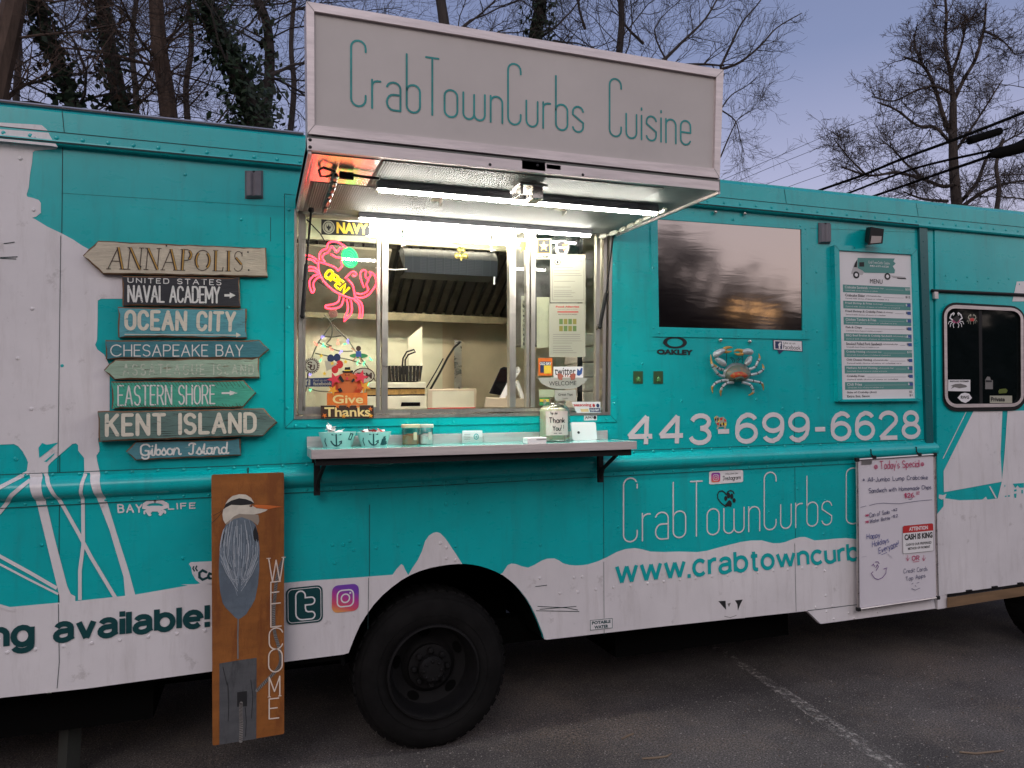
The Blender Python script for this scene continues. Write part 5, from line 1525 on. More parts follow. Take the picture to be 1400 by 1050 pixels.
b.prism(MP(wall(1.15), [(558, 462), (577, 446), (578, 512), (566, 521), (558, 521)]), (0, .01, 0)); b.build('splash_guard', m_steelpale, fr)
u0 = 553
b = MB()
q = Q(wall(1.0), (534, 521), (575, 521), (578, 500), (532, 500)); b.hexa(q, [p+V((0, .18, 0)) for p in q])
for k in range(9): b.tube([W(534+k*5, 499, .985), W(536+k*4.6, 521, .985)], .003, 4, 1)
b.tube(MP(wall(.95), [(u0-4, 512), (u0-2, 490), (u0+3, 481), (u0+13, 478), (u0+15, 481), (u0+5, 485), (u0+1, 492), (u0+1, 512)]), .006, 6)
b.build('basket', [m_black, m_steel], fr)
c = W(617, 558, .8)
cb = thing('prep_cabinet', 'low stainless box on the counter behind the serving window', 'steel box', (c.x, c.y, CT))
b = MB(); b.hexa(Q(wall(.8), (584, 559), (651, 558), (651, 531), (584, 532)), Q(wall(1.25), (584, 559), (651, 558), (651, 531), (584, 532)), 0); b.build('body', m_steelwarm, cb, bevel=.004)
b = MB(); b.poly(MP(wall(.797), [(591, 558), (648, 557), (648, 534.5), (591, 535)])); b.build('door', m_steelpale, cb)
b = MB(); b.poly(MP(wall(.796), [(584, 559), (650, 558), (650, 556.7), (584, 557.7)])); b.build('trim', m_red, cb)
c = W(680, 556, .45)
tb = thing('order_tablet', 'black order tablet on a white tilting stand inside the window', 'tablet', (c.x, c.y, W(680, 558, .45).z))
b = MB(); b.hexa(Q(wall(.42), (668, 538), (685, 541), (703, 506), (684, 503)), [p+V((.03, .03, .01)) for p in Q(wall(.42), (668, 538), (685, 541), (703, 506), (684, 503))]); b.build('screen', m_blackgl, tb, bevel=.004)
b = MB(); b.prism(MP(wall(.40), [(683, 546), (690, 546), (705, 518), (712, 506), (709, 501), (704, 504)]), (0, .02, 0)); b.prism(MP(wall(.40), [(705, 522), (709, 520), (719, 548), (715, 552)]), (0, .02, 0)); b.build('stand', m_paperw, tb, bevel=.003)
b = MB(); b.hexa(Q(wall(.38), (662, 557), (718, 557), (718, 545), (664, 543)), Q(wall(.6), (662, 557), (718, 557), (718, 545), (664, 543))); b.build('cash_box', m_steelwarm, tb, bevel=.004)
c = W(617, 350, .32)
ht = thing('hanging_heater', 'slate blue vented heater hung by white straps above the serving window', 'heater', tuple(c))
q0 = Q(wall(.30), (553.5, 372), (680, 378.5), (681, 340), (553.5, 333))
b = MB()
prof = [(0, 0), (.55, 0), (.8, .03), (.95, .08), (1.0, .14), (1.0, .2)]
L0 = [lerp(q0[0], q0[3], t) + V((0, d, 0)) for t, d in prof]; L1 = [lerp(q0[1], q0[2], t) + V((0, d, 0)) for t, d in prof]
b.add(L0+L1, [(i, i+1, 6+i+1, 6+i) for i in range(5)] + [tuple(range(6)) + () , tuple(range(11, 5, -1))])
b.add([L0[0], L1[0], L1[0]+V((0, .2, 0)), L0[0]+V((0, .2, 0))], [(0, 1, 2, 3)])
for i in range(1, 12):
    b.ribbon([lerp(a, c_, i/12) + V((0, -.001, .001)) for a, c_ in zip(L0, L1)], .003, (0, -1, .4), 1, caps=False)
for i in range(8):
    for j in range(9):
        b.ribbon([bil(q0, .16+i*.085, .08+j*.055)+V((0, -.0015, 0)), bil(q0, .16+i*.085+.065, .08+j*.055)+V((0, -.0015, 0))], .0035, (0, -1, 0), 1, caps=False)
b.build('casing', [mat('slate blue plastic', (.008, .011, .015), .5, spec=.15), mat('vent gap', (.02, .025, .03), .8)], ht, smooth=True)
for t in (.0, .97):
    b = MB(); A = bil(q0, t, 1)+V((0, .08, 0)); b.tube([A, A+V((0, 0, .17))], .008, 5); b.tube([bil(q0, t, .95), A], .006, 5); b.build('strap', m_paperw, ht)
b = MB(); b.tube([bil(q0, .965, 0), bil(q0, .965, -.28)], .006, 5); b.tube([bil(q0, .02, .1)+V((0, -.01, 0)), bil(q0, -.1, .05)+V((0, -.01, 0)), bil(q0, -.3, .1)], .004, 5); b.build('cord', m_paperw, ht)
b = MB()
for k in range(3):
    a = R_(90+120*k); c_ = bil(q0, .595+.035*math.cos(a), .72+.14*math.sin(a))+V((0, -.012+.02, 0))
    b.ball(c_+V((-.010, -.012, .004)), (.016, .006, .018), 0, 8, 5); b.ball(c_+V((.010, -.012, .004)), (.016, .006, .018), 0, 8, 5)
b.tube([bil(q0, .6, .68)+V((0, -.01, 0)), bil(q0, .59, .5)+V((0, -.01, 0))], .006, 6)
tag(b.build('shamrock_ornament', mat('gold plastic', (.55, .42, .12), .3, .6), None, smooth=True), 'gold shamrock fixed on the front of the slate blue heater', 'ornament')
b = MB(); A, B_ = W(533, 314.5, .28), W(700, 328, .28); B_.z = A.z; b.tube([A, B_], .004, 5)
for t in (.1, .35, .6, .75, .93): b.tube([lerp(A, B_, t), lerp(A, B_, t)+V((0, .0, .25))], .003, 4)
b.build('wire_rail', m_steel, truck)
# paper packs stacked at the right of the window
rng = random.Random(3)
vs_ = [558, 536, 516, 496, 474, 455]
for i in range(5):
    q = Q(wall(.30), (798+rng.uniform(-2, 1), vs_[i]-.6), (826, vs_[i]-2), (826, vs_[i+1]-1), (798+rng.uniform(-2, 1), vs_[i+1]))
    b = MB(); b.hexa(q, [p+V((0, .3, 0)) for p in q])
    tag(b.build('napkin_pack', mat('white wrapper', (.62, .58, .52), .5, var=.15, vs=14, bump=.4, bs=12), None, bevel=.012), ['white paper pack at the bottom of the stack inside the right window pane', 'white paper pack second from the bottom of the stack in the window', 'white paper pack in the middle of the stack in the window', 'white paper pack second from the top of the stack in the window', 'white paper pack on top of the stack inside the right window pane'][i], 'paper pack', 'paper packs stacked inside the window')
b = MB(); b.poly(MP(wall(.28), [(790, 318), (797, 318), (796, 556), (789, 556)])); b.build('inner_frame', m_black, truck)
b = MB(); q = Q(wall(.5), (716, 470), (796, 470), (797, 300), (716, 300)); b.hexa(q, [p+V((0, .25, 0)) for p in q]); b.build('upper_cupboard', mat('grey cupboard', (.14, .14, .14), .35, .6, var=.3, vs=20), truck)

# ---------------------------------------------------------------- window decorations
nc = W(466, 385, .06)
neon = thing('neon_crab_sign', 'red neon crab sign with yellow OPEN letters behind the left window pane', 'neon sign', tuple(nc))
NQ = lambda pts: MP(wall(.060), zl(pts))
m_nred = emis('red neon', (1., .022, .045), 3.6); m_nyel = emis('yellow neon', (1., .55, .0), 1.6); m_ngrn = emis('green neon', (.0, .52, .07), 2.2); m_ncore = emis('pale neon', (1., .12, .16), 8.)
def smoothp(p, n_=4):
    out = []
    for i in range(len(p)-1):
        a, b_, c_, d_ = p[max(0, i-1)], p[i], p[i+1], p[min(len(p)-1, i+2)]
        for k in range(n_):
            t = k/n_
            out.append(tuple(.5*((2*b_[j]) + (-a[j]+c_[j])*t + (2*a[j]-5*b_[j]+4*c_[j]-d_[j])*t*t + (-a[j]+3*b_[j]-3*c_[j]+d_[j])*t**3) for j in range(2)))
    return out + [p[-1]]
b = MB()
NE = [[(295, 350), (300, 310), (330, 285), (390, 285), (440, 310), (485, 345)], [(310, 375), (325, 350), (340, 330), (365, 355), (385, 385), (405, 365), (420, 345), (445, 350)], [(330, 400), (380, 430), (460, 445)],
      [(295, 350), (245, 370), (220, 410), (222, 460)], [(310, 385), (265, 405), (250, 440), (275, 480)],
      [(210, 475), (300, 500), (370, 530), (400, 560)], [(210, 475), (220, 580), (280, 680), (390, 770), (550, 830), (555, 770), (540, 700), (490, 640)],
      [(400, 560), (440, 515), (430, 475), (455, 465), (467, 495)], [(470, 635), (510, 590), (545, 570), (575, 590), (560, 612), (535, 605)],
      [(85, 415), (140, 420), (200, 460)], [(85, 450), (150, 455), (195, 490)], [(120, 525), (170, 530), (215, 570)], [(120, 560), (170, 560), (210, 590)],
      [(235, 590), (165, 612), (125, 670), (142, 755), (160, 770), (172, 740), (162, 690), (190, 640), (245, 612)],
      [(415, 800), (400, 860), (340, 885), (285, 895), (288, 918), (370, 922), (430, 895), (455, 820)], [(480, 835), (495, 900), (485, 960), (460, 1020)], [(520, 840), (532, 900), (525, 970), (455, 1045)], [(556, 840), (598, 880), (610, 950), (600, 1015)], [(575, 830), (622, 870), (637, 940), (627, 1010)],
      [(570, 775), (620, 785), (670, 765), (690, 735)], [(555, 810), (620, 820), (680, 800), (715, 765)],
      [(650, 722), (622, 650), (612, 590), (640, 555), (668, 570), (662, 615), (690, 650), (672, 690), (690, 735)], [(700, 570), (742, 595), (768, 655), (755, 710), (715, 765)], [(700, 570), (712, 600), (690, 640)]]
for p in NE: b.tube(NQ(smoothp(p)), .0048, 6)
b.build('crab_tubing', m_nred, neon, smooth=True)
b = MB()
for s_ in (1., .72, .45, .2): 
    p = [(512+66*s_*math.cos(a)+10*math.sin(a), 436+84*s_*math.sin(a)) for a in (2*math.pi*k/20 for k in range(21))]
    b.tube(NQ(p), .0085, 6)
b.build('green_tubing', m_ngrn, neon, smooth=True)
b = MB(); stext(b, 'OPEN', Q(wall(.058), *zl([(270, 608), (452, 782), (508, 722), (320, 548)])), .01, 0, dict(STROKE), .22, 0, .0072); b.build('open_lettering', m_nyel, neon, smooth=True)
b = MB(); b.tube([W(448, 297, .06), W(448, 288, .04)], .002, 4); b.tube([W(u, v, .066) for u, v in zl([(100, 70), (230, 205), (310, 345)])], .003, 4); b.tube([W(u, v, .066) for u, v in zl([(130, 600), (250, 690), (330, 740)])], .003, 4); b.build('hanging_wire', m_black, neon)
tr_ = thing('lighted_wire_tree', 'wire Christmas tree outline with tiny coloured bulbs in the left window pane', 'light decoration', tuple(W(440, 530, .05)))
b = MB()
TQ = lambda pts: MP(wall(.05), zk(smoothp(pts)))
for p in ([(270, 0), (320, 60), (345, 130), (335, 220), (290, 280), (340, 300), (290, 310)], [(340, 90), (270, 190), (200, 290), (130, 480), (90, 740)], [(350, 95), (430, 180), (500, 250), (580, 370), (680, 500), (760, 640)], [(250, 205), (350, 215), (430, 200)], [(215, 265), (300, 310), (420, 350), (540, 350)], [(180, 370), (320, 400), (500, 430), (620, 470)], [(110, 700), (200, 730), (330, 740)], [(270, 20), (240, 40)], [(330, 60), (390, 30)]): b.tube(TQ(p), .0035, 5)
b.build('wire_frame', mat('grey green wire', (.16, .17, .12), .5), tr_)
for nm, colr, pts in (('blue_bulb', (.18, .15, 1.), [(240, 210), (490, 255), (425, 352), (130, 585)]), ('green_bulb', (.1, .8, .3), [(260, 295), (455, 280), (230, 450), (580, 465), (125, 720), (690, 660), (710, 420), (640, 470)]), ('red_bulb', (1., .15, .1), [(400, 265), (195, 280), (330, 335)])):
    b = MB()
    for u, v in zk(pts):
        for k in range(3): b.tube([W(u, v, .047), W(u, v, .047)+V((rng.uniform(-.014, .014), -.004, rng.uniform(-.014, .014)))], .003, 5)
    b.build(nm, emis(nm, colr, 1.6), tr_)
b = MB(); p = []
for k in range(36): a = k*.6; p.append((350+(6+k*1.2)*math.cos(a), -10+(5+k)*math.sin(a)*.9))
b.tube(MP(wall(.052), zk(p)), .003, 4); b.build('wire_rose', mat('dusty pink wire', (.45, .2, .17), .5), tr_)
# give thanks sign, standing on the window sill
gt = thing('thanks_sign', 'orange turkey sign reading Give Thanks on the left end of the window sill', 'sign', tuple(W(475, 572, -.03)))
GT = lambda pts, dy=-.03: MP(wall(dy), zk(pts))
b = MB(); b.prism(GT([(238, 992), (742, 990), (740, 868), (236, 872)]), (0, .012, 0)); b.build('lower_board', m_brown, gt)
b = MB(); b.prism(GT([(295, 868), (682, 866), (680, 748), (295, 752)], -.028), (0, .012, 0)); b.build('upper_board', m_orange, gt)
b = MB()
for px, mi in (([(550+0, 0)], 0),):
    pass
b.prism(GT([(490+150*a, 680+120*c_) for a, c_ in ell(0, 0, 1, 1, 26)], -.02), (0, .008, 0), 0)
b.prism(GT([(490+95*a, 660+105*c_) for a, c_ in ell(0, 0, 1, 1, 22)], -.026), (0, .005, 0), 1)
b.prism(GT([(490+55*a, 585+48*c_) for a, c_ in ell(0, 0, 1, 1, 18)], -.030), (0, .003, 0), 1)
b.prism(GT([(440, 555), (545, 555), (545, 535), (440, 538)], -.034), (0, .003, 0), 2); b.prism(GT([(462, 540), (520, 540), (516, 503), (466, 505)], -.034), (0, .003, 0), 2); b.prism(GT([(462, 541), (520, 541), (520, 530), (462, 530)], -.036), (0, .002, 0), 3)
b.prism(GT([(395, 590), (425, 580), (460, 640), (440, 650)], -.033), (0, .003, 0), 2); b.prism(GT([(525, 640), (545, 610), (565, 625), (540, 650)], -.033), (0, .003, 0), 2); b.prism(GT([(395, 715), (425, 700), (445, 735), (415, 745)], -.033), (0, .003, 0), 2)
b.poly(GT([(478, 590), (500, 590), (490, 610)], -.034), 4); b.poly(GT(ell(487, 612, 10, 16, 10), -.035), 5)
for x_ in (472, 505): b.poly(GT(ell(x_, 578, 6, 7, 8), -.035), 2)
b.build('turkey', [mat('red orange paint', (.62, .09, .03), .5), mat('rust orange paint', (.58, .13, .03), .5), m_ink, m_yellow, m_orange, m_pinkred], gt)
def leaf(mb, cx, cy, r, rot, mi, dy):
    pts = []
    for k in range(10):
        a = R_(rot + 36*k); rr2 = r*(1. if k % 2 == 0 else .42)
        if k == 5: rr2 = r*.3
        pts.append((cx+rr2*math.sin(a), cy-rr2*math.cos(a)))
    mb.prism(GT(pts, dy), (0, .003, 0), mi)
m_leafs = [m_pinkred, mat('amber paint', (.80, .33, .03), .5), m_orange, mat('red orange paint two', (.62, .09, .03), .5)]
for cx_, cy_, r_, ro, mi, dyl in ((365, 620, 72, -20, 0, -.038), (620, 600, 76, 15, 0, -.038), (350, 725, 55, 30, 1, -.036), (650, 690, 72, -30, 1, -.036), (610, 700, 45, 20, 3, -.0385), (395, 878, 26, 0, 2, -.0345), (500, 872, 26, 20, 2, -.0345), (710, 905, 24, 0, 2, -.0345), (272, 968, 26, 40, 2, -.0345), (590, 880, 22, 10, 2, -.0345), (455, 975, 24, 0, 1, -.0345), (715, 970, 24, 0, 1, -.0345)):
    b = MB(); leaf(b, cx_, cy_, r_, ro, 0, dyl); b.build('leaf', m_leafs[mi], gt)
m_cream = mat('cream yellow paint', (.82, .62, .26), .5)
b = MB(); text(b, 'Give', Q(wall(-.0295), *zk([(348, 852), (640, 850), (640, 768), (348, 770)])), 0, .018); text(b, 'Thanks', Q(wall(-.0335), *zk([(270, 980), (712, 976), (705, 885), (270, 888)])), 0, .022); b.build('lettering', m_cream, gt)
# hanging welcome placard in the right pane
wc = thing('welcome_placard', 'grey WELCOME placard with red crab claws hung behind the tip jar', 'placard', tuple(W(768, 520, .022)))
zs = Zm(720, 480, 9.545)
b = MB(); b.prism(MP(wall(.020), zs([(145, 350), (300, 345), (660, 345), (805, 350), (760, 410), (680, 465), (600, 495), (380, 492), (270, 465), (190, 415)])), (0, .006, 0)); b.prism(MP(wall(.020), zs([(370, 510), (650, 505), (648, 650), (372, 650)])), (0, .006, 0)); b.build('board', mat('grey board', (.42, .41, .36), .6), wc)
b = MB(); text(b, 'WELCOME', Q(wall(.0185), *zs([(295, 450), (650, 445), (650, 390), (290, 395)])), 0, 0); text(b, 'Great Tips', Q(wall(.0185), *zs([(412, 592), (600, 588), (600, 550), (412, 552)])), 0, .01); text(b, 'help', Q(wall(.0185), *zs([(470, 625), (540, 625), (540, 608), (470, 608)])), 0, .01); b.build('lettering', m_ink, wc)
b = MB()
for sg, cx_ in ((1, 440), (-1, 605)):
    b.prism(MP(wall(.016), zs([(cx_+sg*a, bb) for a, bb in ((-35, 300), (-10, 288), (20, 300), (45, 330), (30, 345), (20, 335), (28, 372), (8, 380), (0, 362), (-12, 378), (-28, 350))])), (0, .004, 0))
for k in (-1, 1): b.prism(MP(wall(.016), zs([(522+k*15-6, 335), (522+k*15+6, 335), (522+k*15+4, 310), (522+k*15-4, 310)])), (0, .003, 0))
b.build('crab_claws', mat('brick red paint', (.42, .12, .08), .5), wc)

# ---------------------------------------------------------------- things on the shelf
def onS(u, v, back=.05):
    p = onZ(u, v, SZ)
    if p.y > D - back or p.y < 0:
        p = W(u, v, -back); p.z = SZ
    return p
m_bowl = mat('pale aqua enamel', (.42, .66, .62), .35)
m_print = mat('dark teal print', (.01, .07, .08), .5)
def bowl(u0, u1, vr, ub0, ub1, vb, label, seed, packs):
    ctr = onZ((ub0+ub1)/2, vb, SZ); front = ctr.y
    dy0 = front - D
    rad = (W(u1, vr, dy0).x - W(u0, vr, dy0).x)/2; rb = (W(ub1, vb, dy0).x - W(ub0, vb, dy0).x)/2
    cx_, cy_ = (W(u1, vr, dy0).x + W(u0, vr, dy0).x)/2, front + rb*.8
    if cy_ + rad*.82 > D - .017: cy_ = D - .017 - rad*.82
    hh_ = W((u0+u1)/2, vr, cy_-D).z - SZ
    o = thing('napkin_bowl', label, 'bowl', (cx_, cy_, SZ))
    b = MB(); b.lathe([(0, .002), (rb, .0), (rb*1.02, .003), (rad, hh_), (rad-.004, hh_+.001), (rb*.96, .008), (0, .008)], (cx_, cy_, SZ), 'z', 40, 0, 1, .80)
    b.build('bowl_wall', m_bowl, o, smooth=True)
    b = MB()
    def onb(a, t):                                  # point on the outside of the bowl
        r_ = lerp(rb, rad, t) + .0012
        return V((cx_ + r_*math.sin(a), cy_ - r_*.8*math.cos(a), SZ + hh_*t))
    def br(pts, wd): b.ribbon([onb(a, t) for a, t in pts], wd, (math.sin(pts[0][0]), -math.cos(pts[0][0]), .0), 0)
    br([(-.15, .15), (-.15, .86)], .007); br([(-.38, .86), (.1, .86)], .006); br([(-.48, .42), (-.40, .25), (-.28, .14), (-.15, .10), (0, .14), (.1, .26), (.16, .42)], .007); br([(.02, .36), (.16, .42), (.18, .26)], .005)
    br([(.62, .55), (.82, .50), (.9, .85), (.7, .92), (.62, .55)], .007) if seed == 1 else [br([(.42+.09*k, .12), (.46+.09*k, .5+.2*math.sin(k))], .006) for k in range(6)]
    if seed != 1: br([(.38, .16), (.6, .10), (1.0, .2)], .006)
    br([(-.9, .1), (-.95, .4), (-.85, .6)], .006)
    b.build('anchor_print', m_print, o)
    rg = random.Random(seed)
    for k in range(packs):
        a, rr2 = rg.uniform(0, 6.28), rad*.72*math.sqrt(rg.random())
        if seed == 1 and k < 9: a, rr2 = rg.uniform(2.3, 4.0), rad*rg.uniform(.35, .75)
        c_ = V((cx_ + rr2*math.cos(a), cy_ + rr2*math.sin(a)*.78, SZ + hh_*(.80) + rg.uniform(0, .022) + (.022 if seed == 1 and k < 9 else 0)))
        e1 = V((rg.uniform(-1, 1), rg.uniform(-1, 1), rg.uniform(-.5, .5))).normalized(); e2 = e1.cross(V((rg.uniform(-.5, .5), rg.uniform(-.5, .5), 1))).normalized()
        l_, w_ = .024, .013
        if rr2 > rad*.5: c_ = c_ - V((math.cos(a), math.sin(a)*.8, 0))*.012
        n_ = e1.cross(e2)*.004
        q = [c_-e1*l_-e2*w_, c_+e1*l_-e2*w_, c_+e1*l_+e2*w_, c_-e1*l_+e2*w_]
        b = MB()
        b.add(q + [c_+n_, c_-n_], [(0, 1, 4), (1, 2, 4), (2, 3, 4), (3, 0, 4), (1, 0, 5), (2, 1, 5), (3, 2, 5), (0, 3, 5)], 0)
        b.ribbon([c_-e1*l_*.5+n_*1.15, c_+e1*l_*.5+n_*1.15], .008, n_, 1)
        colr = [m_paperw, m_red, m_green] if seed != 1 else [m_paperw, m_green, m_paperw]
        redp = seed != 1 and k % 2 == 0
        tag(b.build('sugar_packet', [m_red if redp else m_paperw, m_paperw if redp else (m_red if seed != 1 else m_green)], None),
            ('red condiment packet heaped in the right anchor bowl' if redp else 'white and red condiment packet heaped in the right anchor bowl') if seed != 1 else 'white and green condiment packet heaped in the left anchor bowl', 'packet', 'condiment packets in the ' + ('left' if seed == 1 else 'right') + ' anchor bowl')
bowl(436, 488.5, 590.8, 442.5, 481, 611.5, 'aqua bowl with anchor print holding white packets, leftmost on the shelf', 1, 16)
bowl(489.5, 537, 590.5, 495, 530, 610.5, 'aqua bowl with anchor and ship print heaped with red packets', 2, 22)
def jar(u0, u1, vt, vb, label, fillm, cat, capm):
    ctr = onZ((u0+u1)/2, vb, SZ); dy0 = ctr.y - D
    r_ = (W(u1, vb, dy0).x - W(u0, vb, dy0).x)/2
    if ctr.y + 2*r_ > D - .017: ctr.y = D - .017 - 2*r_
    c_ = V((ctr.x, ctr.y + r_, SZ)); hh_ = W((u0+u1)/2, vt, c_.y-D).z - SZ
    o = thing('lidded_jar', label, cat, tuple(c_))
    b = MB(); b.lathe([(0, .001), (r_*.92, 0), (r_*.96, .004), (r_*.97, hh_*.80), (r_*.9, hh_*.84)], c_, 'z', 24); b.build('glass', m_jar, o, smooth=True)
    b = MB(); b.lathe([(0, .004), (r_*.90, .004), (r_*.91, hh_*.45), (r_*.3, hh_*.55), (0, hh_*.5)], c_, 'z', 20); b.build('contents', fillm, o, smooth=True)
    b = MB(); b.lathe([(r_*.98, hh_*.82), (r_*1.04, hh_*.84), (r_*1.04, hh_*.97), (r_*.95, hh_), (0, hh_)], c_, 'z', 24); b.build('lid', capm, o, smooth=True)
    b = MB(); b.box(c_ + V((r_*.35, -r_*.98, hh_*.42)), (.018, .006, .04)); b.build('handle', capm, o, bevel=.002)
m_capcream = mat('cream plastic lid', (.66, .55, .36), .45)
jar(541, 564, 580, 606.5, 'jar of orange brown seasoning with a cream lid on the shelf', mat('orange seasoning', (.42, .17, .06), .8), 'jar', m_capcream)
jar(563.5, 583, 580, 606, 'jar of white salt with a pale grey lid beside the seasoning jar', mat('white salt', (.75, .75, .72), .8), 'jar', mat('pale grey lid', (.55, .53, .46), .45))
# business cards
ch = thing('card_holder', 'clear stand of white business cards at the middle of the shelf', 'card holder', tuple(onS(646, 604)))
q = Q(lambda u, v: W(u, v, onS(646, 604).y-D), (632, 603.5), (660, 603), (659.5, 588.5), (633, 589))
for p in q[:2]: p.z = SZ + .002
b = MB(); b.hexa(q, [p+V((0, .02, 0)) for p in q]); b.build('card_stack', m_paperw, ch, bevel=.001)
b = MB(); b.poly(onq(q, ell(.68, .5, .13, .26, 16), .001), 0); b.poly(onq(q, ell(.68, .5, .09, .18, 14), .0015), 1); b.poly(onq(q, [(.62, .42), (.74, .42), (.68, .62)], .002), 0)
for i in range(4): b.ribbon(onq(q, [(.08, .3+.13*i), (.38, .3+.13*i)], .001), .0016, (0, -1, 0), 2, caps=False)
b.build('card_print', [m_teal2, m_paperw, m_inkgrey], ch)
q2 = Q(lambda u, v: W(u, v, onS(646, 604).y-D-.006), (630, 604), (662.5, 603.5), (661, 596), (631, 596.5))
b = MB(); b.poly(q2); b.hexa([q2[0], q2[1], q2[1]+V((0, .04, 0)), q2[0]+V((0, .04, 0))], [p+V((0, 0, .003)) for p in (q2[0], q2[1], q2[1]+V((0, .04, 0)), q2[0]+V((0, .04, 0)))]); b.build('holder', m_jar, ch)
fp = onZ(735, 607, SZ)
q = Q(lambda u, v: W(u, v, fp.y-D), (721.5, 607), (747.5, 606), (747.5, 597.5), (721.5, 598.5))
for p in q[:2]: p.z = SZ
wb = tag(empty('card_reader_box', tuple(fp)), 'small white box on the shelf left of the tip jar', 'box')
b = MB(); b.hexa(q, [p+V((0, .075, 0)) for p in q]); b.build('box', m_paperw, wb, bevel=.004)
b = MB(); b.add(sub(q, .45, .6, .97, .72, .001), [(0, 1, 2, 3)]); b.build('slot', m_inkgrey, wb)
# tip jar
fp = onZ(767, 604.5, SZ); dy0 = fp.y-D
r_ = (W(788.5, 600, dy0).x - W(748, 600, dy0).x)/2
c_ = V((fp.x, fp.y + r_, SZ)); hh_ = W(767, 546, c_.y-D).z - SZ
tj = thing('tip_jar', 'big clear tip jar with a handwritten thank you note, coins inside', 'jar', tuple(c_))
b = MB(); b.lathe([(0, .004), (r_*.88, .0), (r_*.98, .008), (r_, .03), (r_*.985, hh_*.40), (r_, hh_*.72), (r_*.92, hh_*.80), (r_*.72, hh_*.86), (r_*.70, hh_*.90), (r_*.75, hh_*.91), (r_*.75, hh_*.935), (r_*.70, hh_*.945), (r_*.70, hh_)], c_, 'z', 32); b.build('glass', m_jar, tj, smooth=True)
b = MB()
def onj(a, z, e=.002): return c_ + V((math.sin(a)*(r_+e), -math.cos(a)*(r_+e), z))
a0_, a1_ = -.95, .55
for i in range(8):
    x0_, x1_ = lerp(a0_, a1_, i/8), lerp(a0_, a1_, (i+1)/8)
    b.add([onj(x0_, hh_*.16), onj(x1_, hh_*.16), onj(x1_, hh_*.72), onj(x0_, hh_*.72)], [(0, 1, 2, 3)], 0)
def jtext(t_, x0_, x1_, y0_, y1_, wd):
    st, tw = layout(t_, STROKE, .18)
    for s_ in st: b.ribbon([onj(lerp(x0_, x1_, a/tw), hh_*lerp(y0_, y1_, c2_), .0034) for a, c2_ in s_], wd, (math.sin((x0_+x1_)/2), -math.cos((x0_+x1_)/2), 0), 1, caps=False)
jtext('Tip Jar', -.65, -.2, .65, .70, .002); jtext('Thank', -.72, .25, .45, .57, .004); jtext('You', -.5, -.05, .27, .38, .004); jtext('!!', .02, .18, .27, .40, .003); jtext('--', -.45, .05, .20, .22, .003)
b.build('note', [mat('blush paper', (.68, .55, .50), .7), m_ink], tj)
b = MB(); b.lathe([(0, .0), (r_*.80, 0), (r_*.8, hh_*.72), (r_*.6, hh_*.76)], c_+V((-r_*.1, .01, .01)), 'z', 16); b.build('paper_liner', mat('pale paper', (.62, .58, .40), .7), tj, smooth=True)
rg = random.Random(8)
for k in range(18):
    a = rg.uniform(0, 6.28); rr2 = r_*.86
    p = c_ + V((rr2*math.cos(a), rr2*math.sin(a), .008+rg.uniform(0, .02)))
    b = MB(); b.tube([p, p+V((rg.uniform(-.3, .3), rg.uniform(-.3, .3), 1)).normalized()*.0025], .0105, 12); tag(b.build('coin', mat('coin metal', (.5, .42, .25), .35, 1.) if k == 0 else bpy.data.materials['coin metal'], None), 'silver coin lying at the bottom of the tip jar', 'coin', 'coins in the tip jar')
# white tablet leaning behind the jar
fp = onS(803, 600.5); q = Q(lambda u, v: W(u, v, fp.y-D), (783, 600.5), (816.5, 599.8), (816.5, 577), (783, 577.3))
for p in q[:2]: p.z = SZ
tp = tag(empty('payment_tablet', tuple(fp)), 'white tablet with a black camera dot at the right end of the shelf', 'tablet')
b = MB(); sh = lambda p, i: p + V((0, .02 if i > 1 else 0, 0))
q = [sh(p, i) for i, p in enumerate(q)]
b.prism(onq(q, rrect(0, 0, 1, 1, .08, .1), 0), (0, .012, 0)); b.build('casing', m_paperw, tp, bevel=.002)
b = MB(); b.poly(onq(q, ell(.26, .43, .055, .075, 14), .001)); b.build('camera_dot', m_ink, tp)

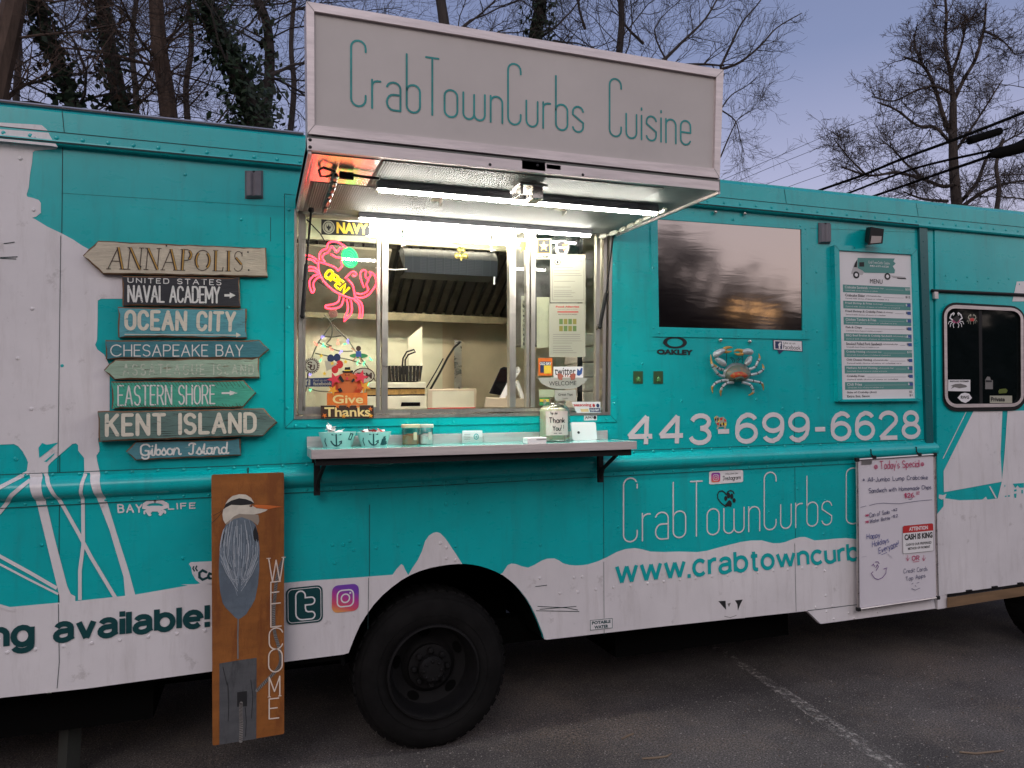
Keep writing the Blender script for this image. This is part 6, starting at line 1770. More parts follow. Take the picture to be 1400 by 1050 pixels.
# ================================================================ WOODEN ARROW SIGNS
def wood(name, paint, under, amount=.55, st=(1.0, 1, 9), sc_=6., crack=.60, rough=.65):
    """weathered paint over boards: cracks along the grain and patches worn to the wood"""
    m = mat(name, paint, rough, bump=.35, bs=16, bst=st)
    n = m.node_tree; pb = n.nodes['Principled BSDF']
    tc = n.nodes.new('ShaderNodeTexCoord')
    def nz(s, stretch, det=8, dist=0):
        mp = n.nodes.new('ShaderNodeMapping'); mp.inputs['Scale'].default_value = stretch; n.links.new(tc.outputs['Object'], mp.inputs[0])
        t = n.nodes.new('ShaderNodeTexNoise'); t.inputs['Scale'].default_value = s; t.inputs['Detail'].default_value = det; t.inputs['Roughness'].default_value = .7; t.inputs['Distortion'].default_value = dist
        n.links.new(mp.outputs[0], t.inputs[0]); return t
    def rp(src, a, b_):
        r = n.nodes.new('ShaderNodeMapRange'); r.inputs[1].default_value = a; r.inputs[2].default_value = b_; n.links.new(src, r.inputs[0]); return r
    def mixc(fac, a, col):
        x = n.nodes.new('ShaderNodeMixRGB'); n.links.new(fac, x.inputs[0])
        if isinstance(a, tuple): x.inputs[1].default_value = (*a, 1)
        else: n.links.new(a, x.inputs[1])
        x.inputs[2].default_value = (*col, 1); return x.outputs[0]
    tone = rp(nz(5, (1, 1, 3)).outputs[0], .35, .65)
    c = mixc(tone.outputs[0], tuple(p*.78 for p in paint), tuple(min(1, p*1.15) for p in paint))
    worn = rp(nz(sc_, (1, 1, st[2]*.5)).outputs[0], amount, amount+.08)
    c = mixc(worn.outputs[0], c, under)
    ck = rp(nz(9, (st[0], 1, st[2]*2.2), 6, .4).outputs[0], crack, crack+.03)
    c = mixc(ck.outputs[0], c, tuple(u*.25 for u in under))
    n.links.new(c, pb.inputs['Base Color'])
    return m
m_edge = wood('raw wood edge', (.16, .085, .04), (.06, .035, .02), .55)
zA, zB = Zm(0, 300, 3.088), Zm(100, 320, 4.667)
zC = Zm(100, 460, 4.667)
def board(label, px, th, paintm, gap=.004):
    f_ = -(th + gap)
    o = thing('wooden_sign', label, 'wooden sign', tuple(W(*px[0], f_)), 'wooden arrow signs stacked left of the window')
    b = MB(); P_ = MP(wall(f_), px)
    n_ = len(P_); cen = sum(P_, V((0, 0, 0)))/n_
    rg_ = random.Random(len(label)); inner, outer = [], []
    # rim with slightly ragged, rounded edge
    for i in range(n_):
        a, c_ = P_[i], P_[(i+1) % n_]
        k = max(2, int((c_-a).length/.035))
        for j in range(k):
            p = lerp(a, c_, j/k); inward = (cen-p); inward.y = 0
            wob = rg_.uniform(0, .0035) if j else .001
            d_ = (c_-a).normalized(); nn = V((-d_.z, 0, d_.x)); nn = nn if nn.dot(cen-p) > 0 else -nn
            outer.append(p + nn*wob + V((0, .004, 0))); inner.append(p + nn*(wob+.005 + rg_.uniform(0, .003)))
    k = len(outer)
    b.add(outer+inner, [(i, (i+1) % k, k+(i+1) % k, k+i) for i in range(k)], 1)
    b.poly(inner, 0)
    back = [p + V((0, th-.004, 0)) for p in outer]
    b.add(outer+back, [(i, (i+1) % k, k+(i+1) % k, k+i) for i in range(k)], 1); b.poly(back, 1)
    b.build('board', [paintm, m_edge], o)
    return o, f_ - .0014
def lets(o, f_, mats, fn, nm='lettering'):
    b = MB(); fn(b, wall(f_)); return b.build(nm, mats, o)
def worn_ink(name, col, thr=.60):
    """paint of a letter, flaked away in places"""
    m = mat(name, col, .6, var=.1, vs=30)
    n = m.node_tree; tc = n.nodes.new('ShaderNodeTexCoord')
    mp = n.nodes.new('ShaderNodeMapping'); mp.inputs['Scale'].default_value = (1, 1, 5); n.links.new(tc.outputs['Object'], mp.inputs[0])
    t = n.nodes.new('ShaderNodeTexNoise'); t.inputs['Scale'].default_value = 16; t.inputs['Detail'].default_value = 8; t.inputs['Roughness'].default_value = .75; n.links.new(mp.outputs[0], t.inputs[0])
    r = n.nodes.new('ShaderNodeMapRange'); r.inputs[1].default_value = thr; r.inputs[2].default_value = thr+.04; n.links.new(t.outputs[0], r.inputs[0])
    tr = n.nodes.new('ShaderNodeBsdfTransparent'); mx = n.nodes.new('ShaderNodeMixShader')
    n.links.new(r.outputs[0], mx.inputs[0]); n.links.new(n.nodes['Principled BSDF'].outputs[0], mx.inputs[1]); n.links.new(tr.outputs[0], mx.inputs[2])
    n.links.new(mx.outputs[0], n.nodes['Material Output'].inputs[0]); return m
m_lwhite = worn_ink('worn cream letters', (.70, .66, .54)); m_lpale = worn_ink('worn white letters', (.72, .72, .68)); m_ldark = worn_ink('worn dark letters', (.045, .022, .012), .66); m_lgold = worn_ink('worn gold letters', (.52, .30, .06), .66)
m_lghost = worn_ink('ghost letters', (.52, .58, .47), .52)
# ANNAPOLIS, thick and thin strokes with serifs
o, f_ = board('long cream board lettered ANNAPOLIS pointing left, topmost of the stack', [(112.7, 349), (121, 340), (134, 328.6), (364.3, 338.8), (366, 379), (250, 377), (139.5, 374.5), (126, 362)], .028, wood('cream board paint', (.60, .53, .40), (.36, .27, .17), .68, crack=.70))
SER = {'A': (.74, [(0, [(.0, 0), (.36, 1)]), (1, [(.36, 1), (.68, 0)]), (0, [(.13, .36), (.5, .36)]), (0, [(-.08, 0), (.14, 0)]), (0, [(.54, 0), (.84, 0)])]),
       'N': (.74, [(0, [(.08, 0), (.08, 1)]), (1, [(.08, 1), (.64, 0)]), (0, [(.64, 0), (.64, 1)]), (0, [(-.04, 0), (.2, 0)]), (0, [(-.05, 1), (.14, 1)]), (0, [(.52, 1), (.76, 1)])]),
       'P': (.6, [(1, [(.12, 0), (.12, 1)]), (0, [(-.02, 0), (.28, 0)]), (0, [(-.02, 1), (.3, 1)]+arc(.3, .74, .26, .26, 90, -90)+[(.12, .48)]), (1, arc(.3, .74, .23, .24, 55, -55))]),
       'O': (.82, [(0, arc(.41, .5, .41, .5, 0, 360)), (1, arc(.40, .5, .34, .46, 130, 230)), (1, arc(.42, .5, .34, .46, -50, 50))]),
       'L': (.52, [(1, [(.12, 0), (.12, 1)]), (0, [(-.02, 1), (.26, 1)]), (0, [(-.02, 0), (.5, 0), (.53, .2)])]),
       'I': (.3, [(1, [(.15, 0), (.15, 1)]), (0, [(0, 0), (.3, 0)]), (0, [(0, 1), (.3, 1)])]),
       'S': (.5, [(0, arc(.25, .77, .2, .23, 20, 230)), (1, [(.1, .68), (.25, .52), (.4, .34)]), (0, arc(.23, .24, .22, .24, 30, -160)), (0, [(.44, .98), (.44, .76)])])}
b = MB()
q = Q(wall(f_), *zB([(222, 222), (1085, 238), (1085, 112), (240, 82)]))
tw = sum(SER[c_][0] + .13 for c_ in 'ANNAPOLIS') - .13; x = 0; k = 0
for c_ in 'ANNAPOLIS':
    for thick, pts in SER[c_][1]:
        k += 1; nn = V((0, -.0001*(k % 9), 0))
        pp = [bil(q, (x+a)/tw, t) + nn for a, t in pts]
        b.ribbon(pp, .0135 if thick else .0036, (0, -1, 0), 0, caps=False)
        if thick: b.ribbon([p + V((.0022, -.0012, 0)) for p in pp], .0058, (0, -1, 0), 1, caps=False)
    x += SER[c_][0] + .13
for u, v in zB([(1115, 115), (1120, 230), (595, 75), (430, 208)]): b.poly(MP(wall(f_-.001), ell(u, v, 1.3, 1.3, 8)), 2)
b.build('lettering', [m_ldark, m_lgold, m_ink], o)
o, f_ = board('black board lettered United States Naval Academy with a small white arrow', [(166.8, 376.5), (328, 379), (329, 420.5), (166.8, 418)], .024, wood('charcoal board paint', (.028, .030, .036), (.10, .075, .05), .72, crack=.72))
def arrow(b, W_, x0, y0, x1, y1, w_, hd, mi=0):
    b.poly(MP(W_, [(x0, y0-w_), (x1-hd, y1-w_), (x1-hd, y1-w_*2.6), (x1, y1), (x1-hd, y1+w_*2.6), (x1-hd, y1+w_), (x0, y0+w_)]), mi)
lets(o, f_, [m_lpale], lambda b, W_: (stext(b, 'UNITED STATES', Q(W_, *zB([(350, 308), (943, 325), (943, 292), (350, 281)])), .0042, 0, STROKE, .42), stext(b, 'NAVAL ACADEMY', Q(W_, *zB([(352, 430), (932, 438), (932, 340), (352, 330)])), .0088, 0, STROKE, .22), arrow(b, W_, 306.8, 403.8, 322, 403.8, 1.6, 8)))
o, f_ = board('turquoise board lettered OCEAN CITY above a thin white arrow', [(161, 419), (337.6, 422), (337.6, 463), (161, 461)], .026, wood('turquoise board paint', (.10, .36, .41), (.06, .055, .05), .60, crack=.60))
lets(o, f_, [m_lwhite], lambda b, W_: (stext(b, 'OCEAN CITY', Q(W_, *zB([(338, 604), (1025, 614), (1030, 503), (338, 493)])), .0158, 0, STROKE, .33), b.ribbon(MP(W_, zB([(330, 640), (1040, 645)])), .004, (0, -1, 0)), b.poly(MP(W_, zB([(1040, 628), (1072, 645), (1040, 660)])))))
o, f_ = board('deep blue green board lettered CHESAPEAKE BAY pointing right', [(144, 464.5), (355.5, 464.5), (368.5, 478), (353.6, 490.5), (144, 491)], .024, wood('blue green board paint', (.045, .20, .235), (.19, .09, .045), .68, crack=.72))
lets(o, f_, [m_lpale], lambda b, W_: stext(b, 'CHESAPEAKE BAY', Q(W_, *zC([(240, 125), (1082, 125), (1082, 55), (240, 54)])), .0052, 0, dict(STROKE, C=(.85, [arc(.46, .5, .46, .5, 40, 320)])), .22))
o, f_ = board('pale green flaking board with ghostly ASSATEAGUE ISLAND lettering pointing left', [(141.5, 505.6), (149, 497), (157.7, 491), (355, 489.5), (355, 517), (155.4, 519.3)], .026, wood('pale green board paint', (.33, .46, .34), (.20, .10, .05), .62, crack=.61))
lets(o, f_, [m_lghost], lambda b, W_: stext(b, 'ASSATEAGUE ISLAND', Q(W_, *zC([(320, 248), (1150, 240), (1150, 182), (320, 178)])), .006, 0, STROKE, .5))
m_hatch = wood('mint board paint', (.06, .42, .29), (.10, .09, .06), .66, crack=.70)
o, f_ = board('mint green board lettered EASTERN SHORE with a white arrow pointing right', [(152, 521), (333.5, 519.5), (350.7, 537.4), (332, 557.5), (152, 559)], .026, m_hatch)
lets(o, f_, [m_lpale], lambda b, W_: (stext(b, 'EASTERN SHORE', Q(W_, *zC([(287, 440), (903, 428), (903, 312), (287, 314)])), .0066, 0, STROKE, .24), arrow(b, W_, 303, 537.5, 325, 537.3, 1.3, 11)))
b = MB()
for i in range(40):
    u = 153 + i*4.7
    for v0, v1, wd in ((521, 527 + (i*7 % 5), 1), (551 + (i*5 % 4), 558, 1)):
        if u + 6 < 334 + (0 if v0 > 540 else 0): b.ribbon(MP(wall(f_-.0006), [(u, v0), (u+(v1-v0)*.75, v1)]), .0022, (0, -1, 0), 0, caps=False)
b.build('saw_marks', mat('saw mark', (.05, .10, .07), .8), o)
o, f_ = board('widest grey green weathered board lettered KENT ISLAND pointing right', [(133.4, 561.7), (361, 558), (379.7, 577.8), (359.5, 596.5), (134.4, 604.4)], .05, wood('grey green board paint', (.115, .20, .175), (.045, .05, .042), .56, st=(.6, 1, 10), crack=.585))
lets(o, f_, [m_lwhite], lambda b, W_: stext(b, 'KENT ISLAND', Q(W_, *zC([(215, 630), (1160, 606), (1160, 493), (215, 503)])), .0168, 0, STROKE, .32))
o, f_ = board('short blue board with script lettering Gibson Island, lowest of the stack', [(171.6, 616.7), (186, 602.8), (329.3, 599.5), (329.3, 623.3), (184.6, 629.7)], .024, wood('slate blue board paint', (.07, .24, .28), (.28, .34, .32), .66, crack=.72))
lets(o, f_, [m_lpale], lambda b, W_: (stext(b, 'Gibson', Q(W_, *zC([(422, 760), (690, 752), (690, 682), (422, 690)])), .0078, 0, SCRIPT, .0), stext(b, 'Island', Q(W_, *zC([(740, 752), (990, 746), (990, 676), (740, 682)])), .0078, 0, SCRIPT, .0)))

# ================================================================ HERON WELCOME BOARD
BD = -.10
HB = [(290.5, 1019.5), (388.6, 1003.3), (388.2, 646), (289, 649.3)]
wbd = thing('welcome_board', 'tall orange brown plank painted with a heron and the word WELCOME', 'painted board', tuple(W(340, 1010, BD)))
m_plank = wood('varnished pine', (.30, .105, .022), (.22, .07, .016), .5, st=(9, 1, .7), crack=.78, rough=.45)
b = MB(); q = Q(wall(BD), *HB); b.prism(onq(q, rrect(0, 0, 1, 1, .025, .006), 0), (0, .025, 0), 0, smi=1)
b.build('plank', [m_plank, m_edge], wbd, bevel=.002)
zh, zi, zj = Zm(280, 640, 5.525), Zm(280, 830, 5.25), Zm(270, 640, 2.692)
def hp(px, e, z_=None): return MP(wall(BD-.001-e), (z_ or zh)(px))
b = MB()
b.poly(hp([(160, 425), (220, 370), (280, 360), (340, 380), (385, 430), (405, 510), (412, 620), (412, 760), (402, 880), (380, 990), (348, 1050)] + [(zi([p])[0][0]-280, zi([p])[0][1]-640) and ((zi([p])[0][0]-280)*5.525, (zi([p])[0][1]-640)*5.525) for p in [(322, 10), (298, 50), (262, 78), (240, 88), (215, 72), (185, 40), (150, 5)]] + [(135, 1020), (115, 930), (105, 800), (108, 680), (120, 560), (140, 470)], 0), 0)
b.poly(hp([(155, 420), (175, 400), (220, 365), (260, 345), (300, 348), (370, 348), (405, 352), (412, 400), (400, 432), (350, 395), (280, 370), (220, 385), (165, 430)], .0004), 4)
b.poly(hp([(140, 310), (160, 295), (200, 276), (270, 278), (340, 272), (365, 285), (390, 303), (475, 312), (460, 325), (420, 340), (370, 350), (300, 348), (260, 345), (220, 365), (180, 400), (155, 420), (138, 390), (133, 350)], .0007), 1)
b.poly(hp([(155, 275), (175, 240), (210, 210), (260, 197), (310, 200), (350, 225), (372, 264), (330, 255), (260, 230), (190, 255)], .0007), 1)
b.poly(hp([(140, 312), (160, 270), (200, 245), (260, 227), (310, 234), (350, 249), (374, 266), (340, 276), (270, 281), (200, 277), (160, 297)], .0010), 2)
b.poly(hp([(365, 290), (385, 276), (480, 280), (592, 292), (540, 298), (475, 311), (400, 300)], .0012), 3)
b.poly(hp(ell(348, 286, 12, 8, 12), .0014), 2); b.poly(hp(ell(347, 285, 5, 4, 8), .0017), 3)
b.poly(hp([(150, 465), (128, 500), (110, 590), (130, 575), (152, 530)], .0005), 2); b.poly(hp([(380, 435), (365, 480), (365, 530), (385, 555), (409, 565), (402, 490)], .0005), 2)
b.ribbon(hp([(135, 325), (100, 370), (55, 415)], .0007), .0018, (0, -1, 0), 2, caps=False); b.ribbon(hp([(140, 315), (110, 335), (65, 358)], .0007), .0018, (0, -1, 0), 2, caps=False)
b.ribbon(hp([(240, 86), (237, 200), (238, 372)], .0004, zi), .006, (0, -1, 0), 5, caps=False)
b.build('heron_painting', [wood('heron grey', (.13, .17, .21), (.10, .13, .165), .5, st=(8, 1, 1), crack=.8), mat('heron cream', (.62, .57, .48), .6, var=.15, vs=20), m_ink, mat('beak orange', (.62, .15, .03), .5), mat('neck taupe', (.30, .25, .20), .6), m_inkgrey], wbd)
b = MB(); rg = random.Random(12)
for i in range(75):
    s_ = rg.uniform(-1, 1); t0 = rg.uniform(0, .55); l_ = rg.uniform(.2, .42)
    pts = []
    for j in range(6):
        t = t0 + l_*j/5
        wdt = 150*math.sin(math.pi*min(1, .14+t*.8))**.6
        xx = 262 + s_*wdt*(1 - max(0, t-.45)*1.5) + rg.uniform(-2, 2)
        pts.append((xx, 375 + t*620))
    b.ribbon(hp(pts, .0008 + .00004*i), .0019, (0, -1, 0), i % 2, caps=False)
for i in range(9):
    for sg in (-1, 1): b.ribbon(hp([(262+sg*(140-i*12), 700+i*10), (262+sg*(95-i*10), 800+i*10), (262+sg*12, 930-i*22)], .004+.0001*i), .0018, (0, -1, 0), i % 2, caps=False)
b.build('feather_strokes', [mat('feather white', (.50, .54, .58), .6), mat('feather blue', (.28, .34, .40), .6)], wbd)
b = MB()
b.poly(hp([(105, 405), (240, 382), (372, 364), (371, 660), (369, 945), (105, 988)], .0004, zi), 0)
b.poly(hp([(232, 612), (303, 602), (303, 712), (232, 716)], .0009, zi), 1)
for px in ([(165, 540), (172, 700), (168, 820)], [(290, 720), (298, 820), (292, 930)], [(130, 430), (160, 560)], [(330, 520), (345, 640), (335, 800)]): b.ribbon(hp(px, .0009, zi), .003, (0, -1, 0), 1, caps=False)
b.build('piling_painting', [wood('piling grey', (.085, .088, .095), (.05, .052, .057), .5, st=(9, 1, .8), crack=.8), m_ink], wbd)
def rope(px, r):
    P_ = [W(u, v, BD-.0015) for u, v in smoothp(px, 8)]
    b = MB(); b.ribbon([p + V((0, -.0006, 0)) for p in P_], r*2, (0, -1, 0), 0)
    for i in range(len(P_)-1):
        a, c_ = P_[i], P_[i+1]; n_ = max(1, int((c_-a).length/.009))
        for j in range(n_):
            p = lerp(a, c_, j/n_); d_ = (c_-a).normalized(); s_ = V((0, -1, 0)).cross(d_)
            b.ribbon([p - s_*r*.9 - d_*.003 + V((0, -.0011, 0)), p + s_*r*.9 + d_*.003 + V((0, -.0011, 0))], .003, (0, -1, 0), 1, caps=False)
    b.build('rope_painting', [m_inkgrey, mat('rope shadow', (.06, .05, .045), .8)], wbd)
rope(zh([(590, 695), (560, 770), (540, 860), (530, 960), (522, 1045)]) + zi([(495, 120), (505, 200), (535, 300), (545, 380), (520, 445), (450, 520), (375, 598)]), .0075)
rope(zi([(260, 690), (258, 760), (262, 840), (258, 962)]), .008)
b = MB()
for ch_, x0, y0, x1, y1 in (('W', 262, 332, 317, 420), ('E', 270, 420, 305, 500), ('L', 270, 500, 308, 585), ('C', 264, 590, 314, 668), ('O', 262, 668, 312, 752), ('M', 264, 770, 303, 842), ('E', 264, 850, 299, 923)):
    q = Q(wall(BD-.003), *zj([(x0, y1), (x1, y1-4), (x1, y0-4), (x0, y0)])); stext(b, ch_, q, .0058, 0)
    if ch_ in 'WM':
        for a, t in (((0, 1), (1, 1))[0], ((0, 1), (1, 1))[1]): b.ribbon([bil(q, a-.12, t if ch_ == 'W' else 0)+V((0, -.001, 0)), bil(q, a+.12, t if ch_ == 'W' else 0)+V((0, -.001, 0))], .004, (0, -1, 0))
b.build('lettering', mat('blush white paint', (.74, .62, .52), .6), wbd)
b = MB(); A = W(339, 650, BD+.03); b.tube([A+V((0, 0, -.03)), A+V((0, 0, .02)), A+V((0, .035, .03)), V((A.x, D-.004, A.z+.03))], .004, 6); b.build('hanging_hook', m_black, wbd)

# ================================================================ WHITEBOARD
WD = -.055
wbo = thing('whiteboard', 'white dry erase board with handwritten specials hung beside the cab door', 'whiteboard', tuple(W(1227, 820, WD)))
WQ = [(1173.5, 833), (1281.8, 817), (1277.5, 621.5), (1171.5, 628.5)]
q = Q(wall(WD), *WQ)
b = MB(); b.prism(onq(q, [(.012, .008), (.988, .008), (.988, .992), (.012, .992)], -.002), (0, .012, 0)); b.build('panel', mat('dry erase panel', (.74, .70, .74), .22, var=.04, vs=3), wbo)
b = MB()
for i in range(4): b.tube([q[i], q[(i+1) % 4]], .0085, 8)
b.build('frame', m_alu, wbo, smooth=True)
for i in range(4): b = MB(); b.box(q[i]+V((0, 0, 0)), (.026, .026, .026)); b.build('corner_cap', m_black, wbo, bevel=.006)
za, zb2 = Zm(1160, 600, 8.75), Zm(1150, 600, 3.752)
for px in ([(160, 305), (282, 300), (282, 222), (160, 230)],):
    b = MB(); b.prism(MP(wall(WD-.006), za(px)), (0, .005, 0)); b.build('clip', m_alu, wbo, bevel=.002)
for u, v in ((1191, 621), (1253, 617.5)):
    b = MB(); A = W(u, v, -.05); b.tube([A+V((0, .045, .03)), A+V((0, .0, .03)), A, A+V((.02, -.006, -.02))], .004, 6); b.box(W(u+4, v+4, WD-.004), (.03, .01, .02)); b.build('hook', m_black, wbo)
def wt(b, t_, px, wd, mi, z_=za, jit=.035, sp=.2, seed=1): stext(b, t_, Q(wall(WD-.0035), *z_(px)), wd, mi, STROKE, sp, jit, 0, seed)
b = MB()
wt(b, "Today's Special", [(385, 360), (848, 332), (845, 255), (380, 268)], .0048, 0, seed=3)
for c_, r_ in (((330, 335), 20), ((885, 303), 18)):
    for s_ in (1, .45): p = ell(c_[0], c_[1], r_*s_, r_*s_*1.1, 12); b.ribbon(MP(wall(WD-.0035), za(p+p[:1])), .0042, (0, -1, 0), 0, caps=False)
wt(b, '* All-Jumbo Lump Crabcake', [(175, 516), (950, 480), (945, 432), (175, 464)], .0038, 1, seed=4)
wt(b, 'Sandwich with Homemade Chips', [(245, 648), (990, 598), (990, 552), (245, 592)], .0036, 1, seed=5)
wt(b, '$26.', [(672, 703), (790, 695), (788, 645), (670, 655)], .0055, 0, seed=6); wt(b, '00', [(815, 655), (848, 650), (848, 630), (815, 634)], .003, 0)
b.ribbon(MP(wall(WD-.0035), za([(812, 668), (850, 662)])), .0025, (0, -1, 0), 0); b.ribbon(MP(wall(WD-.0035), za([(722, 722), (765, 718)])), .003, (0, -1, 0), 1)
for p in ([(145, 820), (212, 802)], [(250, 797), (330, 776), (420, 768), (520, 774), (620, 774), (720, 758), (860, 740), (1000, 728)]): b.ribbon(MP(wall(WD-.0035), za(p)), .0026, (0, -1, 0), 1, caps=False)
wt(b, '*', [(205, 940), (245, 934), (245, 890), (205, 895)], .0045, 0, jit=0); wt(b, '*', [(205, 1020), (245, 1012), (245, 968), (205, 973)], .0045, 0, jit=0)
wt(b, 'Can of Soda', [(255, 940), (492, 892), (490, 852), (255, 884)], .0034, 1, seed=7); wt(b, '-$2.', [(515, 872), (590, 855), (590, 830), (515, 846)], .003, 1, seed=8)
wt(b, 'Water Bottle', [(258, 1010), (498, 962), (496, 928), (258, 962)], .0032, 1, seed=9); wt(b, '-$2.', [(512, 950), (596, 932), (596, 900), (512, 916)], .003, 1, seed=10)
wt(b, 'Happy', [(132, 515), (200, 503), (198, 478), (132, 488)], .0036, 2, zb2, seed=11); wt(b, 'Holidays', [(160, 556), (245, 530), (243, 503), (160, 526)], .0034, 2, zb2, seed=12); wt(b, 'Everyone!', [(195, 588), (296, 548), (292, 518), (193, 560)], .0038, 2, zb2, seed=13)
for p in ([(208, 594), (235, 582)], [(255, 568), (278, 557)]): b.ribbon(MP(wall(WD-.0035), zb2(p)), .003, (0, -1, 0), 2)
wt(b, 'OR', [(366, 624), (400, 621), (400, 600), (366, 602)], .005, 0, zb2); b.ribbon(MP(wall(WD-.0035), zb2([(370, 632), (400, 628)])), .003, (0, -1, 0), 0)
for x_ in (342, 424):
    b.ribbon(MP(wall(WD-.0035), zb2([(x_, 597), (x_, 626)])), .0035, (0, -1, 0), 0); b.ribbon(MP(wall(WD-.0036), zb2([(x_-8, 612), (x_, 626), (x_+9, 610)])), .003, (0, -1, 0), 0)
wt(b, 'Credit Cards', [(322, 690), (442, 676), (442, 654), (322, 668)], .0028, 1, zb2, seed=14); wt(b, 'Tap Apps', [(332, 730), (432, 710), (430, 690), (330, 708)], .003, 1, zb2, seed=15)
for p in ([(362, 745), (370, 740)], [(388, 740), (400, 736)], [(380, 752), (385, 758)], [(362, 768), (380, 776), (405, 765)]): b.ribbon(MP(wall(WD-.0035), zb2(p)), .003, (0, -1, 0), 1)
for p in ([(155, 690), (172, 715), (190, 722), (212, 712), (230, 690), (232, 668)], [(155, 690), (163, 682)], [(218, 668), (236, 662)], [(158, 650), (166, 642), (172, 655)], [(178, 660), (186, 645), (192, 655), (180, 675)], [(175, 632), (188, 630), (196, 640)]): b.ribbon(MP(wall(WD-.0035), zb2(p)), .0042, (0, -1, 0), 3)
b.ribbon(MP(wall(WD-.0035), zb2([(108, 606), (130, 602)])), .003, (0, -1, 0), 4); b.ribbon(MP(wall(WD-.0035), zb2([(240, 590), (262, 612), (255, 600)])), .004, (0, -1, 0), 4)
b.build('handwriting', [mat('pink red marker', (.50, .03, .12), .6), mat('blue black marker', (.06, .06, .14), .6), mat('blue marker', (.04, .05, .25), .6), mat('purple marker', (.14, .04, .22), .6), mat('wiped marker', (.5, .47, .52), .6)], wbo)
b = MB(); q = Q(wall(WD-.003), *zb2([(317, 590), (475, 574), (471, 433), (316, 447)]))
b.poly(onq(q, rrect(0, 0, 1, 1, .05, .05), 0), 0); b.poly(onq(q, [(.0, .74), (1, .74), (1, .96), (.96, 1), (.04, 1), (0, .96)], .0008), 1)
text(b, 'ATTENTION', sub(q, .2, .80, .82, .94, .0014), 0, .03, 3); text(b, 'CASH IS KING', sub(q, .05, .48, .97, .69, .001), 2, .045, 3)
text(b, 'CASH IS OUR PREFERRED', sub(q, .09, .27, .93, .36, .001), 2, .02, 2); text(b, 'METHOD OF PAYMENT', sub(q, .16, .12, .88, .21, .001), 2, .02, 2)
rp_ = rrect(0.0, 0, 1, 1, .05, .05); b.ribbon(onq(q, rp_+rp_[:1], .0006), .002, (0, -1, 0), 3, caps=False)
b.build('cash_notice', [m_paperw, m_red, m_ink, m_inkgrey], wbo)

# ================================================================ METAL CRAB ORNAMENT
CD = -.03
cr = thing('crab_ornament', 'painted metal crab hung on the side below the dark window', 'ornament', tuple(W(1007, 510, CD)))
zx = Zm(950, 455, 7.5)
CP = lambda pts, d_=CD: MP(wall(d_), zx(pts))
cc = CP([(432, 425)])[0]; rx_ = (CP([(565, 425)])[0]-cc).length; 
b = MB()
prof = []
for j in range(7):
    t = j/6
    prof.append((math.cos(t*math.pi/2), math.sin(t*math.pi/2)))
def shell(cx, cy, rxp, up, dn, h, mi, base):
    ring_ = []
    for rr2, hh2 in prof:
        ring_.append([V((0, -hh2*h, 0)) + CP([(cx + rxp*rr2*math.cos(2*math.pi*k/28), cy - (up if math.sin(2*math.pi*k/28) > 0 else dn)*rr2*math.sin(2*math.pi*k/28))], base)[0] for k in range(28)])
    vs = [p for r_ in ring_ for p in r_]
    b.add(vs, [(i*28+k, i*28+(k+1) % 28, (i+1)*28+(k+1) % 28, (i+1)*28+k) for i in range(6) for k in range(28)], mi)
shell(430, 430, 142, 124, 74, .030, 0, CD+.008)
b.build('shell_rim', mat('crab steel', (.33, .35, .34), .35, .6, var=.25, vs=30), cr, smooth=True)
b = MB(); shell(430, 436, 124, 110, 70, .046, 0, CD); 
m_crabtop = mat('painted crab shell', (.15, .19, .14), .35, .1, col2=(.26, .17, .10), vs=34, thr=(.5, .62), bump=.4, bs=60)
b.build('shell', m_crabtop, cr, smooth=True)
b = MB(); shell(430, 440, 108, 72, 52, .047, 0, CD-.004); b.build('shell_blotch', mat('orange red crab blotch', (.50, .055, .02), .35, .1, col2=(.45, .22, .04), vs=55, thr=(.5, .6), bump=.4, bs=60), cr, smooth=True)
b = MB(); shell(434, 470, 58, 44, 36, .044, 0, CD-.012); b.build('shell_patch', mat('dark green crab patch', (.035, .07, .045), .35, var=.5, vs=40), cr, smooth=True)
m_leg, m_tip, m_joint = mat('crab leg enamel', (.50, .56, .56), .3, .3, var=.2, vs=30), mat('ochre claw tip', (.50, .27, .06), .4), mat('crab joint', (.06, .06, .055), .4)
LEG = [[(285, 378), (240, 375), (205, 350), (190, 320)], [(300, 447), (240, 435), (195, 390), (165, 340), (158, 290), (162, 222)], [(340, 485), (265, 492), (200, 515), (165, 560), (182, 622)], [(390, 510), (315, 518), (270, 550), (252, 600), (265, 650)],
       [(555, 375), (600, 355), (625, 300), (650, 262), (655, 215)], [(575, 432), (640, 412), (685, 370), (690, 320)], [(510, 480), (600, 500), (670, 520), (702, 588)], [(480, 508), (545, 530), (572, 572), (582, 615), (548, 642)]]
for L_ in LEG:
    b = MB(); p = smoothp(L_, 5); P_ = CP(p, CD-.004); n_ = len(P_)
    P_ = [a + V((0, -.018*math.sin(math.pi*i/(n_-1)), 0)) for i, a in enumerate(P_)]
    cut = int(n_*.68)
    b.tube(P_[:cut+1], [lerp(.0095, .0075, i/cut) for i in range(cut+1)], 8, 0); b.tube(P_[cut:], [lerp(.0085, .0022, i/(n_-1-cut)) for i in range(n_-cut)], 8, 1)
    for f2 in (.3, .55): i = int(n_*f2); d_ = (P_[i+1]-P_[i]).normalized(); b.tube([P_[i]-d_*.003, P_[i]+d_*.003], .0098, 8, 2)
    b.build('leg', [m_leg, m_tip, m_joint], cr, smooth=True)
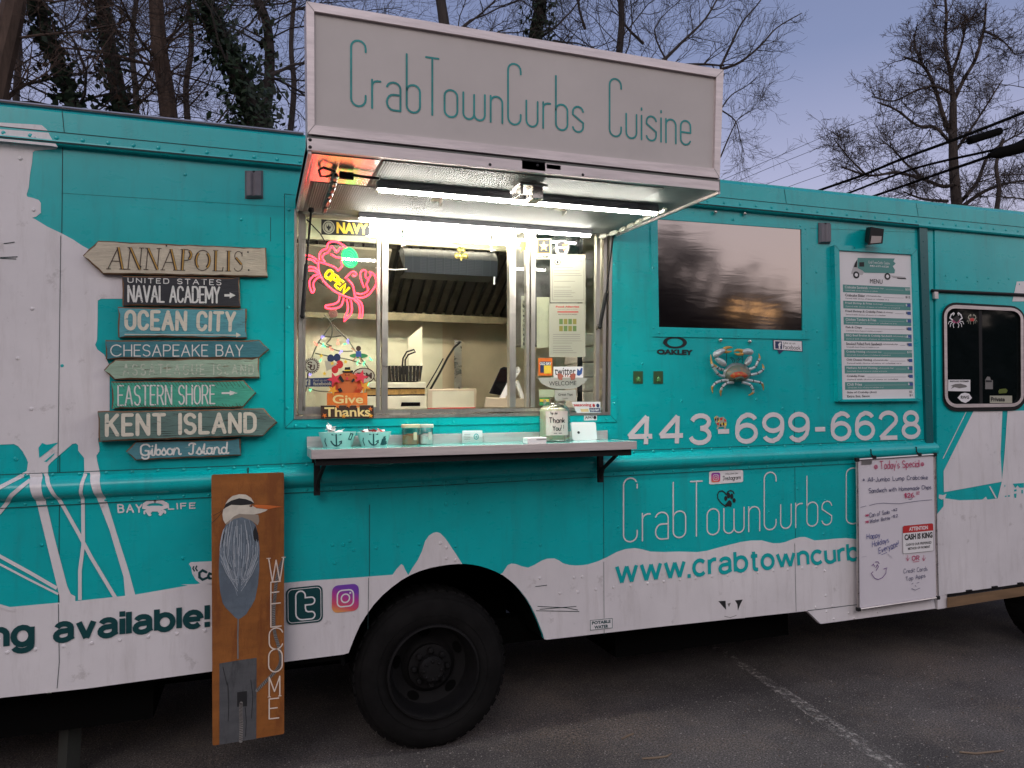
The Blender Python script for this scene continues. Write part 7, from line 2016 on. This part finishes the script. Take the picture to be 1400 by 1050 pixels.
for arm, claw, t1, t2 in ((([(315, 332), (270, 300), (215, 262)]), [(195, 238), (240, 205), (300, 178)], [(295, 170), (340, 150), (388, 152)], [(302, 190), (340, 196), (380, 188)]), ([(522, 330), (550, 290), (572, 240)], [(592, 205), (540, 192), (480, 198)], [(490, 188), (440, 178), (400, 190)], [(490, 215), (440, 222), (405, 208)])):
    b = MB()
    b.tube(CP(smoothp(arm), CD-.012), [.010, .014, .018, .020, .020, .018, .016, .014, .010], 10, 0); b.tube(CP(smoothp(claw), CD-.020), [.010, .016, .019, .020, .020, .019, .018, .015, .012], 10, 0)
    b.tube(CP(smoothp(t1), CD-.020), [.012, .012, .011, .010, .009, .008, .006, .004, .002], 8, 1); b.tube(CP(smoothp(t2), CD-.020), [.011, .011, .010, .009, .008, .007, .005, .004, .002], 8, 1)
    b.build('claw', [m_leg, m_tip], cr, smooth=True)
b = MB()
for p in ([(395, 312), (385, 280), (360, 250)], [(410, 310), (405, 275), (372, 248)], [(430, 310), (432, 280), (455, 252)], [(440, 312), (446, 285), (470, 262)], [(325, 310), (325, 210)], [(487, 312), (485, 225)]): b.tube(CP(p, CD-.01), .0018, 4)
b.tube([CP([(430, 400)])[0], CP([(430, 400)])[0]+V((0, .03, 0))], .01, 6)
b.build('feeler', m_black, cr)

# ================================================================ TREES BEHIND
m_bark = mat('dark bark', (.042, .033, .030), .9, var=.4, vs=9, st=(2, 2, .5), bump=.6, bs=14)
m_barkb = mat('brown bark', (.085, .055, .042), .9, var=.35, vs=9, st=(2, 2, .5), bump=.6, bs=14)
m_ivy = mat('ivy leaves', (.018, .035, .015), .55, var=.6, vs=6)
m_dead = mat('dead leaves', (.026, .018, .014), .8, var=.4, vs=8)
def grow(mb, p, d, L, r, lvl, rg, droop=0., spread=1., sides=(6, 5, 4, 3, 3), kids=(6, 5, 4, 3), tips=None, wig=.22, rmin=.0022):
    n_ = 5 if lvl < 3 else 3
    pts = [p.copy()]; ds = [d.copy()]
    for i in range(n_):
        d = (d + V((rg.gauss(0, wig), rg.gauss(0, wig*.8), rg.gauss(0, wig) + .06 - droop))).normalized()
        p = p + d*(L/n_); pts.append(p.copy()); ds.append(d.copy())
    mb.tube(pts, [max(rmin, lerp(r, r*.35, i/n_)) for i in range(n_+1)], sides[lvl], 0, cap=False)
    if tips is not None and lvl >= 2: tips.append(pts[-1]); tips.append(pts[-2])
    if lvl < len(kids):
        for k in range(kids[lvl]):
            t = rg.uniform(.22, 1.); i = min(n_-1, int(t*n_))
            side = V((rg.gauss(0, 1), rg.gauss(0, .8), rg.gauss(0, .7))); side = (side - ds[i]*side.dot(ds[i])).normalized()
            a = rg.uniform(.5, 1.1)*spread
            grow(mb, lerp(pts[i], pts[i+1], t*n_-i), (ds[i]*math.cos(a) + side*math.sin(a)).normalized(), L*rg.uniform(.38, .62), max(rmin, r*lerp(.62, .3, t)), lvl+1, rg, droop, spread, sides, kids, tips, wig, rmin)
def leaves(mb, pts, n, sz, rg, spread, mi=0):
    for _ in range(n):
        p = rg.choice(pts) + V((rg.gauss(0, spread), rg.gauss(0, spread), rg.gauss(0, spread)))
        a = V((rg.gauss(0, 1), rg.gauss(0, 1), rg.gauss(0, 1))).normalized()*sz*rg.uniform(.6, 1.3); c_ = a.orthogonal().normalized()*a.length*.7
        mb.add([p-a, p+c_, p+a, p-c_*rg.uniform(.7, 1)], [(0, 1, 2, 3)], mi)
GRP = 'bare winter trees behind the truck'
def tree(label, path, dy, wpx, limbs, seed, ivy=0, bark=None, Ls=(1.2, 2.6), ext=0, group=GRP, kids=(6, 5, 4), ups=(.1, .9), wig=.22):
    rg = random.Random(seed)
    px = smoothp(path, 4)
    pts = [W(u, v, dy) for u, v in px][::-1]           # from low to high
    k0 = (pts[0]-CAM).length / F
    rads = [w_*k0/2 for w_ in (wpx if isinstance(wpx, tuple) else (wpx, wpx*.8))]
    low = pts[0].copy(); d_ = (pts[min(4, len(pts)-1)]-pts[0]).normalized()
    foot = V((low.x - d_.x/max(.3, d_.z)*low.z*.5, low.y, -.1))
    nseg = 5
    pts = [lerp(foot, low, i/nseg) for i in range(nseg)] + pts
    for i in range(ext): pts.append(pts[-1] + (pts[-1]-pts[-2]).normalized()*1.0 + V((rg.gauss(0, .12), rg.gauss(0, .12), .05)))
    o = thing('bare_tree', label, 'tree', tuple(foot), group)
    n_ = len(pts); rr2 = [lerp(rads[0]*1.15, rads[1], min(1, i/(n_-1-ext))) * (1 if i < n_-ext else .8**(i-n_+ext+1)) for i in range(n_)]
    b = MB(); b.tube(pts, rr2, 9, 0); b.build('trunk', bark or m_bark, o, smooth=True)
    b = MB(); i0 = max(2, nseg-2)
    for l_ in range(limbs):
        i = rg.randint(i0, n_-2); t = rg.random(); p = lerp(pts[i], pts[i+1], t)
        d2 = V((rg.choice((-1, 1))*rg.uniform(.4, 1), rg.uniform(-.7, .5), rg.uniform(*ups))).normalized()
        grow(b, p, d2, rg.uniform(*Ls), rr2[i]*rg.uniform(.10, .24), 0, rg, 0, 1., (6, 4, 3, 3), kids, None, wig)
    b.build('crown', bark or m_bark, o)
    if ivy:
        b = MB(); base_ = [lerp(pts[i], pts[i+1], rg.random()) + V((rg.gauss(0, rr2[i]*1.2), -abs(rg.gauss(0, rr2[i]))*1.1, 0)) for i in range(i0, n_-1) for _ in range(60)]
        leaves(b, base_, ivy, .055, rg, rads[0]*.55)
        b.build('ivy', m_ivy, o)
    return o, pts
tree('thick brown trunk at the far left edge of the picture', [(24, -30), (16, 20), (4, 70), (-10, 130), (-18, 170)], 7, (28, 22), 12, 1, 0, m_barkb, (1.0, 2.4), 2)
tree('slim leaning ivy covered trunk, third from the left edge', [(48, -20), (62, 40), (80, 90), (102, 150), (112, 175)], 7.5, (15, 11), 12, 2, 1000, None, (1.0, 2.2), 2)
tree('pale barked ivy trunk between the leaning ivy trunk and the straight brown one', [(134, -20), (142, 25), (150, 70), (160, 120), (166, 160)], 8, (18, 14), 11, 3, 900, m_barkb, (1.2, 2.6), 3)
tree('straight brown trunk with a branch curling right at mid height', [(212, -20), (215, 30), (219, 75), (226, 120), (232, 170)], 7.4, (19, 16), 13, 4, 0, m_barkb, (1.0, 2.4), 3)
tree('heavy ivy trunk leaning left with a bushy ivy mass at its foot', [(272, -20), (290, 25), (308, 65), (326, 105), (345, 150), (352, 185)], 6.6, (26, 18), 10, 5, 1700, None, (1.0, 2.2), 2)
tree('dark forked trunk just left of the hatch sign', [(342, -20), (362, 22), (368, 60), (368, 110), (360, 180)], 7.8, (13, 10), 14, 6, 300, None, (1.2, 2.4), 2)
tree('slender background tree with fine twigs above the left fascia', [(20, -10), (26, 60), (22, 130), (24, 160)], 10, (8, 5), 11, 7, 0, None, (1.4, 3), 2, GRP, (5, 4, 4))
tree('thin grey tree standing behind the pale ivy trunk', [(188, -10), (180, 60), (186, 130), (184, 170)], 11, (8, 5), 12, 8, 0, None, (1.4, 3.2), 2, GRP, (5, 4, 4))
tree('thin many twigged tree behind the heavy ivy trunk', [(256, -20), (262, 60), (254, 120), (258, 180)], 11, (8, 5), 13, 9, 0, None, (1.4, 3.2), 2, GRP, (5, 4, 4))
tree('thin upright tree touching the left edge of the sign box', [(404, -20), (398, 60), (402, 120), (396, 190)], 10, (8, 5), 12, 10, 0, None, (1.4, 3.0), 2, GRP, (5, 4, 4))
tree('short stout trunk rising behind the left half of the sign box', [(598, -25), (604, 10), (608, 40), (612, 90), (615, 150)], 7.5, (15, 12), 12, 11, 0, None, (1.2, 2.6), 2)
tree('ivy wrapped trunk rising behind the middle of the sign box', [(742, -25), (738, 15), (732, 50), (728, 100), (726, 150)], 7.5, (19, 15), 14, 12, 1300, None, (1.2, 2.8), 2)
o, p_ = tree('bare tree reaching branches right from behind the sign box', [(842, -40), (850, 20), (846, 80), (842, 160)], 8, (10, 7), 14, 13, 0, None, (1.4, 3.0), 2)
rg = random.Random(77)
b = MB()
for path, r0 in (([(985, 95), (1012, 85), (1040, 62), (1062, 38), (1096, 18)], .024), ([(985, 92), (1000, 60), (1015, 30), (1040, 0), (1050, -30)], .02), ([(900, 90), (930, 60), (965, 25), (990, -20)], .03), ([(840, 120), (900, 95), (950, 88), (990, 90)], .035), ([(985, 150), (1000, 130), (1020, 118), (1035, 105)], .013), ([(985, 215), (1000, 180), (1012, 160), (1040, 145)], .012), ([(985, 150), (1005, 165), (1012, 190), (1018, 212)], .012), ([(800, 40), (790, 0), (800, -30)], .02), ([(880, 60), (850, 25), (862, -20)], .022), ([(915, 90), (895, 40), (930, 0)], .015)):
    P_ = [W(u, v, 8) for u, v in smoothp(path, 4)]; n_ = len(P_)
    b.tube(P_, [max(.003, lerp(r0*1.3, r0*.4, i/(n_-1))) for i in range(n_)], 6, 0)
    for k in range(12):
        i = rg.randint(1, n_-2); dd_ = (P_[i+1]-P_[i]).normalized(); sd_ = V((rg.gauss(0, 1), rg.gauss(0, .6), rg.gauss(0, 1))); sd_ = (sd_-dd_*sd_.dot(dd_)).normalized()
        grow(b, P_[i], (dd_+sd_*.8).normalized(), rg.uniform(.4, 1.0), r0*.32, 1, rg, 0, .8, (6, 4, 3, 3), (6, 5, 4), None, .18)
b.build('reaching_branch', m_bark, o)
# large bare tree on the right
rg = random.Random(5)
RT = 16
o = thing('bare_oak', 'large bare tree with rounded dense crown behind the right end of the roof', 'tree', tuple(V((W(1308, 285, RT).x, W(1308, 285, RT).y, -.1))))
trunkp = [W(u, v, RT) for u, v in smoothp([(1312, 330), (1308, 280), (1304, 230), (1303, 190), (1303, 140)], 4)]
b = MB(); b.tube([V((trunkp[0].x, trunkp[0].y, -.1)), lerp(V((trunkp[0].x, trunkp[0].y, 0)), trunkp[0], .6)] + trunkp, [.24, .22] + [lerp(.20, .12, i/(len(trunkp)-1)) for i in range(len(trunkp))], 10); b.build('trunk', m_bark, o, smooth=True)
b = MB(); tips = []
for path, r0 in (([(1303, 142), (1300, 105), (1292, 60), (1294, 20), (1290, -20)], .06), ([(1303, 190), (1290, 160), (1278, 120), (1262, 90), (1236, 78)], .06), ([(1303, 140), (1318, 108), (1334, 80), (1345, 40), (1348, 5)], .055), ([(1300, 128), (1278, 118), (1252, 124), (1222, 138), (1192, 132)], .035), ([(1306, 205), (1280, 175), (1255, 172), (1225, 150), (1200, 140)], .045), ([(1308, 250), (1290, 255), (1262, 245), (1225, 236), (1190, 240), (1150, 228)], .05), ([(1270, 250), (1240, 225), (1222, 205), (1210, 195)], .03), ([(1304, 210), (1325, 180), (1345, 150), (1370, 110)], .04), ([(1310, 280), (1335, 250), (1350, 215), (1372, 195), (1400, 180)], .05), ([(1312, 285), (1345, 262), (1380, 250), (1420, 245)], .05), ([(1262, 90), (1250, 60), (1255, 30)], .03), ([(1345, 42), (1370, 55), (1388, 75)], .03), ([(1300, 105), (1315, 60), (1322, 20)], .04), ([(1185, 240), (1160, 215), (1140, 190)], .025), ([(1295, 275), (1262, 272), (1235, 262)], .04)):
    P_ = [W(u, v, RT + rg.uniform(-1, 1)*.2) for u, v in smoothp(path, 4)]; n_ = len(P_); r0 *= 1.6
    b.tube(P_, [max(.006, lerp(r0, r0*.35, i/(n_-1))) for i in range(n_)], 6)
    for k in range(26):
        i = rg.randint(1, n_-2); dd_ = (P_[i+1]-P_[i]).normalized(); sd_ = V((rg.gauss(0, 1), rg.gauss(0, .8), rg.gauss(0, 1)+.2)); sd_ = (sd_-dd_*sd_.dot(dd_)).normalized()
        grow(b, P_[i], (dd_*.8+sd_*.8).normalized(), rg.uniform(.5, 1.25), r0*.24, 1, rg, 0, 1., (6, 4, 3, 3), (6, 6, 5), tips, .26, .0052)
b.build('crown', m_bark, o)
b = MB(); leaves(b, tips, 5200, .034, rg, .06); b.build('withered_leaves', m_dead, o)
tree('bare tree at the right edge of the picture behind the cables', [(1445, 40), (1436, 120), (1426, 200), (1420, 290)], 14, (10, 6), 16, 31, 0, None, (1.4, 3.0), 1, GRP, (6, 6, 4))
tree('low bare tree between the big crown and the right edge', [(1372, 190), (1362, 225), (1366, 260), (1360, 300)], 15, (6, 3), 14, 32, 0, None, (1.2, 2.4), 0, GRP, (6, 6, 4))

b = MB(); b.orig = (2, D+5, 0)  # unseen brush, added to keep far-side light from under the truck
rg = random.Random(41)
for _ in range(5000):
    x = rg.uniform(-7, 13); p = V((x, D + 4.6 + rg.gauss(0, .45), rg.uniform(0, 1.7 + .4*math.sin(x*1.3))))
    a = V((rg.gauss(0, 1), rg.gauss(0, .5), rg.gauss(0, 1))).normalized()*rg.uniform(.06, .16); c_ = V((rg.gauss(0, 1), rg.gauss(0, .5), rg.gauss(0, 1))).normalized()*rg.uniform(.06, .14)
    b.add([p-a, p+c_, p+a, p-c_], [(0, 1, 2, 3)])
tag(b.build('light_blocking_brush', m_ivy), 'unseen brush added behind the truck to block light from its far side', 'brush', kind='stuff')

# ================================================================ OVERHEAD CABLES
zw2 = Zm(980, 0, 3.333)
def cable(name, label, px, dy0, dy1, r0, r1):
    p = smoothp(zw2(px), 5); n_ = len(p)
    P_ = [W(u, v, lerp(dy0, dy1, i/(n_-1))) for i, (u, v) in enumerate(p)]
    a, c_ = P_[0], P_[-1]
    b = MB(); b.orig = tuple(c_)
    b.tube(P_, [lerp(r0, r1, i/(n_-1)) for i in range(n_)], 6)
    return tag(b.build(name, m_cable, None, smooth=True), label, 'cable', 'overhead cables behind the truck')
kk = lambda px_, dy: px_/2*(D+dy)/F*1.15
cable('power_cable', 'thickest upper black cable rising to the right over the roof', [(300, 930), (465, 868), (660, 800), (850, 722), (1100, 630), (1400, 512), (1560, 445)], 11, 8, kk(3.2, 11), kk(6, 8))
cable('power_cable', 'middle black cable passing under the dark splice case', [(430, 940), (600, 880), (900, 768), (1240, 688), (1400, 650), (1560, 610)], 11, 8, kk(2.6, 11), kk(5.5, 8))
cable('power_cable', 'lowest black cable thickening to the right edge', [(560, 945), (720, 892), (1000, 795), (1240, 712), (1400, 640), (1560, 570)], 11, 8, kk(3, 11), kk(7, 8))
for lb, px in (('uppermost thin wire crossing the sky above the roof', [(-300, 960), (20, 822), (350, 682), (690, 540), (1180, 380), (1500, 262)]), ('second thin wire from the top crossing the sky', [(-260, 980), (85, 830), (400, 700), (690, 590), (1100, 460), (1500, 330)]), ('third thin wire from the top, just above the roof', [(0, 930), (220, 842), (560, 715), (900, 600), (1500, 420)]), ('lowest thin wire close to the roof edge', [(100, 945), (330, 850), (640, 745), (930, 660), (1500, 500)])):
    cable('thin_wire', lb, px, 18, 18, .009, .009)
b = MB(); A, B_ = W(1324, 193, 8), W(1368, 179, 8); d_ = (B_-A).normalized(); b.orig = tuple(A)
b.tube([A, A+d_*.03, B_-d_*.03, B_], [.055, .085, .085, .055], 12); b.tube([A-d_*.25, A], .02, 6); b.tube([B_, B_+d_*.25], .02, 6)
tag(b.build('splice_case', m_cable, None, smooth=True), 'dark cylindrical splice case hanging on the cables at the right', 'splice case')
b = MB(); A, B_ = W(1352, 213, 8), W(1440, 190, 8); b.orig = tuple(A); b.tube([A, lerp(A, B_, .15), lerp(A, B_, .8), B_], [.05, .12, .14, .14], 12)
tag(b.build('cable_sleeve', m_cable, None, smooth=True), 'long black sleeve wrapped round the cables at the right edge', 'cable sleeve')

# ================================================================ LITTER ON THE ASPHALT
for lb, px in (('thin bare twig lying on the asphalt at the lower right', [(1312, 1028), (1335, 1030), (1365, 1027), (1372, 1026)]), ('short curved twig lying near the bottom centre right', [(878, 1037), (895, 1036), (912, 1034), (918, 1030)]), ('small pale twig beside the faded line', [(850, 1010), (858, 1006), (866, 1003)])):
    b = MB(); P_ = [onZ(u, v, .006) for u, v in px]; b.orig = tuple(P_[0]); b.tube(P_, [.005, .006, .005, .003][:len(P_)], 5)
    tag(b.build('twig', mat('dry twig', (.22, .16, .11), .8) if 'dry twig' not in bpy.data.materials else bpy.data.materials['dry twig'], None), lb, 'twig')
b = MB(); rg = random.Random(21)
for _ in range(2200):
    x, y_ = rg.uniform(-.5, 5.5), rg.uniform(2.0, D+.2)
    r_ = rg.uniform(.002, .006); a = rg.uniform(0, 6)
    b.add([(x+r_*1.3*math.cos(a+k*1.57)*(1 if k % 2 else .7), y_+r_*math.sin(a+k*1.57), .001 if k < 4 else .004) for k in range(4)] + [(x, y_, r_*.8)], [(0, 1, 4), (1, 2, 4), (2, 3, 4), (3, 0, 4)], 0 if rg.random() < .6 else 1)
tag(b.build('grit', [mat('pale grit', (.40, .36, .34), .9), mat('brown leaf crumbs', (.12, .075, .04), .9)]), 'pale grit and leaf crumbs scattered over the asphalt', 'grit', kind='stuff')

# ================================================================ WOOD AND LAMP ACROSS THE LOT (seen in the dark window)
b = MB(); rg = random.Random(9); b.orig = (20, -34, 0)
for _ in range(14000):
    x = rg.uniform(-50, 90)
    hh_ = 9.3 + 5.0*math.exp(-((x-25.5)/2.6)**2) + 5.0*math.exp(-((x-48)/6)**2) + 1.0*math.sin(x*.63+1) + .8*math.sin(x*1.9) + 6/(1+math.exp((x-13)*.6))
    p = V((x, -34 + rg.uniform(-2, 2), hh_*rg.random()**.8 + rg.gauss(0, .3)))
    s_ = rg.uniform(.25, .6); a = V((rg.gauss(0, 1), rg.gauss(0, .4), rg.gauss(0, 1))).normalized()*s_; c_ = V((rg.gauss(0, 1), rg.gauss(0, .4), rg.gauss(0, 1))).normalized()*s_
    b.add([p-a, p+c_, p+a, p-c_], [(0, 1, 2, 3)])
o_ = [(x, 8.0 + 4.6*math.exp(-((x-25.5)/2.6)**2) + 4.6*math.exp(-((x-48)/6)**2) + .7*math.sin(x*.63+1) + .5*math.sin(x*2.3) + 5.5/(1+math.exp((x-13)*.6))) for x in [k*.7 - 50 for k in range(201)]]
b.prism([(-50, -36.5, -.1)] + [(x, -36.5, z) for x, z in o_] + [(90, -36.5, -.1)], (0, -3, 0))
tag(b.build('far_wood', mat('far wood foliage', (.12, .11, .10), .95, spec=.05)), 'dark band of trees across the lot behind the viewer', 'wood', kind='stuff')
m_lamp = emis('sodium lamp', (1., .58, .24), 4.5)
for k, (u, v) in enumerate(((1008, 421), (1032, 423), (1052, 428))):
    P_ = W(u, v); d_ = (P_ - CAM); d_.y = -d_.y; t_ = (-26 - D)/d_.y; L_ = P_ + d_*t_
    o = thing('street_lamp', ['warm street lamp mirrored at the left of the dark window glint', 'warm street lamp mirrored in the middle of the dark window glint', 'warm street lamp mirrored at the right of the dark window glint'][k], 'street lamp', (L_.x, L_.y, 0), 'street lamps across the lot')
    b = MB(); b.tube([(L_.x, L_.y-.6, 0), (L_.x, L_.y-.6, L_.z+.2), (L_.x, L_.y-.3, L_.z+.35), (L_.x, L_.y, L_.z+.25)], .05, 8); b.build('pole', m_rim, o)
    b = MB(); b.ball(L_, (.30, .12, .06), 0, 10, 6); b.build('lamp_head', m_lamp, o)
bpy.data.objects.remove(_to)
